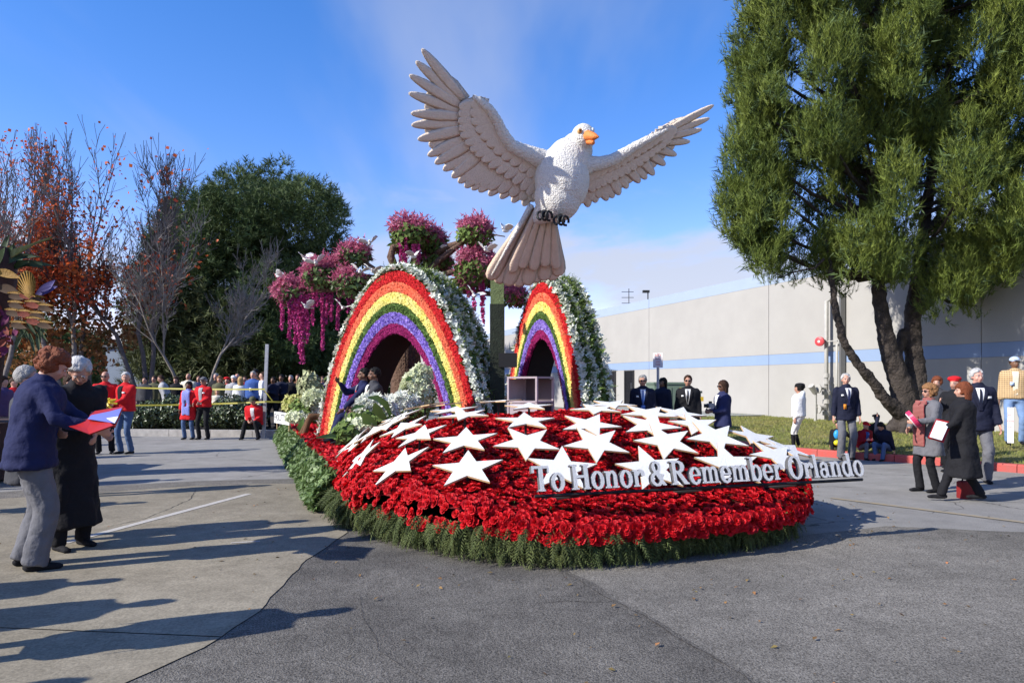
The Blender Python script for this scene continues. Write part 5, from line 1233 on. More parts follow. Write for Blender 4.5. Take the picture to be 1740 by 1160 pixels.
for (x, y, Z, rx, rz_) in PB[::3]:
    c = at(x, y, Z); f_ = min(1, max(0, (500-y)/500.0)); src = at(1495+60*(x > 1560), min(470, y+120), 19.3); mb.tube([src, src.lerp(c, 0.55)+Vector((0, 0, -0.25)), c], [0.07, 0.045, 0.015], 5)
obj('branch', mb, M_pbark, pine)
# dangling twig with small tufts
mb = MB(); tw = [(1400, 440), (1385, 455), (1350, 462), (1330, 470), (1312, 462)]; mb.tube([at(x, y, 18.0) for x, y in tw], [0.04, 0.03, 0.02, 0.018, 0.01], 5); mb.tube([at(1345, 455, 18), at(1352, 475, 18), at(1345, 486, 18)], [0.02, 0.015, 0.008], 5); obj('branch', mb, M_pbark, pine)
crown([(1307, 466, 18.0, 0.12, 0.12), (1340, 487, 18.0, 0.13, 0.08), (1354, 480, 18.0, 0.1, 0.08)], T1, 1500, 0.2, M_needle, pine, up=0.2, shell=0.0)
# dense round pine at the left behind the crowd
rp = empty('pine_tree', at(470, 640, 46), 'large dark round crowned pine behind the crowd left of the float', 'tree')
mb = MB(); mb.tube([at(455, 690, 46), at(452, 600, 46), at(460, 480, 46), at(462, 380, 46)], [0.7, 0.55, 0.4, 0.2], 9); obj('trunk', mb, M_pbark, rp, True)
def big_crown(e, poly, Z, dz, n_lump, rl, T, dens, size, m, seed, up=0.5):
    r = random.Random(seed); B = []
    xs = [p[0] for p in poly]; ys = [p[1] for p in poly]
    def inside(x, y):
        c = False; j = len(poly)-1
        for i in range(len(poly)):
            if (poly[i][1] > y) != (poly[j][1] > y) and x < (poly[j][0]-poly[i][0])*(y-poly[i][1])/(poly[j][1]-poly[i][1])+poly[i][0]: c = not c
            j = i
        return c
    while len(B) < n_lump:
        x = r.uniform(min(xs), max(xs)); y = r.uniform(min(ys), max(ys))
        if inside(x, y): B.append((x, y, Z+r.uniform(-dz, dz), r.uniform(*rl), r.uniform(*rl)*0.85))
    return crown(B, T, dens, size, m, e, up=up, shell=0.5)
big_crown(rp, [(310, 365), (335, 345), (380, 318), (430, 303), (480, 308), (520, 325), (545, 352), (565, 385), (560, 440), (540, 490), (530, 600), (300, 620), (250, 560), (240, 460), (275, 390)], 46, 4.5, 170, (1.0, 1.9), T2, 60, 0.72, M_pdark, 3)
# further trees behind
bt = empty('pine_tree', at(90, 660, 60), 'shadowy evergreen far left behind the red leaved tree', 'tree')
mb = MB(); mb.tube([at(90, 690, 60), at(95, 560, 60)], [0.6, 0.3], 8); obj('trunk', mb, M_pbark, bt, True)
big_crown(bt, [(-150, 560), (-60, 500), (20, 520), (60, 560), (150, 590), (175, 610), (175, 655), (-150, 660)], 58, 3, 60, (1.2, 2.0), T2, 20, 1.3, M_pdark, 4)
bt2 = empty('pine_tree', at(560, 640, 52), 'low dark evergreen between the round pine and the big rainbow arch', 'tree')
mb = MB(); mb.tube([at(570, 690, 52), at(572, 600, 52)], [0.5, 0.3], 8); obj('trunk', mb, M_pbark, bt2, True)
big_crown(bt2, [(500, 500), (560, 480), (620, 520), (655, 560), (660, 650), (500, 655)], 50, 3, 60, (1.1, 1.8), T2, 22, 1.2, M_pdark, 5)
bt3 = empty('pine_tree', at(265, 640, 50), 'mid sized dark evergreen behind the bare grey tree', 'tree')
mb = MB(); mb.tube([at(270, 690, 50), at(272, 600, 50)], [0.5, 0.3], 8); obj('trunk', mb, M_pbark, bt3, True)
big_crown(bt3, [(240, 470), (290, 450), (330, 500), (420, 560), (440, 640), (240, 650), (238, 560)], 43, 2, 70, (0.9, 1.5), T2, 26, 1.0, mat('olive_needles', (0.055, 0.075, 0.025), 0.7, 0.0, 0.6, col2=(0.10, 0.11, 0.04), rnd=0.4, trans=0.15), 6)
# branching generator -------------------------------------------------
def grow(start, dir0, length, rad, levels, rnd, up=0.25, split=(2, 3), ang=(0.25, 0.6), seg=3, shrink=0.74, wander=0.12, leaves=None, minrad=0.006, minor=2, ):
    segs = []
    def rec(p, d, ln, r, lv):
        pts = [p]; rr = [r]; q = p.copy(); dd = d.copy()
        for i in range(seg):
            dd = (dd+Vector((rnd.gauss(0, wander), rnd.gauss(0, wander), rnd.gauss(0, wander)+up*0.12))).normalized(); q = q+dd*(ln/seg); pts.append(q.copy()); rr.append(max(minrad, r*(1-(1-shrink)*(i+1)/seg)))
            if lv > 0 and i < seg-1:
                for _ in range(minor if lv < levels else 0):
                    if rnd.random() < 0.75:
                        a = rnd.uniform(0.5, 0.95); x = dd.orthogonal().normalized(); x.rotate(Matrix.Rotation(rnd.uniform(0, 6.28), 3, dd)); rec(q.copy(), (dd*math.cos(a)+x*math.sin(a)).normalized(), ln*rnd.uniform(0.35, 0.55), max(minrad, r*0.45), max(0, lv-2))
        segs.append((pts, rr, lv))
        if lv > 0:
            for _ in range(rnd.randint(*split)):
                a = rnd.uniform(*ang); x = dd.orthogonal().normalized(); x.rotate(Matrix.Rotation(rnd.uniform(0, 6.28), 3, dd)); nd = (dd*math.cos(a)+x*math.sin(a)+Vector((0, 0, up*0.3))).normalized(); rec(q.copy(), nd, ln*rnd.uniform(shrink-0.08, shrink+0.1), rr[-1]*0.8, lv-1)
        elif leaves is not None: leaves.append(q.copy())
        if leaves is not None and lv <= 1:
            for pp_ in pts: leaves.append(pp_.copy())
    rec(Vector(start), Vector(dir0).normalized(), length, rad, levels); return segs
def limb_obj(segs, m, parent):
    big = MB(); sm = MB()
    for pts, rr, lv in segs:
        (big if lv >= 3 else sm).tube(pts, rr, 7 if lv >= 3 else 3, cap=False)
    if big.v: obj('trunk', big, m, parent, True)
    if sm.v: obj('twigs', sm, m, parent)
M_mbark = mat('maple_bark', (0.17, 0.145, 0.13), 0.9, 0.3, 8)
M_bare = mat('bare_bark', (0.20, 0.175, 0.15), 0.9, 0.25, 6)
M_bare2 = mat('bare_bark_dark', (0.10, 0.085, 0.08), 0.9, 0.25, 6)
M_mleaf = mat('maple_leaves_red', (0.50, 0.055, 0.025), 0.6, 0.0, 0.9, col2=(0.55, 0.16, 0.04), rnd=0.45, trans=0.35)
M_gleaf = mat('brown_green_leaves', (0.15, 0.12, 0.04), 0.6, 0.0, 0.8, col2=(0.36, 0.12, 0.04), rnd=0.45, trans=0.3)
def maple(px, Z, H, label, seed, k_leaf, stems=3, mbark=M_mbark, leafmats=(M_mleaf, M_gleaf), lean=0.12, leaf_top=0.75, rad=0.22, levels=5, ln=None, leaf_s=0.13, minor=2, fr0=0.22, ang=(0.14, 0.42), minrad=0.010):
    b = Vector(((px-HX)/F*Z, Z, 0.0)); e = empty('bare_tree' if k_leaf < 500 else 'maple_tree', b, label, 'tree'); r = random.Random(seed); segs = []; lv = []
    for i in range(stems):
        a = 6.28*i/stems+seed; d = Vector((lean*math.cos(a), lean*math.sin(a), 1)); segs += grow(b+Vector((0.1*math.cos(a), 0.1*math.sin(a), 0)), d, ln or H*0.30, rad, levels, r, up=0.7, split=(2, 2), ang=ang, seg=4, shrink=0.70, wander=0.07, leaves=lv, minrad=minrad, minor=minor)
    # fit the height
    mz = max(p.z for s in segs for p in s[0]); sc_ = H/mz
    for s in segs:
        for p in s[0]: p.xyz = b+(p-b)*sc_
    lv = [b+(p-b)*sc_ for p in lv]
    limb_obj(segs, mbark, e)
    if k_leaf:
        P = np.array([tuple(p) for p in lv]); 
        w_ = np.clip((leaf_top*H-P[:, 2])/(0.3*H), 0.03, 1.0); w_ *= (P[:, 2] > fr0*H); nzv = np.array([noise.noise(Vector(tuple(p*0.45))) for p in P]); w_ *= np.clip(nzv*3+0.7, 0.02, 1); w_ /= w_.sum()
        idx = RS.choice(len(P), k_leaf, p=w_); Q = P[idx]+RS.normal(0, 0.22, (k_leaf, 3))
        red = (Q[:, 2]/H + RS.normal(0, 0.10, k_leaf)+0.25*np.array([noise.noise(Vector(tuple(q*0.3))) for q in Q])) > 0.36
        for sel, m_ in ((red, leafmats[0]), (~red, leafmats[1])):
            if sel.sum() > 3:
                Va, Fa = scatter([(0, 0, 0), (0.5, 0.45, 0.1), (0, 1, 0), (-0.5, 0.45, 0.1)], [(0, 1, 2), (0, 2, 3)], Q[sel], rotm(int(sel.sum())), leaf_s*(0.7+0.7*RS.rand(int(sel.sum())))); arr_obj('leaves', Va, Fa, m_, e)
    return e
maple(120, 30.5, 13.2, 'tall red leaved maple with bare upper twigs behind the left crowd', 12, 7500, 3, lean=0.22, rad=0.13, leaf_top=0.72, leaf_s=0.125, minor=2)
maple(-20, 28.5, 12.2, 'red and brown leaved tree cut by the left edge of the view', 21, 4500, 3, lean=0.26, rad=0.12, leaf_top=0.56, leaf_s=0.125, minor=2)
maple(250, 31.0, 12.0, 'nearly bare dark tree with a few orange leaves between maple and pine', 33, 1500, 3, mbark=M_bare2, lean=0.18, rad=0.12, leaf_top=0.60, leaf_s=0.16, minor=3, ang=(0.18, 0.5))
maple(335, 29.5, 9.2, 'leafless pale grey twiggy tree in front of the dark round pine', 45, 0, 2, mbark=M_bare, lean=0.34, rad=0.075, minor=4, levels=5, ang=(0.25, 0.62), minrad=0.009)
# low leafy undergrowth trees behind the crowd
lt = empty('shrub_tree', at(150, 650, 33), 'dull red and olive leaved low tree behind the two red jackets', 'tree')
mb = MB(); mb.tube([at(150, 690, 33), at(152, 600, 33)], [0.16, 0.08], 7); obj('trunk', mb, M_mbark, lt, True)
LT2 = (np.array([(0, 0, 0), (0.5, 0.45, 0.1), (0, 1, 0), (-0.5, 0.45, 0.1)]), np.array([(0, 1, 2), (0, 2, 3)]))
crown([(60, 560, 31, 1.3, 1.2), (100, 600, 31, 1.2, 1.0), (20, 600, 31, 1.3, 1.2), (145, 560, 31, 1.2, 1.0), (165, 600, 32, 1.0, 0.9), (215, 560, 32, 1.2, 1.1), (30, 520, 31, 1.1, 1.0), (110, 520, 31, 1.1, .9)], LT2, 260, 0.17, M_gleaf, lt, up=0.2, shell=0.1)
# grey building glimpsed behind
e = empty('shed', at(208, 690, 44), 'grey blank sided building glimpsed behind the red jackets', 'building')
mb = MB(); a = at(180, 560, 44); b = at(240, 560, 44); mb.box(((a.x+b.x)/2, 46, 1.9), (b.x-a.x, 4, 3.8)); obj('wall', mb, mat('shed_grey', (0.22, 0.26, 0.31), 0.85, 0.08, 1), e)
mb = MB(); mb.box(((a.x+b.x)/2, 46, 3.86), (b.x-a.x+0.3, 4.3, 0.12)); obj('roof', mb, mat('shed_roof', (0.12, 0.12, 0.13), 0.8), e)
# hedge bank far behind everything to close the horizon
r = random.Random(9); bits = []
for i in range(90):
    x = -110+i*1.6; y_ = 92+6*math.sin(i*0.4); k = 55; P, d = in_ell(k, (x, y_, 1.6), (1.9, 1.6, 2.2+1.3*r.random()), 0.5); bits.append(scatter(T2[0], T2[1], P, rotm(k, axis=d+RS.normal(0, .5, (k, 3))+np.array([0, 0, .4])), 2.2*(0.7+0.5*RS.rand(k))))
Va, Fa = merge(*bits); o = arr_obj('distant_woods', Va, Fa, M_pdark); tag(o, 'dark line of far off trees closing the street behind the crowd', 'woods', kind='stuff')
# planting bed: kerb + shrubs at left
M_shrub = mat('shrub_leaves', (0.05, 0.075, 0.025), 0.4, 0.0, 2.0, col2=(0.10, 0.13, 0.055), rnd=0.4, spec=0.6)
kl0 = Vector((at(150, 0, 21.5).x, 21.5, 0)); kl1 = Vector((at(575, 0, 20.6).x, 20.6, 0))
k2 = empty('planter_kerb', kl0, None, None); k2['kind'] = 'structure'; kd = (kl1-kl0); nseg = 6
for i in range(nseg):
    a = kl0+kd*(i/nseg+0.001); b = kl0+kd*((i+1)/nseg-0.001); mb = MB(); mb.box(((a.x+b.x)/2, (a.y+b.y)/2+0.1, 0.09), ((b-a).length, 0.2, 0.22), rz=math.atan2(kd.y, kd.x)); obj('kerb_stone', mb, M_kgrey, k2)
mb = MB(); mb.add([kl0+Vector((0, .2, .12)), kl1+Vector((0, .2, .12)), kl1+Vector((-2, 30, .12)), kl0+Vector((-20, 30, .12))], [(0, 1, 2, 3)]); o = obj('planting_ground', mb, mat('bark_mulch', (0.05, 0.038, 0.028), 0.95, 0.3, 5, 0.4, 30)); o['kind'] = 'structure'
SH = [(262, 0.9, 'glossy shrub at the left end of the roadside bed'), (300, 1.1, 'glossy shrub behind the woman in the red coat'), (362, 0.85, 'glossy shrub right of the dark trousered red jacket man'), (392, 1.05, 'rounded glossy shrub in the middle of the roadside bed'), (424, 0.8, 'small glossy shrub beside the seated man in red'), (232, 0.75, 'shaded small shrub next to the blue jeans man')]
for i, (px, h_, lab) in enumerate(SH):
    Z = 22.3; c = Vector(((px-HX)/F*Z, Z, h_*0.52+0.1)); e = empty('shrub', (c.x, c.y, 0.12), lab, 'shrub', 'shrubs in the roadside bed')
    k = int(1700*h_); P, d = in_ell(k, c, (0.42+h_*0.2, 0.5, h_*0.55), 0.6); P[:, 2] = np.maximum(P[:, 2], 0.14); P += 0.10*np.array([[noise.noise(Vector(tuple(p*3)))]*3 for p in P])
    Va, Fa = scatter(leaf_t, leaf_f, P, rotm(k, axis=d+RS.normal(0, .5, (k, 3))), 0.085+0.05*RS.rand(k)); arr_obj('foliage', Va, Fa, M_shrub, e)
    mb = MB()
    for q in range(5): mb.tube([(c.x, c.y, 0.12), (c.x+random.uniform(-.3, .3), c.y+random.uniform(-.2, .2), h_*0.7)], [0.02, 0.008], 5)
    obj('stem', mb, M_mbark, e)
# steel post and tape
pz = 20.4; pb = Vector((at(448, 0, pz).x, pz, 0.0)); po2 = empty('sign_post', pb, 'plain grey metal post with yellow tape tied around it', 'post')
mb = MB(); mb.box((pb.x+0.05, pz, 1.35), (0.09, 0.05, 2.7), M=Matrix.Rotation(R(2.2), 3, 'Y')); obj('post', mb, mat('post_steel', (0.36, 0.37, 0.39), 0.5, 0.15, 12, metal=0.4), po2)
M_tape = mat('caution_tape', (0.48, 0.45, 0.08), 0.5, 0.0, 3, col2=(0.5, 0.42, 0.05), trans=0.3)
def tape(name, p0, p1, sag, label, wd=0.045):
    mb = MB(); n9 = 14; V = []; Fc = []
    for i in range(n9+1):
        f_ = i/n9; p = p0.lerp(p1, f_)-Vector((0, 0, sag*4*f_*(1-f_))); tw = 0.5*math.sin(f_*5+p0.z*3); V += [tuple(p+Vector((0, 0.02*tw, wd/2))), tuple(p-Vector((0, 0.02*tw, wd/2)))]
        if i: a = 2*i-2; Fc.append((a, a+1, a+3, a+2))
    o = arr_obj(name, V, Fc, M_tape, origin=p0); tag(o, label, 'tape', 'yellow caution tape along the crowd'); return o
tape('caution_tape', at(150, 655, 21.3), at(450, 661, 20.3), 0.04, 'upper strip of yellow caution tape in front of the crowd left of the post')
tape('caution_tape', at(150, 688, 21.3), at(450, 682.5, 20.3), 0.04, 'lower strip of yellow caution tape in front of the crowd left of the post')
tape('caution_tape', at(450, 682, 20.3), at(620, 681, 20.8), 0.03, 'yellow caution tape running right from the post behind the bouquet')
tape('caution_tape', at(450, 664, 20.25), at(463, 681, 20.25), 0.0, 'short slanting end of yellow tape tied at the post')
# neighbouring float at the left edge
nf_ = empty('neighbour_float', Vector((at(-40, 0, 11.5).x, 11.5, 0)), 'dark tropical float edge with golden shell and palm fronds at left', 'parade float')
mb = MB(); mb.box((at(-150, 0, 11.5).x, 12.0, 0.5), (3.2, 2.6, 0.9)); obj('float_base', mb, mat('nf_dark', (0.05, 0.025, 0.02), 0.9, 0.3, 5), nf_)
mb = MB(); mb.tube([at(-60, 700, 11.6), at(-30, 560, 11.6), at(-5, 470, 11.5), at(0, 420, 11.5)], [0.45, 0.35, 0.28, 0.2], 12); obj('column', mb, mat('nf_dark', (0, 0, 0)), nf_, True)
def blade(p, d, ln, wd, droop, m, nm='palm_frond'):
    V = []; Fc = []; d = Vector(d).normalized(); sd = d.cross(Vector((0.1, -1, 0.1))).normalized(); n9 = 7
    for i in range(n9+1):
        f_ = i/n9; c = p+d*ln*f_-Vector((0, 0, droop*f_*f_)); h = wd*math.sin(math.pi*min(0.98, 0.12+f_*0.86)); V += [tuple(c-sd*h), tuple(c+Vector((0, .015, -.02))), tuple(c+sd*h)]
        if i: a = 3*i-3; Fc += [(a, a+1, a+4, a+3), (a+1, a+2, a+5, a+4)]
    return arr_obj(nm, V, Fc, m, nf_, smooth=True)
M_nfg = mat('nf_palm', (0.035, 0.06, 0.02), 0.5, 0.2, 4); M_nfs = mat('nf_sedge', (0.20, 0.22, 0.10), 0.6); M_gold = mat('nf_gold', (0.26, 0.14, 0.02), 0.7, 0.12, 10, 0.3, 50); M_pur = mat('nf_purple', (0.05, 0.04, 0.16), 0.7); M_orr = mat('nf_rust', (0.16, 0.03, 0.015), 0.8, 0.4, 20); M_brn = mat('nf_brown', (0.06, 0.032, 0.015), 0.8, 0.3, 12)
for k in range(26):
    a = R(10+7.2*k); blade(at(2, 450, 11.5)+Vector((random.uniform(-.15, .15), random.uniform(-.2, .2), random.uniform(-.1, .1))), (math.cos(a), random.uniform(-.5, .5), math.sin(a)*0.8), random.uniform(0.35, 0.62), 0.05, 0.12, M_nfg)
for k in range(9):
    blade(at(18, 425+k*1.5, 11.4), (1, 0, 0.30+0.035*k), random.uniform(0.45, 0.75), 0.008, 0.0, M_nfs, 'grass_blade')
# scallop shell
sc0 = at(50, 486, 11.2); V = []; Fc = []; nr = 15
for i in range(nr*2+1):
    a = R(-32+244*i/(nr*2)); rr = 0.205*(1.0 if i % 2 else 0.955); rr2 = rr*(1.0+0.15*max(0, math.sin(a)));
    V.append(tuple(sc0+Vector((0.7*rr2*math.cos(a), -0.05-(0.02 if i % 2 else 0), rr2*math.sin(a)))))
V.append(tuple(sc0+Vector((0, 0.0, -0.2)))); V.append(tuple(sc0+Vector((0, 0.06, 0.0)))); c1 = len(V)-2
Fc = [(i, i+1, c1) for i in range(nr*2)]+[(i+1, i, c1+1) for i in range(nr*2)]; arr_obj('scallop_shell', V, Fc, M_gold, nf_)
blade(at(60, 505, 11.3), (0.8, 0, 0.7), 0.42, 0.07, 0.0, M_pur, 'purple_leaf'); blade(at(62, 500, 11.3), (0.9, 0, 0.35), 0.36, 0.05, 0.0, M_pur, 'purple_leaf')
blade(at(-10, 462, 11.3), (1, 0, 0.0), 0.42, 0.07, 0.1, M_gold, 'yellow_leaf'); blade(at(-5, 490, 11.3), (1, 0, 0.1), 0.40, 0.08, 0.15, M_brn, 'yellow_leaf')
for k in range(12):
    row = k//3; c = k % 3; x = 22+c*22+(row % 2)*9+random.uniform(-5, 5); y = 503+row*14+random.uniform(-4, 4)+abs(c-1)*4; blade(at(x-12, y, 11.25-0.02*k), (1, 0, 0.0), 0.25, 0.05, 0.05, M_orr if (k % 3 == 1) else M_brn, 'tiered_petal'); blade(at(x-14, y-6, 11.28-0.02*k), (1, 0, 0.1), 0.27, 0.02, 0.05, M_gold, 'tiered_petal')
for k in range(10): blade(at(30+k*4, 545+k % 3*10, 11.35), (random.uniform(-1, 1), 0, -0.6), 0.3, 0.03, 0.05, M_nfg)
for k in range(30):
    blade(at(random.uniform(-30, 22), random.uniform(520, 600), 11.4), (random.uniform(-1, 1), -.3, random.uniform(-1, 1)), 0.16, 0.05, 0.02, mat('nf_plum', (0.12, 0.015, 0.06), 0.8, 0.3, 10) if k % 2 else M_orr, 'bloom_petal')
# distant roofline seen through the big arch, and far lamp
# ------------------------------------------------------------------ people
SKINS = {'fair': (0.50, 0.27, 0.19), 'tan': (0.42, 0.22, 0.15), 'brown': (0.17, 0.085, 0.05), 'dark': (0.075, 0.038, 0.025), 'pink': (0.55, 0.29, 0.22)}
def skin(n): return mat('skin_'+n, SKINS[n], 0.5, 0.08, 12, spec=0.35)
CC = {'black': (0.012, 0.012, 0.014), 'charcoal': (0.05, 0.05, 0.055), 'navy': (0.022, 0.026, 0.075), 'darknavy': (0.012, 0.014, 0.030), 'blue': (0.045, 0.10, 0.30), 'royal': (0.014, 0.018, 0.062), 'red': (0.55, 0.015, 0.02), 'darkred': (0.28, 0.01, 0.02), 'grey': (0.13, 0.13, 0.14), 'lightgrey': (0.34, 0.34, 0.35),
      'white': (0.72, 0.72, 0.70), 'cream': (0.66, 0.60, 0.46), 'jeans': (0.075, 0.12, 0.22), 'darkjeans': (0.03, 0.045, 0.085), 'lightjeans': (0.16, 0.25, 0.42), 'plaidtan': (0.38, 0.23, 0.10), 'brown': (0.12, 0.06, 0.03), 'olive': (0.09, 0.09, 0.05), 'silver': (0.45, 0.44, 0.42), 'hairbrown': (0.045, 0.022, 0.012), 'hairred': (0.16, 0.045, 0.018), 'hairblack': (0.008, 0.007, 0.006),
      'hairblond': (0.42, 0.28, 0.12), 'hairgrey': (0.30, 0.29, 0.27), 'hairtan': (0.24, 0.12, 0.05), 'capblue': (0.42, 0.52, 0.72), 'yellow': (0.65, 0.55, 0.03), 'purple': (0.08, 0.05, 0.12), 'green': (0.10, 0.20, 0.08), 'orange': (0.7, 0.25, 0.03)}
def cloth(c, kind='cloth'):
    nm = kind+'_'+c
    return mat(nm, CC[c], 0.85 if kind == 'cloth' else 0.65, 0.10, 9, 0.25 if kind == 'cloth' else 0.5, 22 if kind == 'cloth' else 60, spec=0.2)
def plaid_mat(name, c1, c2, c3, sc_=22):
    if name in MATS: return MATS[name]
    m = bpy.data.materials.new(name); m.use_nodes = True; n = m.node_tree; b = n.nodes['Principled BSDF']; b.inputs['Roughness'].default_value = 0.9; t = n.nodes.new('ShaderNodeTexCoord')
    outs = []
    for ax in ('X', 'Z'):
        wv = n.nodes.new('ShaderNodeTexWave'); wv.bands_direction = ax; wv.inputs['Scale'].default_value = sc_/6.28*1.0; n.links.new(t.outputs['Object'], wv.inputs[0]); cr = n.nodes.new('ShaderNodeMapRange'); cr.inputs[1].default_value = 0.6; cr.inputs[2].default_value = 0.7; n.links.new(wv.outputs['Fac'], cr.inputs[0]); outs.append(cr.outputs[0])
    m1 = n.nodes.new('ShaderNodeMix'); m1.data_type = 'RGBA'; m1.inputs[6].default_value = (*c1, 1); m1.inputs[7].default_value = (*c2, 1); n.links.new(outs[0], m1.inputs[0])
    m2 = n.nodes.new('ShaderNodeMix'); m2.data_type = 'RGBA'; m2.inputs[7].default_value = (*c3, 1); n.links.new(m1.outputs[2], m2.inputs[6]); n.links.new(outs[1], m2.inputs[0]); n.links.new(m2.outputs[2], b.inputs['Base Color']); MATS[name] = m; return m
def ik(S, T, a, b, pole):
    S, T, pole = Vector(S), Vector(T), Vector(pole); d = T-S; L_ = d.length
    if L_ > (a+b)*0.999: T = S+d*((a+b)*0.999/L_); d = T-S; L_ = d.length
    d.normalize(); x = (a*a-b*b+L_*L_)/(2*L_); h = math.sqrt(max(0, a*a-x*x)); pp_ = (pole-d*pole.dot(d)).normalized(); return S+d*x+pp_*h, T
TOR = [(0.86, .165, .115), (0.92, .178, .12), (1.0, .165, .11), (1.10, .152, .105), (1.20, .162, .112), (1.30, .178, .12), (1.38, .188, .118), (1.43, .18, .105), (1.47, .13, .085), (1.50, .075, .065)]
def tor_at(z):
    zs = [t[0] for t in TOR]; return np.interp(z, zs, [t[1] for t in TOR]), np.interp(z, zs, [t[2] for t in TOR])
def person(px=None, Z=None, H=1.75, rz=180, top='navy', style='blazer', legs='grey', hair=('short', 'hairbrown'), sk='fair', label='', near=0, base=0.0, loc=None, lean=0.0, yaw=0.0, pitch=0.0, tilt=0.0, rh=None, lh=None, feet=None,
           sit=None, fat=1.0, shirt=None, tie=None, glasses=False, cap=None, badge=None, lanyard=None, shoes='black', female=False, hood=False, boots=None, group=None, mats=None, grip=False, scarf=None, rpole=None, lpole=None, collar_hi=False, patch=None, leg_w=1.0):
    s = H/1.75
    if loc is None: loc = (at(px, 0, Z).x, Z, base)
    E = empty('person', loc, label, 'person', group, rz=R(rz)); E.scale = (s, s, s)
    vox = {2: 0.0125, 1: 0.020, 0: 0.034}[near]; cv = {2: 0.021, 1: 0.031, 0: 0.046}[near]
    def put(name, mb, m, v=None, sm=2, disp=0, ds=0.05, smooth=True, parent=None):
        o = obj(name, mb, m, parent or E, smooth, local=True)
        if v: remesh(o, v, sm, disp, ds)
        return o
    hipz = 0.92; dz = 0.0; hy = 0.0
    if sit is not None: dz = sit-0.86; 
    th = R(lean)
    def bend(p):
        z = p.z-0.95
        if z > 0:
            f_ = min(1, z/0.28); a = th*f_; y, zz_ = p.y, z; p = Vector((p.x, y*math.cos(a)+zz_*math.sin(a), 0.95+zz_*math.cos(a)-y*math.sin(a)))
        return p+Vector((0, hy, dz))
    def headx(p):
        c = Vector((0, 0.0, 1.52)); q = p-c; q = Matrix.Rotation(R(yaw), 3, 'Z') @ Matrix.Rotation(R(tilt), 3, 'Y') @ Matrix.Rotation(-R(pitch), 3, 'X') @ q; return bend(q+c)
    shw = 0.185*(0.93 if female else 1.0)
    # limbs
    SR = bend(Vector((shw, 0, 1.425))); SL = bend(Vector((-shw, 0, 1.425)))
    rh = Vector(rh) if rh else Vector((0.27, 0.03, 0.80+dz)); lh = Vector(lh) if lh else Vector((-0.27, 0.05, 0.80+dz))
    eR, wR = ik(SR, rh, 0.285, 0.26, rpole or (0.5, -0.9, -0.5)); eL, wL = ik(SL, lh, 0.285, 0.26, lpole or (-0.5, -0.9, -0.5))
    if feet is None: feet = ((0.12, 0.02, 0.0), (-0.12, -0.03, 0.0)) if sit is None else ((0.13, 0.5, 0.0), (-0.13, 0.46, 0.0))
    hips = [Vector((0.095, hy, 0.90+dz)), Vector((-0.095, hy, 0.90+dz))]; kn = []; an = []
    for h_, f_ in zip(hips, feet):
        a_ = Vector(f_)+Vector((0, 0, 0.085)); k_, a_ = ik(h_, a_, 0.42, 0.42, (h_.x*1.5, 1, 0.1)); kn.append(k_); an.append(a_)
    # body (skin), one continuous surface
    b = MB(); n8 = 10
    b.loft([(z, w_*0.86*fat, d_*0.86*fat) for z, w_, d_ in TOR], 14); b.xf(bend)
    hd = MB()
    hd.ell((0, -0.012, 1.665), (0.074, 0.093, 0.092), 16, 12); hd.ell((0, 0.022, 1.615), (0.060, 0.068, 0.078), 14, 10); hd.ell((0, 0.052, 1.568), (0.034, 0.036, 0.028), 10, 8)
    hd.cap((0, -0.012, 1.47), (0, -0.004, 1.60), 0.058*(0.9 if female else 1.05), 0.052, 10)
    hd.cap((0, 0.088, 1.648), (0, 0.106, 1.612), 0.009, 0.015, 8); hd.ell((0, 0.084, 1.585), (0.024, 0.012, 0.009), 10, 6)
    hd.ell((0, 0.078, 1.665), (0.055, 0.02, 0.011), 12, 6)
    for sx in (-1, 1): hd.ell((sx*0.077, -0.004, 1.628), (0.011, 0.022, 0.033), 8, 8); hd.ell((sx*0.040, 0.062, 1.607), (0.022, 0.022, 0.024), 8, 6)
    hd.xf(headx); b.add(hd.v, hd.f)
    b.cap(SR, eR, 0.045, 0.038); b.cap(eR, wR, 0.037, 0.025); b.cap(SL, eL, 0.045, 0.038); b.cap(eL, wL, 0.037, 0.025)
    for (e_, w_, sg, gr_) in ((eR, wR, 1, grip), (eL, wL, -1, grip)):
        d = (w_-e_).normalized(); ref = Vector((0, 1, 0)) if abs(d.z) > 0.7 else Vector((0, 0, 1)); side = (ref-d*ref.dot(d)).normalized(); nrm = d.cross(side)*sg
        palm_c = w_+d*0.05; 
        for j, (o_, ln) in enumerate(((0.030, 0.066), (0.010, 0.074), (-0.010, 0.070), (-0.029, 0.056))):
            k0 = w_+d*0.085+side*o_; b.cap(w_+d*0.01+side*o_*0.5, k0, 0.0145, 0.012, 6)
            curl = 0.9 if gr_ else 0.35; d1 = (d*math.cos(curl)-nrm*math.sin(curl)*1.0).normalized(); d2 = (d*math.cos(curl*2.1)-nrm*math.sin(curl*2.1)).normalized(); k1 = k0+d1*ln*0.52; k2_ = k1+d2*ln*0.5
            b.cap(k0, k1, 0.0095, 0.0088, 6); b.cap(k1, k2_, 0.0088, 0.0075, 6)
        t0 = w_+d*0.025+side*0.026; t1 = t0+(d*0.7+side*0.75-nrm*0.2).normalized()*0.045; t2 = t1+(d*0.95+side*0.1-nrm*0.4).normalized()*0.032; b.cap(t0, t1, 0.013, 0.0105, 6); b.cap(t1, t2, 0.0105, 0.009, 6)
    for h_, k_, a_ in zip(hips, kn, an): b.cap(h_, k_, 0.068, 0.045); b.cap(k_, a_, 0.043, 0.03)
    put('body', b, skin(sk), vox, 2 if near else 1)
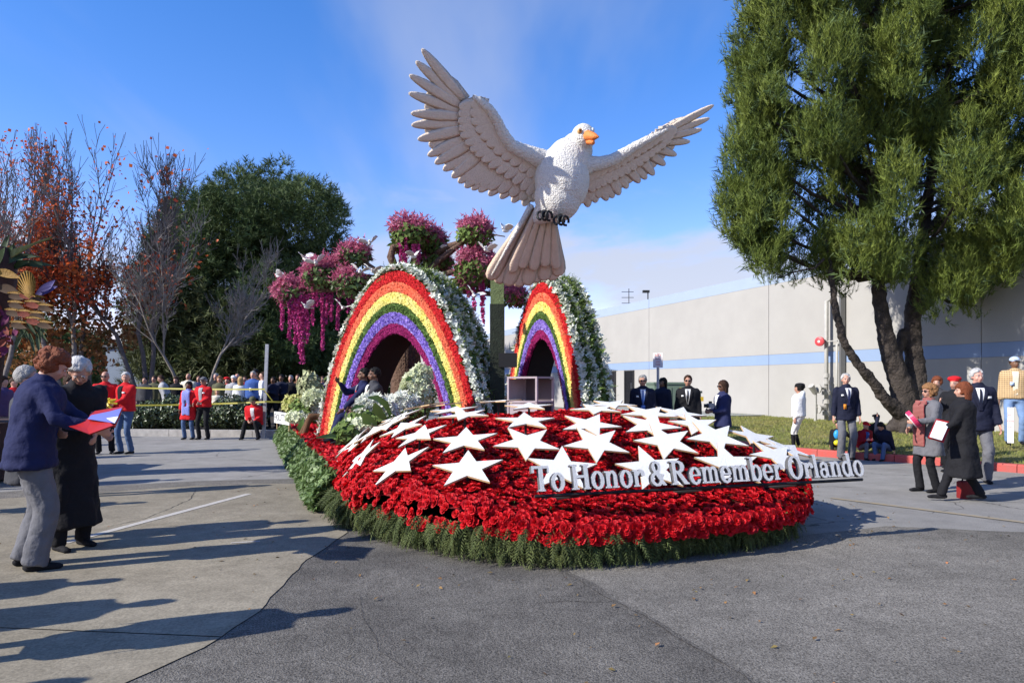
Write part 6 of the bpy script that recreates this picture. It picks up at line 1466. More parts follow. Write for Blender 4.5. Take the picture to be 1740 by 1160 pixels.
    # face details
    if near or glasses:
        if glasses:
            g = MB()
            for sx in (-1, 1): g.ell((sx*0.032, 0.097, 1.642), (0.026, 0.008, 0.018), 12, 6)
            g.tube([(-0.01, 0.104, 1.647), (0.01, 0.104, 1.647)], 0.004, 5)
            for sx in (-1, 1): g.tube([(sx*0.056, 0.094, 1.646), (sx*0.078, 0.05, 1.648), (sx*0.08, -0.005, 1.64)], 0.004, 5)
            g.xf(headx); put('sunglasses', g, mat('sunglass_black', (0.01, 0.01, 0.012), 0.15))
        if near:
            for sx in (-1, 1):
                if not glasses:
                    g = MB(); g.ell((sx*0.031, 0.0865, 1.643), (0.0125, 0.006, 0.0062), 10, 6); g.xf(headx); ey = put('eye', g, mat('eye_white', (0.6, 0.57, 0.53), 0.3))
                    g = MB(); g.ell((sx*0.031, 0.0912, 1.643), (0.0056, 0.003, 0.0056), 8, 6); g.xf(headx); put('iris', g, mat('iris_dark', (0.03, 0.018, 0.01), 0.2), parent=ey)
                g = MB(); g.tube([(sx*0.016, 0.0985, 1.662), (sx*0.033, 0.0975, 1.667), (sx*0.05, 0.085, 1.662)], [0.003, 0.004, 0.002], 5); g.xf(headx); put('eyebrow', g, cloth(hair[1], 'hair'))
            g = MB(); g.ell((0, 0.0945, 1.583), (0.022, 0.004, 0.0045), 12, 6); g.xf(headx); put('mouth', g, mat('lips', (0.28, 0.07, 0.06), 0.5))
    # hair
    hk, hc = hair
    if hk != 'bald' and hk != 'none':
        hb_ = MB(); rr = random.Random(hash(label) % 1000 if False else len(label)*7+int(H*100)); cen = Vector((0, -0.014, 1.665)); nn_ = 170 if near else 80
        for i in range(nn_):
            d = Vector((rr.gauss(0, 1), rr.gauss(0, 1), rr.gauss(0, 1))).normalized(); q = cen+Vector((d.x*0.078, d.y*0.096, d.z*0.096)); ok = False
            if hk in ('short', 'combed', 'fringe'): ok = q.z > 1.70-(0.0 if q.y > 0.055 else 0.10*min(1, max(0, (0.055-q.y)/0.09))) and not (q.y > 0.062 and q.z < 1.715)
            else: ok = (q.z > 1.69 or q.y < 0.03) and q.z > 1.60
            if ok: r_ = {'short': 0.020, 'combed': 0.024, 'fringe': 0.022}.get(hk, 0.028)*rr.uniform(0.8, 1.15); hb_.ell(q, (r_, r_, r_*0.9), 7, 5)
        hb_.ell(cen+Vector((0, -0.012, 0.014)), (0.080, 0.092, 0.094), 16, 10) if hk not in ('short',) else hb_.ell(cen+Vector((0, -0.016, 0.012)), (0.077, 0.088, 0.092), 16, 10)
        if hk == 'curly':
            for i in range(150):
                d = Vector((rr.gauss(0, 1), rr.gauss(0, 1), rr.gauss(0, 1))).normalized(); q = cen+Vector((d.x*0.105, d.y*0.115-0.01, d.z*0.115-0.005))
                if (q.z > 1.715 or q.y < 0.045) and q.z > 1.565 and not (q.y > 0.02 and q.z < 1.69): r_ = rr.uniform(0.014, 0.026); hb_.ell(q, (r_, r_, r_), 7, 5)
        if hk in ('long', 'bob'):
            zl = 1.42 if hk == 'long' else 1.52
            for i in range(70):
                a = rr.uniform(math.pi*0.98, 2.02*math.pi); x = 0.082*math.cos(a); y = 0.085*math.sin(a)-0.012; hb_.cap((x, y, 1.68), (x*1.12, y*1.05, zl+rr.uniform(-.02, .03)), 0.02, 0.014, 6)
        if hk == 'bun': hb_.ell((0, -0.125, 1.68), (0.04, 0.04, 0.04), 10, 8)
        hb_.xf(headx); put('hair', hb_, cloth(hc, 'hair'), {2: 0.010, 1: 0.016, 0: 0.028}[near], 1)
    if cap:
        g = MB(); ck = cap[0]; m_ = cloth(cap[1])
        if ck == 'cap': g.ell((0, -0.01, 1.705), (0.089, 0.106, 0.07), 16, 8); g.ell((0, 0.115, 1.700), (0.065, 0.065, 0.008), 12, 6)
        elif ck == 'hat': g.ell((0, -0.01, 1.715), (0.088, 0.10, 0.07), 16, 8); g.tube([(0, 0, 1.690), (0, 0, 1.70)], [0.155, 0.15], 18)
        else: g.ell((0.02, -0.03, 1.73), (0.115, 0.125, 0.055), 16, 8); g.ell((0, -0.01, 1.70), (0.084, 0.10, 0.04), 14, 8)
        g.xf(headx); put('cap' if ck == 'cap' else 'hat', g, m_)
    # trousers / legs
    lm = (mats or {}).get('legs') or cloth(legs)
    t = MB(); t.loft([(z, w_*1.02*fat, d_*1.05*fat) for z, w_, d_ in TOR[:4]], 14); t.xf(bend)
    for h_, k_, a_ in zip(hips, kn, an):
        if boots: t.cap(h_, k_, 0.088*fat, 0.055); t.cap(k_, a_, 0.052, 0.04)
        else:
            end = a_+(a_-k_).normalized()*0.035; t.cap(h_, k_, 0.092*fat, 0.068*leg_w); t.tube([k_, k_.lerp(end, 0.5), end], [0.068*leg_w, 0.065*leg_w, 0.068*leg_w], 10)
    put('trousers', t, lm, cv, 2, 0.022 if near else 0, 0.09)
    for h_, k_, a_, f_ in zip(hips, kn, an, feet):
        sh = MB(); fd = Vector((a_.x*0.3, 1, 0)).normalized() if len(f_) < 4 else Vector((math.sin(R(f_[3])), math.cos(R(f_[3])), 0)); f0 = Vector((a_.x, a_.y, a_.z-0.045))
        sh.cap(f0-fd*0.045, f0+fd*0.13-Vector((0, 0, 0.008)), 0.038, 0.032, 10); sh.ell(f0+fd*0.15-Vector((0, 0, 0.012)), (0.042, 0.045, 0.026), 10, 6); sh.cap(f0-fd*0.03, a_, 0.038, 0.037, 8)
        if boots: sh.cap(a_, k_.lerp(a_, 0.12), 0.044, 0.056, 10)
        if near: put('boot' if boots else 'shoe', sh, cloth(boots or shoes), cv*0.8, 1)
        else: put('boot' if boots else 'shoe', sh, cloth(boots or shoes))
    # upper garment
    jm = (mats or {}).get('top') or cloth(top)
    j = MB(); g_ = 0.024; hem = {'blazer': 0.80, 'jacket': 0.90, 'sweater': 0.90, 'shirt': 0.94, 'coat': 0.60, 'longcoat': 0.36, 'robe': 0.20, 'hoodie': 0.86}[style]
    if sit is not None: hem = max(hem, 0.88)
    loose = {'blazer': 1.0, 'jacket': 1.5, 'sweater': 1.4, 'shirt': 0.5, 'coat': 1.3, 'longcoat': 1.3, 'robe': 1.2, 'hoodie': 1.5}[style]
    rings = []
    if hem < 0.86:
        fl_ = {'blazer': 0.012, 'coat': 0.05, 'longcoat': 0.08, 'robe': 0.05, 'hoodie': 0}.get(style, 0)
        nr_ = 6
        for i in range(nr_):
            f_ = i/nr_; z = hem+(0.88-hem)*f_; rings.append((z, .178*fat+g_*loose+fl_*(1-f_), .122*fat+g_*loose+fl_*0.9*(1-f_)))
    for z, w_, d_ in TOR:
        if z < max(hem, 0.85): continue
        wst = 1.0
        if style in ('blazer',) and 1.0 < z < 1.25: wst = 1.06
        if style in ('jacket', 'hoodie', 'sweater', 'coat', 'longcoat', 'robe') and z < 1.28: w_, d_ = max(w_, 0.172), max(d_, 0.115)
        k_ = g_*loose if z < 1.45 else g_*0.6; rings.append((z, w_*fat*wst+k_, d_*fat+k_))
    j.loft(rings, 22); 
    if near == 2 or hem < 0.7:   # vertical folds in the skirts
        j.v = [(x*(1+0.05*math.sin(6*math.atan2(y, x)+2)*max(0, (0.95-z))*1.6), y*(1+0.08*math.sin(6*math.atan2(y, x)+2)*max(0, (0.95-z))*1.6), z) for x, y, z in j.v]
    j.xf(bend)
    sl = 1.0+0.22*(loose-1)
    for S_, e_, w_ in ((SR, eR, wR), (SL, eL, wL)):
        j.cap(S_+Vector((0, 0, -0.005)), e_, 0.072*sl, 0.057*sl, 10); j.tube([e_, e_.lerp(w_, 0.5), w_-(w_-e_).normalized()*0.01], [0.057*sl, 0.052*sl, 0.044*sl], 10); j.ell(e_, (0.057*sl,)*3, 10, 6)
    if collar_hi or style in ('jacket', 'hoodie', 'longcoat', 'blazer'):
        c_ = MB(); c_.loft([(1.475, .088, .080), (1.525, .074, .070), (1.545, .072, .068)], 16); c_.xf(bend); j.add(c_.v, c_.f)
    if hood:
        c_ = MB(); c_.ell((0, -0.10, 1.50), (0.12, 0.07, 0.09), 14, 8); c_.xf(bend); j.add(c_.v, c_.f)
    garment = {'blazer': 'blazer', 'jacket': 'jacket', 'sweater': 'sweater', 'shirt': 'shirt', 'coat': 'coat', 'longcoat': 'coat', 'robe': 'robe', 'hoodie': 'hooded_sweater'}[style]
    jo = put(garment, j, jm, cv, 2, {2: 0.04, 1: 0.028, 0: 0.015}[near], 0.13)
    def front(z, x, off):
        w_, d_ = tor_at(z); w_ = w_*fat+g_*loose; d_ = d_*fat+(g_*loose if z < 1.45 else g_*0.6); return Vector((x, d_*math.sqrt(max(0.0, 1-(x/w_)**2))+off, z))
    def panel(name, z0, z1, wfun, off, m, x0=0.0, par=None, n9=10):
        g = MB(); V = []; Fc = []
        for i in range(n9+1):
            z = z0+(z1-z0)*i/n9; w_ = wfun(i/n9)
            for jx in range(5): V.append(front(z, x0+w_*(jx/2-1), off))
            for jx in range(5): V.append(front(z, x0+w_*(jx/2-1), off-0.02))
        for i in range(n9):
            for jx in range(4): a = i*10+jx; Fc.append((a, a+1, a+11, a+10))
            a = i*10; Fc += [(a, a+10, a+15, a+5), (a+4, a+9, a+19, a+14)]
        g.add(V, Fc); g.xf(bend); return put(name, g, m, smooth=False, parent=par)
    if shirt: panel('shirt_front', 1.13 if style == 'blazer' else 1.0, 1.465, lambda f: 0.008+0.052*f if style == 'blazer' else 0.035+0.02*f, 0.010, cloth(shirt))
    if tie: panel('tie', 1.12, 1.45, lambda f: 0.026-0.014*f, 0.018, cloth(tie))
    if near and style == 'blazer' and shirt:
        for sx in (-1, 1):
            g = MB(); V = [front(1.13, sx*0.01, 0.02), front(1.30, sx*0.035, 0.022), front(1.455, sx*0.062, 0.022), front(1.47, sx*0.085, 0.018), front(1.40, sx*0.105, 0.016), front(1.36, sx*0.085, 0.018), front(1.33, sx*0.098, 0.018)]
            g.add(V+[v-Vector((0, 0.012, 0)) for v in V], [(0, 1, 6), (1, 5, 6), (1, 2, 5), (2, 3, 4, 5), (0, 6, 13, 7), (6, 5, 12, 13), (5, 4, 11, 12)]); g.xf(bend); put('lapel', g, jm, smooth=False)
    if lanyard:
        for sx in (-1, 1): g = MB(); g.tube([bend(front(z_, sx*x_, 0.024)) for z_, x_ in ((1.46, 0.055), (1.3, 0.035), (1.14, 0.008))], 0.006, 5); put('lanyard_strap', g, cloth(lanyard))
    if badge:
        g = MB(); c_ = front(badge[1], badge[2], 0.03); g.box(c_, (badge[3], 0.008, badge[4])); g.xf(bend); put('badge', g, cloth(badge[0]))
    if patch:
        g = MB(); c_ = front(1.32, patch[1], 0.014); g.box(c_, (0.07, 0.014, 0.035)); g.xf(bend); put('name_patch', g, cloth(patch[0]))
    if scarf:
        g = MB(); g.loft([(1.46, .10, .09), (1.50, .105, .095), (1.54, .085, .08)], 16); 
        for sx in (-1, 1): 
            for z_ in range(12): z0 = 1.46-0.062*z_; q = front(max(0.88, z0), sx*0.07, 0.03); g.box((q.x, q.y, z0), (0.115, 0.035, 0.075))
        g.xf(bend); put('scarf', g, scarf, cv, 2)
    return E
# ------------------------------------------------------------------ the people of the scene
# front left pair
person(loc=(-4.10, 6.05, 0), H=1.88, rz=-56, top='royal', style='blazer', legs='grey', hair=('curly', 'hairred'), sk='fair', near=2, lean=10, pitch=22, yaw=-8, fat=1.32, leg_w=1.4,
       rh=(0.40, 0.40, 1.12), lh=(0.02, 0.48, 1.08), label='person in navy blazer and grey trousers with curly auburn hair reading a red folder', feet=((0.12, 0.03, 0), (-0.13, -0.04, 0)))
person(loc=(-4.22, 6.80, 0), H=1.86, rz=-120, top='black', style='robe', legs='black', hair=('combed', 'silver'), sk='tan', near=2, lean=16, pitch=26, tilt=10, yaw=-30, fat=1.0,
       rh=(0.36, 0.44, 1.10), lh=(0.02, 0.42, 1.04), label='silver haired person in long black robe bending over the red folder', collar_hi=True)
# the open folder they hold
M_fold = mat('folder_red', (0.36, 0.012, 0.012), 0.45, 0.05, 8); M_foldb = mat('folder_paper', (0.15, 0.17, 0.50), 0.5); M_foldw = mat('paper_white', (0.78, 0.78, 0.76), 0.6)
def slab_poly(pts, th=0.012):
    n_ = (Vector(pts[1])-Vector(pts[0])).cross(Vector(pts[2])-Vector(pts[0])).normalized(); mb = MB(); k = len(pts); a = [Vector(p) for p in pts]; b = [p-n_*th for p in a]
    mb.add(a+b, [tuple(range(k)), tuple(range(k, 2*k))[::-1]]+[(i, k+i, k+(i+1) % k, (i+1) % k) for i in range(k)]); return mb
fd = empty('folder', at(165, 718, 5.9), 'open red folder with blue and white pages held by the two on the left', 'folder')
obj('cover', slab_poly([at(112, 722, 5.85), at(152, 737, 5.6), at(193, 722, 5.55), at(169, 707, 5.9), at(140, 712, 6.0)]), M_fold, fd)
obj('cover', slab_poly([at(150, 712, 5.86), at(195, 724.5, 5.62), at(209, 690, 5.95), at(155, 699, 6.1)]), M_fold, fd)
obj('page', slab_poly([at(149, 711, 5.82), at(196, 718.5, 5.60), at(207, 693, 5.92), at(158, 702, 6.05)], 0.004), M_foldb, fd)
obj('paper', slab_poly([at(181, 710, 5.70), at(195, 718, 5.58), at(201, 707, 5.72)], 0.004), M_foldw, fd)
# ones behind and left of them
person(px=47, Z=7.05, H=1.74, rz=-70, top='charcoal', style='coat', legs='black', hair=('short', 'hairgrey'), sk='fair', near=1, glasses=True, label='grey haired person with glasses half hidden behind the navy blazer')
person(px=122, Z=9.9, H=1.70, rz=-100, top='darkred', style='jacket', legs='black', hair=('short', 'hairbrown'), sk='tan', near=1, label='person in dark red jacket in the shade behind the black robe', patch=('white', -0.09))
person(px=6, Z=14.5, H=1.72, rz=-90, top='purple', style='jacket', legs='black', hair=('long', 'hairbrown'), sk='fair', label='person in plum jacket at the far left edge beyond the blazer')
person(px=24, Z=17.5, H=1.7, rz=-100, top='red', style='jacket', legs='darkjeans', hair=('short', 'hairbrown'), sk='fair', label='small person in red at far left behind the group')
person(px=62, Z=20.0, H=1.72, rz=-110, top='black', style='jacket', legs='darkjeans', hair=('short', 'hairbrown'), sk='fair', label='person in black at far left between maple and blazer')
# people left of the frame whose shadows cross the concrete
OFF = [(-3.6, 3.87, -60, 1.75), (-5.6, 4.6, -80, 1.75), (-4.87, 4.07, -75, 1.72), (-4.7, 2.7, -40, 1.72), (-7.3, 8.3, -90, 1.75), (-7.9, 10.6, -90, 1.75), (-9.6, 12.9, -90, 1.7)]
BYL = ['bystander in charcoal coat just left of the view, second nearest the camera', 'bystander in navy blazer standing farthest left in the near row', 'bystander in grey jacket between the charcoal coat and the navy blazer', 'bystander in black coat nearest to the camera on the left', 'bystander in charcoal blazer beyond the red folder pair on the left', 'bystander in navy jacket two places beyond the red folder pair', 'last bystander in a grey coat on the left kerb']
for i, (x, y, rz, h_) in enumerate(OFF):
    person(loc=(x, y, 0), H=h_, rz=rz, top=('charcoal', 'navy', 'grey', 'black')[i % 4], style=('coat', 'blazer', 'jacket')[i % 3], legs='black', hair=('short', 'hairbrown'), sk='fair', label=BYL[i], group='bystanders just outside the left edge')
# pair in red
person(px=179, Z=15.9, H=1.84, rz=-160, top='red', style='jacket', legs='black', hair=('bald', 'hairblack'), sk='tan', near=1, glasses=True, shirt='black', patch=('white', 0.11), fat=1.1, rh=(0.14, 0.30, 1.10), lh=(-0.10, 0.30, 1.10), label='bald person in red jacket and sunglasses holding a yellow ribbon bow', yaw=-10)
person(px=214, Z=15.9, H=1.82, rz=160, top='red', style='jacket', legs='jeans', hair=('short', 'silver'), sk='fair', near=1, patch=('white', -0.11), fat=1.08, rh=(0.12, 0.32, 1.06), lh=(-0.02, 0.34, 1.06), label='silver haired person in red jacket and blue jeans looking left', yaw=40, shirt='black')
rb = empty('ribbon_bow', at(180, 685, 15.5), 'yellow ribbon bow held by the bald person in red', 'ribbon')
M_rib = mat('ribbon_yellow', (0.62, 0.45, 0.03), 0.45, 0.15, 20)
for k in range(9):
    a = R(-150+k*35); c = at(181, 682, 15.48); ln = 0.22 if k > 5 else 0.27; d = Vector((math.cos(a), -0.2, math.sin(a)*(1.0 if math.sin(a) < 0 else 0.35))); mb = MB(); mb.tube([c, c+d*ln*0.5+Vector((0, -.05, 0)), c+d*ln], [0.016, 0.03, 0.022], 5); obj('ribbon_loop', mb, M_rib, rb)
# woman in red coat, man in red jacket, seated man
person(px=321, Z=20.0, H=1.62, rz=175, top='red', style='coat', legs='jeans', hair=('long', 'hairblack'), sk='brown', near=1, fat=1.1, shirt='lightgrey', scarf=plaid_mat('blue_print', (0.05, 0.09, 0.5), (0.7, 0.7, 0.75), (0.08, 0.12, 0.5), 60), female=True, label='long haired person in open red coat with blue patterned scarf', rh=(0.24, 0.12, 0.80), lh=(-0.2, 0.15, 1.05))
person(px=346, Z=20.0, H=1.74, rz=172, top='red', style='jacket', legs='black', hair=('short', 'hairgrey'), sk='tan', near=1, glasses=True, cap=('cap', 'grey'), patch=('white', -0.1), fat=1.15, shirt='lightgrey', label='broad person in red jacket and black trousers beside the long haired one', rh=(0.12, 0.30, 1.02), lh=(-0.1, 0.3, 1.05))
person(px=435, Z=20.3, H=1.75, rz=178, top='red', style='jacket', legs='black', hair=('short', 'hairbrown'), sk='tan', near=1, sit=0.34, cap=('cap', 'olive'), shirt='white', label='person in red jacket and dark cap sitting low on the roadside kerb', feet=((0.22, 0.42, 0), (-0.22, 0.38, 0)), rh=(0.08, 0.36, 0.52), lh=(-0.08, 0.36, 0.52), lean=18, pitch=8)
# crowd behind the tape
CR = [(284, 23.2, 1.74, 120, 'lightgrey', 'hoodie', 'silver', ('short', 'hairbrown'), 'tan', dict(lean=16), 'person in pale grey hooded top with folded arms stooping left behind the tape'),
 (299, 24.2, 1.68, 180, 'black', 'jacket', 'black', ('bob', 'hairbrown'), 'fair', {}, 'brown haired person in black next to the stooping grey hooded one'),
 (320, 24.6, 1.80, 180, 'cream', 'jacket', 'darkjeans', ('bald', 'hairgrey'), 'tan', {}, 'bald person in pale jacket rising behind the red coated woman'),
 (367, 24.8, 1.80, 175, 'black', 'jacket', 'black', ('short', 'hairgrey'), 'pink', {}, 'grey haired person in black right of the broad red jacket'),
 (373, 23.4, 1.70, 185, 'olive', 'jacket', 'darkjeans', ('long', 'hairtan'), 'fair', dict(female=True), 'light brown long haired person in olive behind the blond child'),
 (386, 25.2, 1.66, 180, 'red', 'hoodie', 'black', ('short', 'hairbrown'), 'fair', dict(cap=('beret', 'red')), 'person in red hood between the blond child and white cap'),
 (397, 23.4, 1.70, 190, 'lightgrey', 'jacket', 'grey', ('short', 'hairgrey'), 'fair', dict(cap=('cap', 'white')), 'person in white cap and pale grey jacket'),
 (409, 22.9, 1.66, 20, 'white', 'sweater', 'darkjeans', ('long', 'hairblond'), 'fair', dict(female=True), 'blond person in white sweater seen from behind'),
 (403, 25.4, 1.80, 180, 'black', 'jacket', 'black', ('bald', 'hairgrey'), 'pink', {}, 'bald person whose head shows above the white cap'),
 (369, 22.9, 1.26, 200, 'cream', 'sweater', 'lightgrey', ('long', 'hairblond'), 'fair', dict(rh=(0.12, 0.25, 1.15)), 'small blond child in cream top with raised hands'),
 (430, 22.9, 1.84, 178, 'blue', 'jacket', 'black', ('short', 'hairgrey'), 'fair', dict(fat=1.15, badge=('white', 1.2, 0.0, 0.07, 0.1)), 'large person in bright blue jacket with a white badge'),
 (434, 24.4, 1.92, 180, 'brown', 'coat', 'black', ('short', 'hairbrown'), 'tan', dict(cap=('hat', 'black')), 'tall person in dark brimmed hat behind the blue jacket'),
 (446, 22.9, 1.82, 110, 'white', 'shirt', 'darkjeans', ('short', 'hairbrown'), 'fair', {}, 'person in white shirt standing sideways behind the grey post'),
 (464, 23.3, 1.66, 170, 'darknavy', 'jacket', 'black', ('short', 'hairblack'), 'brown', dict(rh=(0.05, 0.30, 1.22), lh=(-0.05, 0.30, 1.22)), 'clapping person in dark jacket right of the grey post'),
 (478, 23.6, 1.74, 175, 'darknavy', 'jacket', 'black', ('short', 'hairblack'), 'brown', dict(rh=(0.08, 0.30, 1.1), lh=(-0.08, 0.30, 1.1)), 'taller person in dark jacket next to the clapping one'),
 (262, 24.0, 1.70, 175, 'olive', 'jacket', 'black', ('short', 'hairbrown'), 'tan', {}, 'person in olive jacket in shade above the left shrub'),
 (246, 23.4, 1.66, 180, 'charcoal', 'jacket', 'black', ('short', 'hairblack'), 'tan', {}, 'person in charcoal jacket right of the blue jeans man'),
 (338, 25.0, 1.72, 180, 'navy', 'jacket', 'black', ('short', 'hairbrown'), 'tan', {}, 'person in navy almost hidden behind the two red coats'),
 (416, 24.8, 1.70, 180, 'darkred', 'jacket', 'black', ('short', 'hairbrown'), 'fair', {}, 'person in dark red between blond hair and blue jacket'),
 (494, 24.0, 1.72, 180, 'black', 'jacket', 'black', ('short', 'hairgrey'), 'fair', {}, 'person in black with grey hair left of the mixed bouquet'),
 (506, 24.6, 1.76, 180, 'brown', 'jacket', 'black', ('short', 'hairbrown'), 'tan', {}, 'person in brown above the mixed bouquet left part'),
 (536, 24.0, 1.74, 180, 'black', 'jacket', 'black', ('short', 'hairblack'), 'brown', dict(cap=('cap', 'grey')), 'person in grey cap between bouquet and big arch'),
 (548, 24.8, 1.70, 180, 'navy', 'jacket', 'black', ('short', 'hairbrown'), 'fair', {}, 'person in navy touching the big arch left edge')]
for (px, Z, H, rz, top, st, lg, hr, sk, kw, lab) in CR:
    person(px=px, Z=Z, H=H, rz=rz, top=top, style=st, legs=lg, hair=hr, sk=sk, near=0, base=0.12, label=lab, group='crowd behind the yellow tape', **kw)
# riders under the big arch, on a dark bench
seat = fl(2.62, 13.35, 0.0); seat = Vector((at(628, 0, 13.2).x, 13.2, 0.5))
bn = empty('bench', (seat.x+0.1, seat.y+0.25, 0.48), 'low black bench carrying the two riders under the big arch', 'bench')
for k in range(1):
    mb = MB(); mb.box((seat.x+0.1, seat.y+0.25, 0.86), (1.3, 0.5, 0.06), rz=R(-30)); obj('seat', mb, M_black, bn)
    for sx in (-1, 1): mb = MB(); c = Vector((seat.x+0.1, seat.y+0.25, 0.65))+Matrix.Rotation(R(-30), 3, 'Z') @ Vector((sx*0.5, 0, 0)); mb.box(c, (0.1, 0.45, 0.36), rz=R(-30)); obj('leg', mb, M_black, bn)
person(loc=(at(636, 0, 12.75).x, 12.75, 0.5), H=1.80, rz=118, top='charcoal', style='blazer', legs='charcoal', hair=('short', 'hairblack'), sk='brown', near=2, sit=0.42, shirt='white', label='rider in dark suit with red boutonniere sitting nearest under the big arch', feet=((0.1, 0.55, 0.0), (-0.12, 0.50, 0)), rh=(0.14, 0.36, 0.62), lh=(-0.12, 0.40, 0.58), badge=('red', 1.33, -0.1, 0.05, 0.05))
person(loc=(at(618, 0, 13.2).x, 13.2, 0.5), H=1.80, rz=112, top='royal', style='blazer', legs='royal', hair=('short', 'hairblack'), sk='brown', near=2, sit=0.42, shirt='lightgrey', tie='navy', label='waving rider in blue suit sitting behind the dark suited one under the arch', feet=((0.1, 0.55, 0.0), (-0.12, 0.60, 0)), rh=(0.12, 0.42, 1.06), lh=(-0.10, 0.46, 0.50), lpole=(-1, -0.4, -0.3), rpole=(0.6, 0.1, -1), badge=('red', 1.33, -0.1, 0.06, 0.06))
person(loc=(at(561, 0, 15.3).x, 15.3, 0.42), H=1.70, rz=105, top='black', style='jacket', legs='brown', hair=('short', 'hairblack'), sk='brown', near=1, sit=0.40, label='rider in black sitting behind the mixed bouquet with legs stretched left', feet=((0.1, 0.6, 0.0), (-0.1, 0.55, 0)))
# right side ---------------------------------------------------------
person(px=1092, Z=14.6, H=1.74, rz=172, top='darknavy', style='blazer', legs='black', hair=('short', 'hairgrey'), sk='tan', near=1, glasses=True, shirt='white', tie='blue', lanyard='blue', patch=('white', 0.1), badge=('blue', 1.08, 0.0, 0.09, 0.12), fat=1.12, label='dark suited person with blue lanyard just right of the smaller arch')
person(px=1126, Z=17.0, H=1.70, rz=130, top='darknavy', style='jacket', legs='jeans', hair=('long', 'hairblack'), sk='brown', near=1, female=True, label='long haired person in dark blue jacket behind the notice sign post', rh=(0.12, 0.28, 1.35))
person(px=1169, Z=15.2, H=1.74, rz=165, top='black', style='blazer', legs='black', hair=('short', 'hairbrown'), sk='tan', near=1, glasses=True, shirt='white', tie='black', lanyard='silver', patch=('white', 0.1), fat=1.18, label='stout dark suited person with sunglasses in front of the green cabinet')
person(px=1228, Z=13.7, H=1.62, rz=105, top='navy', style='blazer', legs='black', hair=('bob', 'hairbrown'), sk='brown', near=1, glasses=True, female=True, fat=1.1, shirt='white', rh=(0.06, 0.30, 1.14), lh=(-0.08, 0.30, 1.12), label='person in navy blazer and sunglasses facing left holding a camera')
cm_ = empty('camera', at(1207, 690, 13.6), 'small grey camera in the hands of the navy blazer person', 'camera')
mb = MB(); c = at(1207, 689, 13.6); mb.box(c, (0.09, 0.13, 0.09), rz=R(15)); obj('camera_body', mb, mat('camera_grey', (0.25, 0.25, 0.26), 0.4), cm_); mb = MB(); mb.tube([c+Vector((-0.04, 0, 0)), c+Vector((-0.12, 0.02, 0))], 0.035, 12); obj('lens', mb, M_black, cm_); mb = MB(); mb.box(c+Vector((0, 0, 0.065)), (0.05, 0.05, 0.04)); obj('viewfinder', mb, M_black, cm_)
person(px=1357, Z=16.2, H=1.56, rz=62, top='white', style='sweater', legs='white', hair=('bun', 'hairblack'), sk='tan', near=1, female=True, hood=True, cap=('beret', 'black'), boots='black', fat=1.22, label='person in white sweater and trousers with black boots and beret', feet=((0.10, -0.02, 0), (-0.08, 0.10, 0)), rh=(0.24, 0.0, 0.84), lh=(-0.22, 0.06, 0.84))
person(px=1437, Z=14.7, H=1.77, rz=178, top='darknavy', style='blazer', legs='grey', leg_w=1.2, hair=('short', 'silver'), sk='fair', near=2, shirt='white', tie='navy', badge=('orange', 1.09, 0.075, 0.06, 0.10), patch=('white', 0.11), label='silver haired person in navy blazer with orange badge by the red kerb', yaw=-12, feet=((0.12, 0.04, 0), (-0.11, 0.0, 0)))
# children by the kerb
person(px=1466, Z=14.9, H=1.15, rz=190, top='darkred', style='jacket', legs='grey', hair=('bald', 'hairtan'), sk='pink', near=1, sit=0.30, shirt='blue', cap=('cap', 'red'), label='child in dark red jacket and red cap sitting on the kerb beside the grey trousers', feet=((0.2, 0.42, 0), (-0.2, 0.45, 0)), rh=(0.10, 0.32, 0.62), lh=(-0.1, 0.32, 0.62), lean=12)
person(px=1424, Z=15.6, H=1.1, rz=150, top='black', style='jacket', legs='black', hair=('short', 'hairblack'), sk='tan', sit=0.3, label='child in black half hidden behind the silver haired blazer person', lh=(-0.25, 0.25, 0.8), lean=10)
by = gr(1424, 742, 0.25); bl = empty('toy_ball', at(1424, 741, 15.2), 'blue and yellow toy held beside the hidden child', 'toy')
mb = MB(); mb.ell(at(1422, 738, 15.2), (0.07, 0.06, 0.10), 12, 8); obj('ball', mb, mat('toy_blue', (0.03, 0.30, 0.65), 0.4), bl, True); mb = MB(); mb.ell(at(1422, 752, 15.2), (0.07, 0.06, 0.06), 12, 8); obj('handle', mb, mat('toy_yellow', (0.65, 0.62, 0.02), 0.4), bl, True)
person(px=1490, Z=15.2, H=1.2, rz=170, top='black', style='jacket', legs='black', hair=('short', 'hairblack'), sk='dark', sit=0.42, label='child dressed all in black on the kerb between the other two', feet=((0.1, 0.4, 0), (-0.1, 0.4, 0)), cap=('beret', 'black'))
person(px=1507, Z=14.6, H=1.22, rz=120, top='darknavy', style='jacket', legs='jeans', hair=('combed', 'hairblack'), sk='tan', near=1, sit=0.30, label='black haired child in dark jacket and jeans crouching with raised arm', lean=24, pitch=14, feet=((0.12, 0.34, 0), (-0.12, 0.40, 0)), rh=(0.36, -0.10, 1.36), rpole=(1, 0, -1))
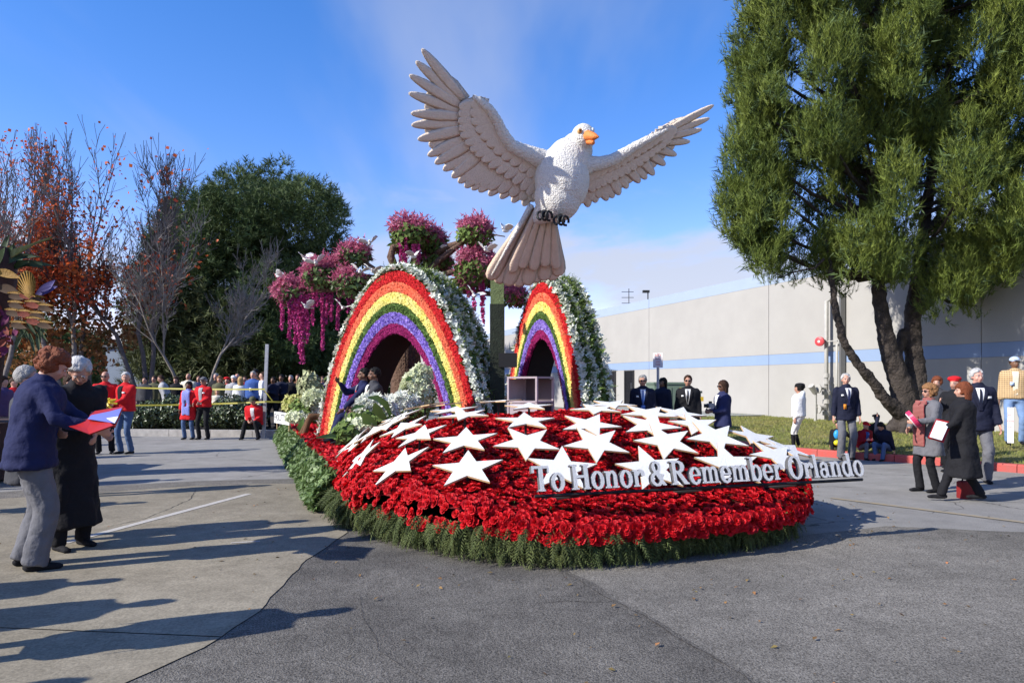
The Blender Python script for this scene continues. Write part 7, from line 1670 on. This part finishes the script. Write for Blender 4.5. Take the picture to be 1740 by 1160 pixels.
# near right group
person(loc=(at(1578, 0, 10.35).x, 10.35, 0), H=1.56, rz=98, top='grey', style='coat', legs='black', hair=('curly', 'hairtan'), sk='fair', near=2, glasses=True, female=True, fat=1.12, scarf=plaid_mat('scarf_plaid', (0.26, 0.015, 0.025), (0.03, 0.07, 0.035), (0.38, 0.14, 0.12), 95), label='person in grey wool coat, plaid scarf and sunglasses facing left', rh=(0.02, 0.34, 1.04), lh=(-0.2, 0.36, 1.16), feet=((0.1, 0.08, 0), (-0.1, -0.06, 0)))
hb2 = empty('hat_box', at(1552, 712, 10.2), 'round pink red box with a pale lid tilted in the grey coat hands', 'box')
c = at(1552, 712, 10.15); ax_ = Vector((0.72, -0.35, 0.60)).normalized(); mb = MB(); mb.tube([c-ax_*0.03, c+ax_*0.03], 0.135, 24); obj('box_body', mb, mat('box_pink', (0.55, 0.03, 0.10), 0.4), hb2); mb = MB(); mb.tube([c-ax_*0.042, c-ax_*0.031], 0.12, 24); obj('lid', mb, mat('box_pale', (0.72, 0.60, 0.62), 0.5), hb2)
person(loc=(at(1636, 0, 9.55).x, 9.55, 0), H=1.58, rz=68, top='black', style='longcoat', legs='black', hair=('bob', 'hairred'), sk='fair', near=2, female=True, fat=1.18, label='auburn haired person in long black coat walking left with a folder', rh=(0.06, 0.34, 1.0), lh=(-0.22, 0.34, 1.02), feet=((0.08, -0.24, 0.03), (-0.08, 0.30, 0)))
wf = empty('folder', at(1595, 730, 9.4), 'white page with red frame held in front of the long black coat', 'folder')
obj('cover', slab_poly([at(1576, 744, 9.3), at(1603, 752, 9.25), at(1617, 718, 9.5), at(1590, 712, 9.55)][::-1]), M_fold, wf); obj('page', slab_poly([at(1579, 742, 9.26), at(1600, 748, 9.21), at(1613, 719, 9.46), at(1591, 714, 9.51)][::-1], 0.004), M_foldw, wf)
rbg = empty('shoulder_bag', at(1642, 840, 9.7), 'dark red bag hanging low behind the black coat', 'bag')
mb = MB(); mb.box(at(1642, 832, 9.8), (0.22, 0.12, 0.26)); o = obj('bag_body', mb, mat('bag_red', (0.22, 0.015, 0.015), 0.6, 0.1, 10), rbg); remesh(o, 0.02, 3); mb = MB(); mb.tube([at(1634, 818, 9.8), at(1640, 800, 9.8), at(1650, 818, 9.8)], 0.012, 6); obj('strap', mb, M_black, rbg)
person(loc=(at(1660, 0, 11.3).x, 11.3, 0), H=1.80, rz=165, top='darknavy', style='blazer', legs='grey', leg_w=1.25, hair=('short', 'silver'), sk='pink', near=2, shirt='white', tie='darknavy', patch=('white', -0.11), fat=1.12, label='white haired person in dark blazer and grey trousers behind the black coat', yaw=14, feet=((0.12, 0.04, 0), (-0.12, 0.02, 0)), lh=(-0.3, 0.08, 0.80))
person(loc=(at(1622, 0, 12.6).x, 12.6, 0), H=1.68, rz=120, top='black', style='jacket', legs='black', hair=('short', 'hairred'), sk='fair', near=1, cap=('beret', 'red'), label='person in black with a bright red hat between the two nearest coats', rh=(0.1, 0.3, 1.3))
person(loc=(at(1592, 0, 13.4).x, 13.4, 0), H=1.70, rz=140, top='charcoal', style='jacket', legs='black', hair=('bun', 'hairred'), sk='fair', near=1, female=True, label='red haired person in charcoal jacket behind the grey wool coat')
person(loc=(at(1724, 0, 14.9).x, 14.9, 0.30), H=1.82, rz=150, style='jacket', legs='lightjeans', hair=('short', 'hairbrown'), sk='brown', near=1, cap=('cap', 'capblue'), shirt='cream', badge=('capblue', 1.22, 0.06, 0.07, 0.07), fat=1.12, mats={'top': plaid_mat('plaid_tan', (0.42, 0.26, 0.11), (0.20, 0.11, 0.05), (0.55, 0.42, 0.24), 50)}, label='person in tan plaid jacket, pale blue cap and jeans at the right edge', yaw=20)
ps = empty('placard', at(1717, 752, 14.4), 'white placard with red writing leaning by the plaid jacket person', 'sign')
mb = MB(); c = at(1717, 722, 14.4); mb.box(c, (0.11, 0.02, 0.72), rz=R(-30), M=Matrix.Rotation(R(-50), 3, 'Z')); pb_ = obj('board', mb, mat('placard_white', (0.7, 0.68, 0.66), 0.6), ps); mb = MB(); mb.tube([c-Vector((0, 0, .36)), c-Vector((0, 0, 0.42))], 0.012, 5); obj('stake', mb, M_black, ps)
for k, (s_, z_) in enumerate((('NO', 0.2), ('PARK', 0.08), ('ING', -0.04))): text_obj(s_, 0.05, M_sred, pb_, Matrix.Translation(c+Matrix.Rotation(R(-50), 3, 'Z') @ Vector((0, -0.012, z_))) @ Matrix.Rotation(R(-50), 4, 'Z') @ FACE)
# ------------------------------------------------------------------ litter: fallen petals and needles round the float
n_ = 420; a = RS.rand(n_)*2*math.pi; rr = 3.0+np.abs(RS.normal(0, 1.1, n_)); P = np.stack([UC+rr*np.cos(a), 8.6+rr*1.25*np.sin(a)], 1)
P = P[(P[:, 1] < 7.5) | (P[:, 0] < 0.6) | (P[:, 0] > 6.9)]; W_ = np.stack([0.9363*P[:, 0]-0.3512*P[:, 1], 0.3512*P[:, 0]+0.9363*P[:, 1], np.full(len(P), 0.016)], 1)
Va, Fa = scatter(leaf_t, leaf_f, W_, rotm(len(W_), axis=np.array([[0, 0, 1.0]]*len(W_))+RS.normal(0, .25, (len(W_), 3))), 0.02+0.03*RS.rand(len(W_)))
o = arr_obj('fallen_leaves', Va, Fa, mat('dry_leaf_bits', (0.10, 0.11, 0.03), 0.8, 0.0, 2, col2=(0.30, 0.12, 0.05), rnd=0.4)); tag(o, 'scattered leaf and petal bits on the paving around the float', 'litter', kind='stuff')
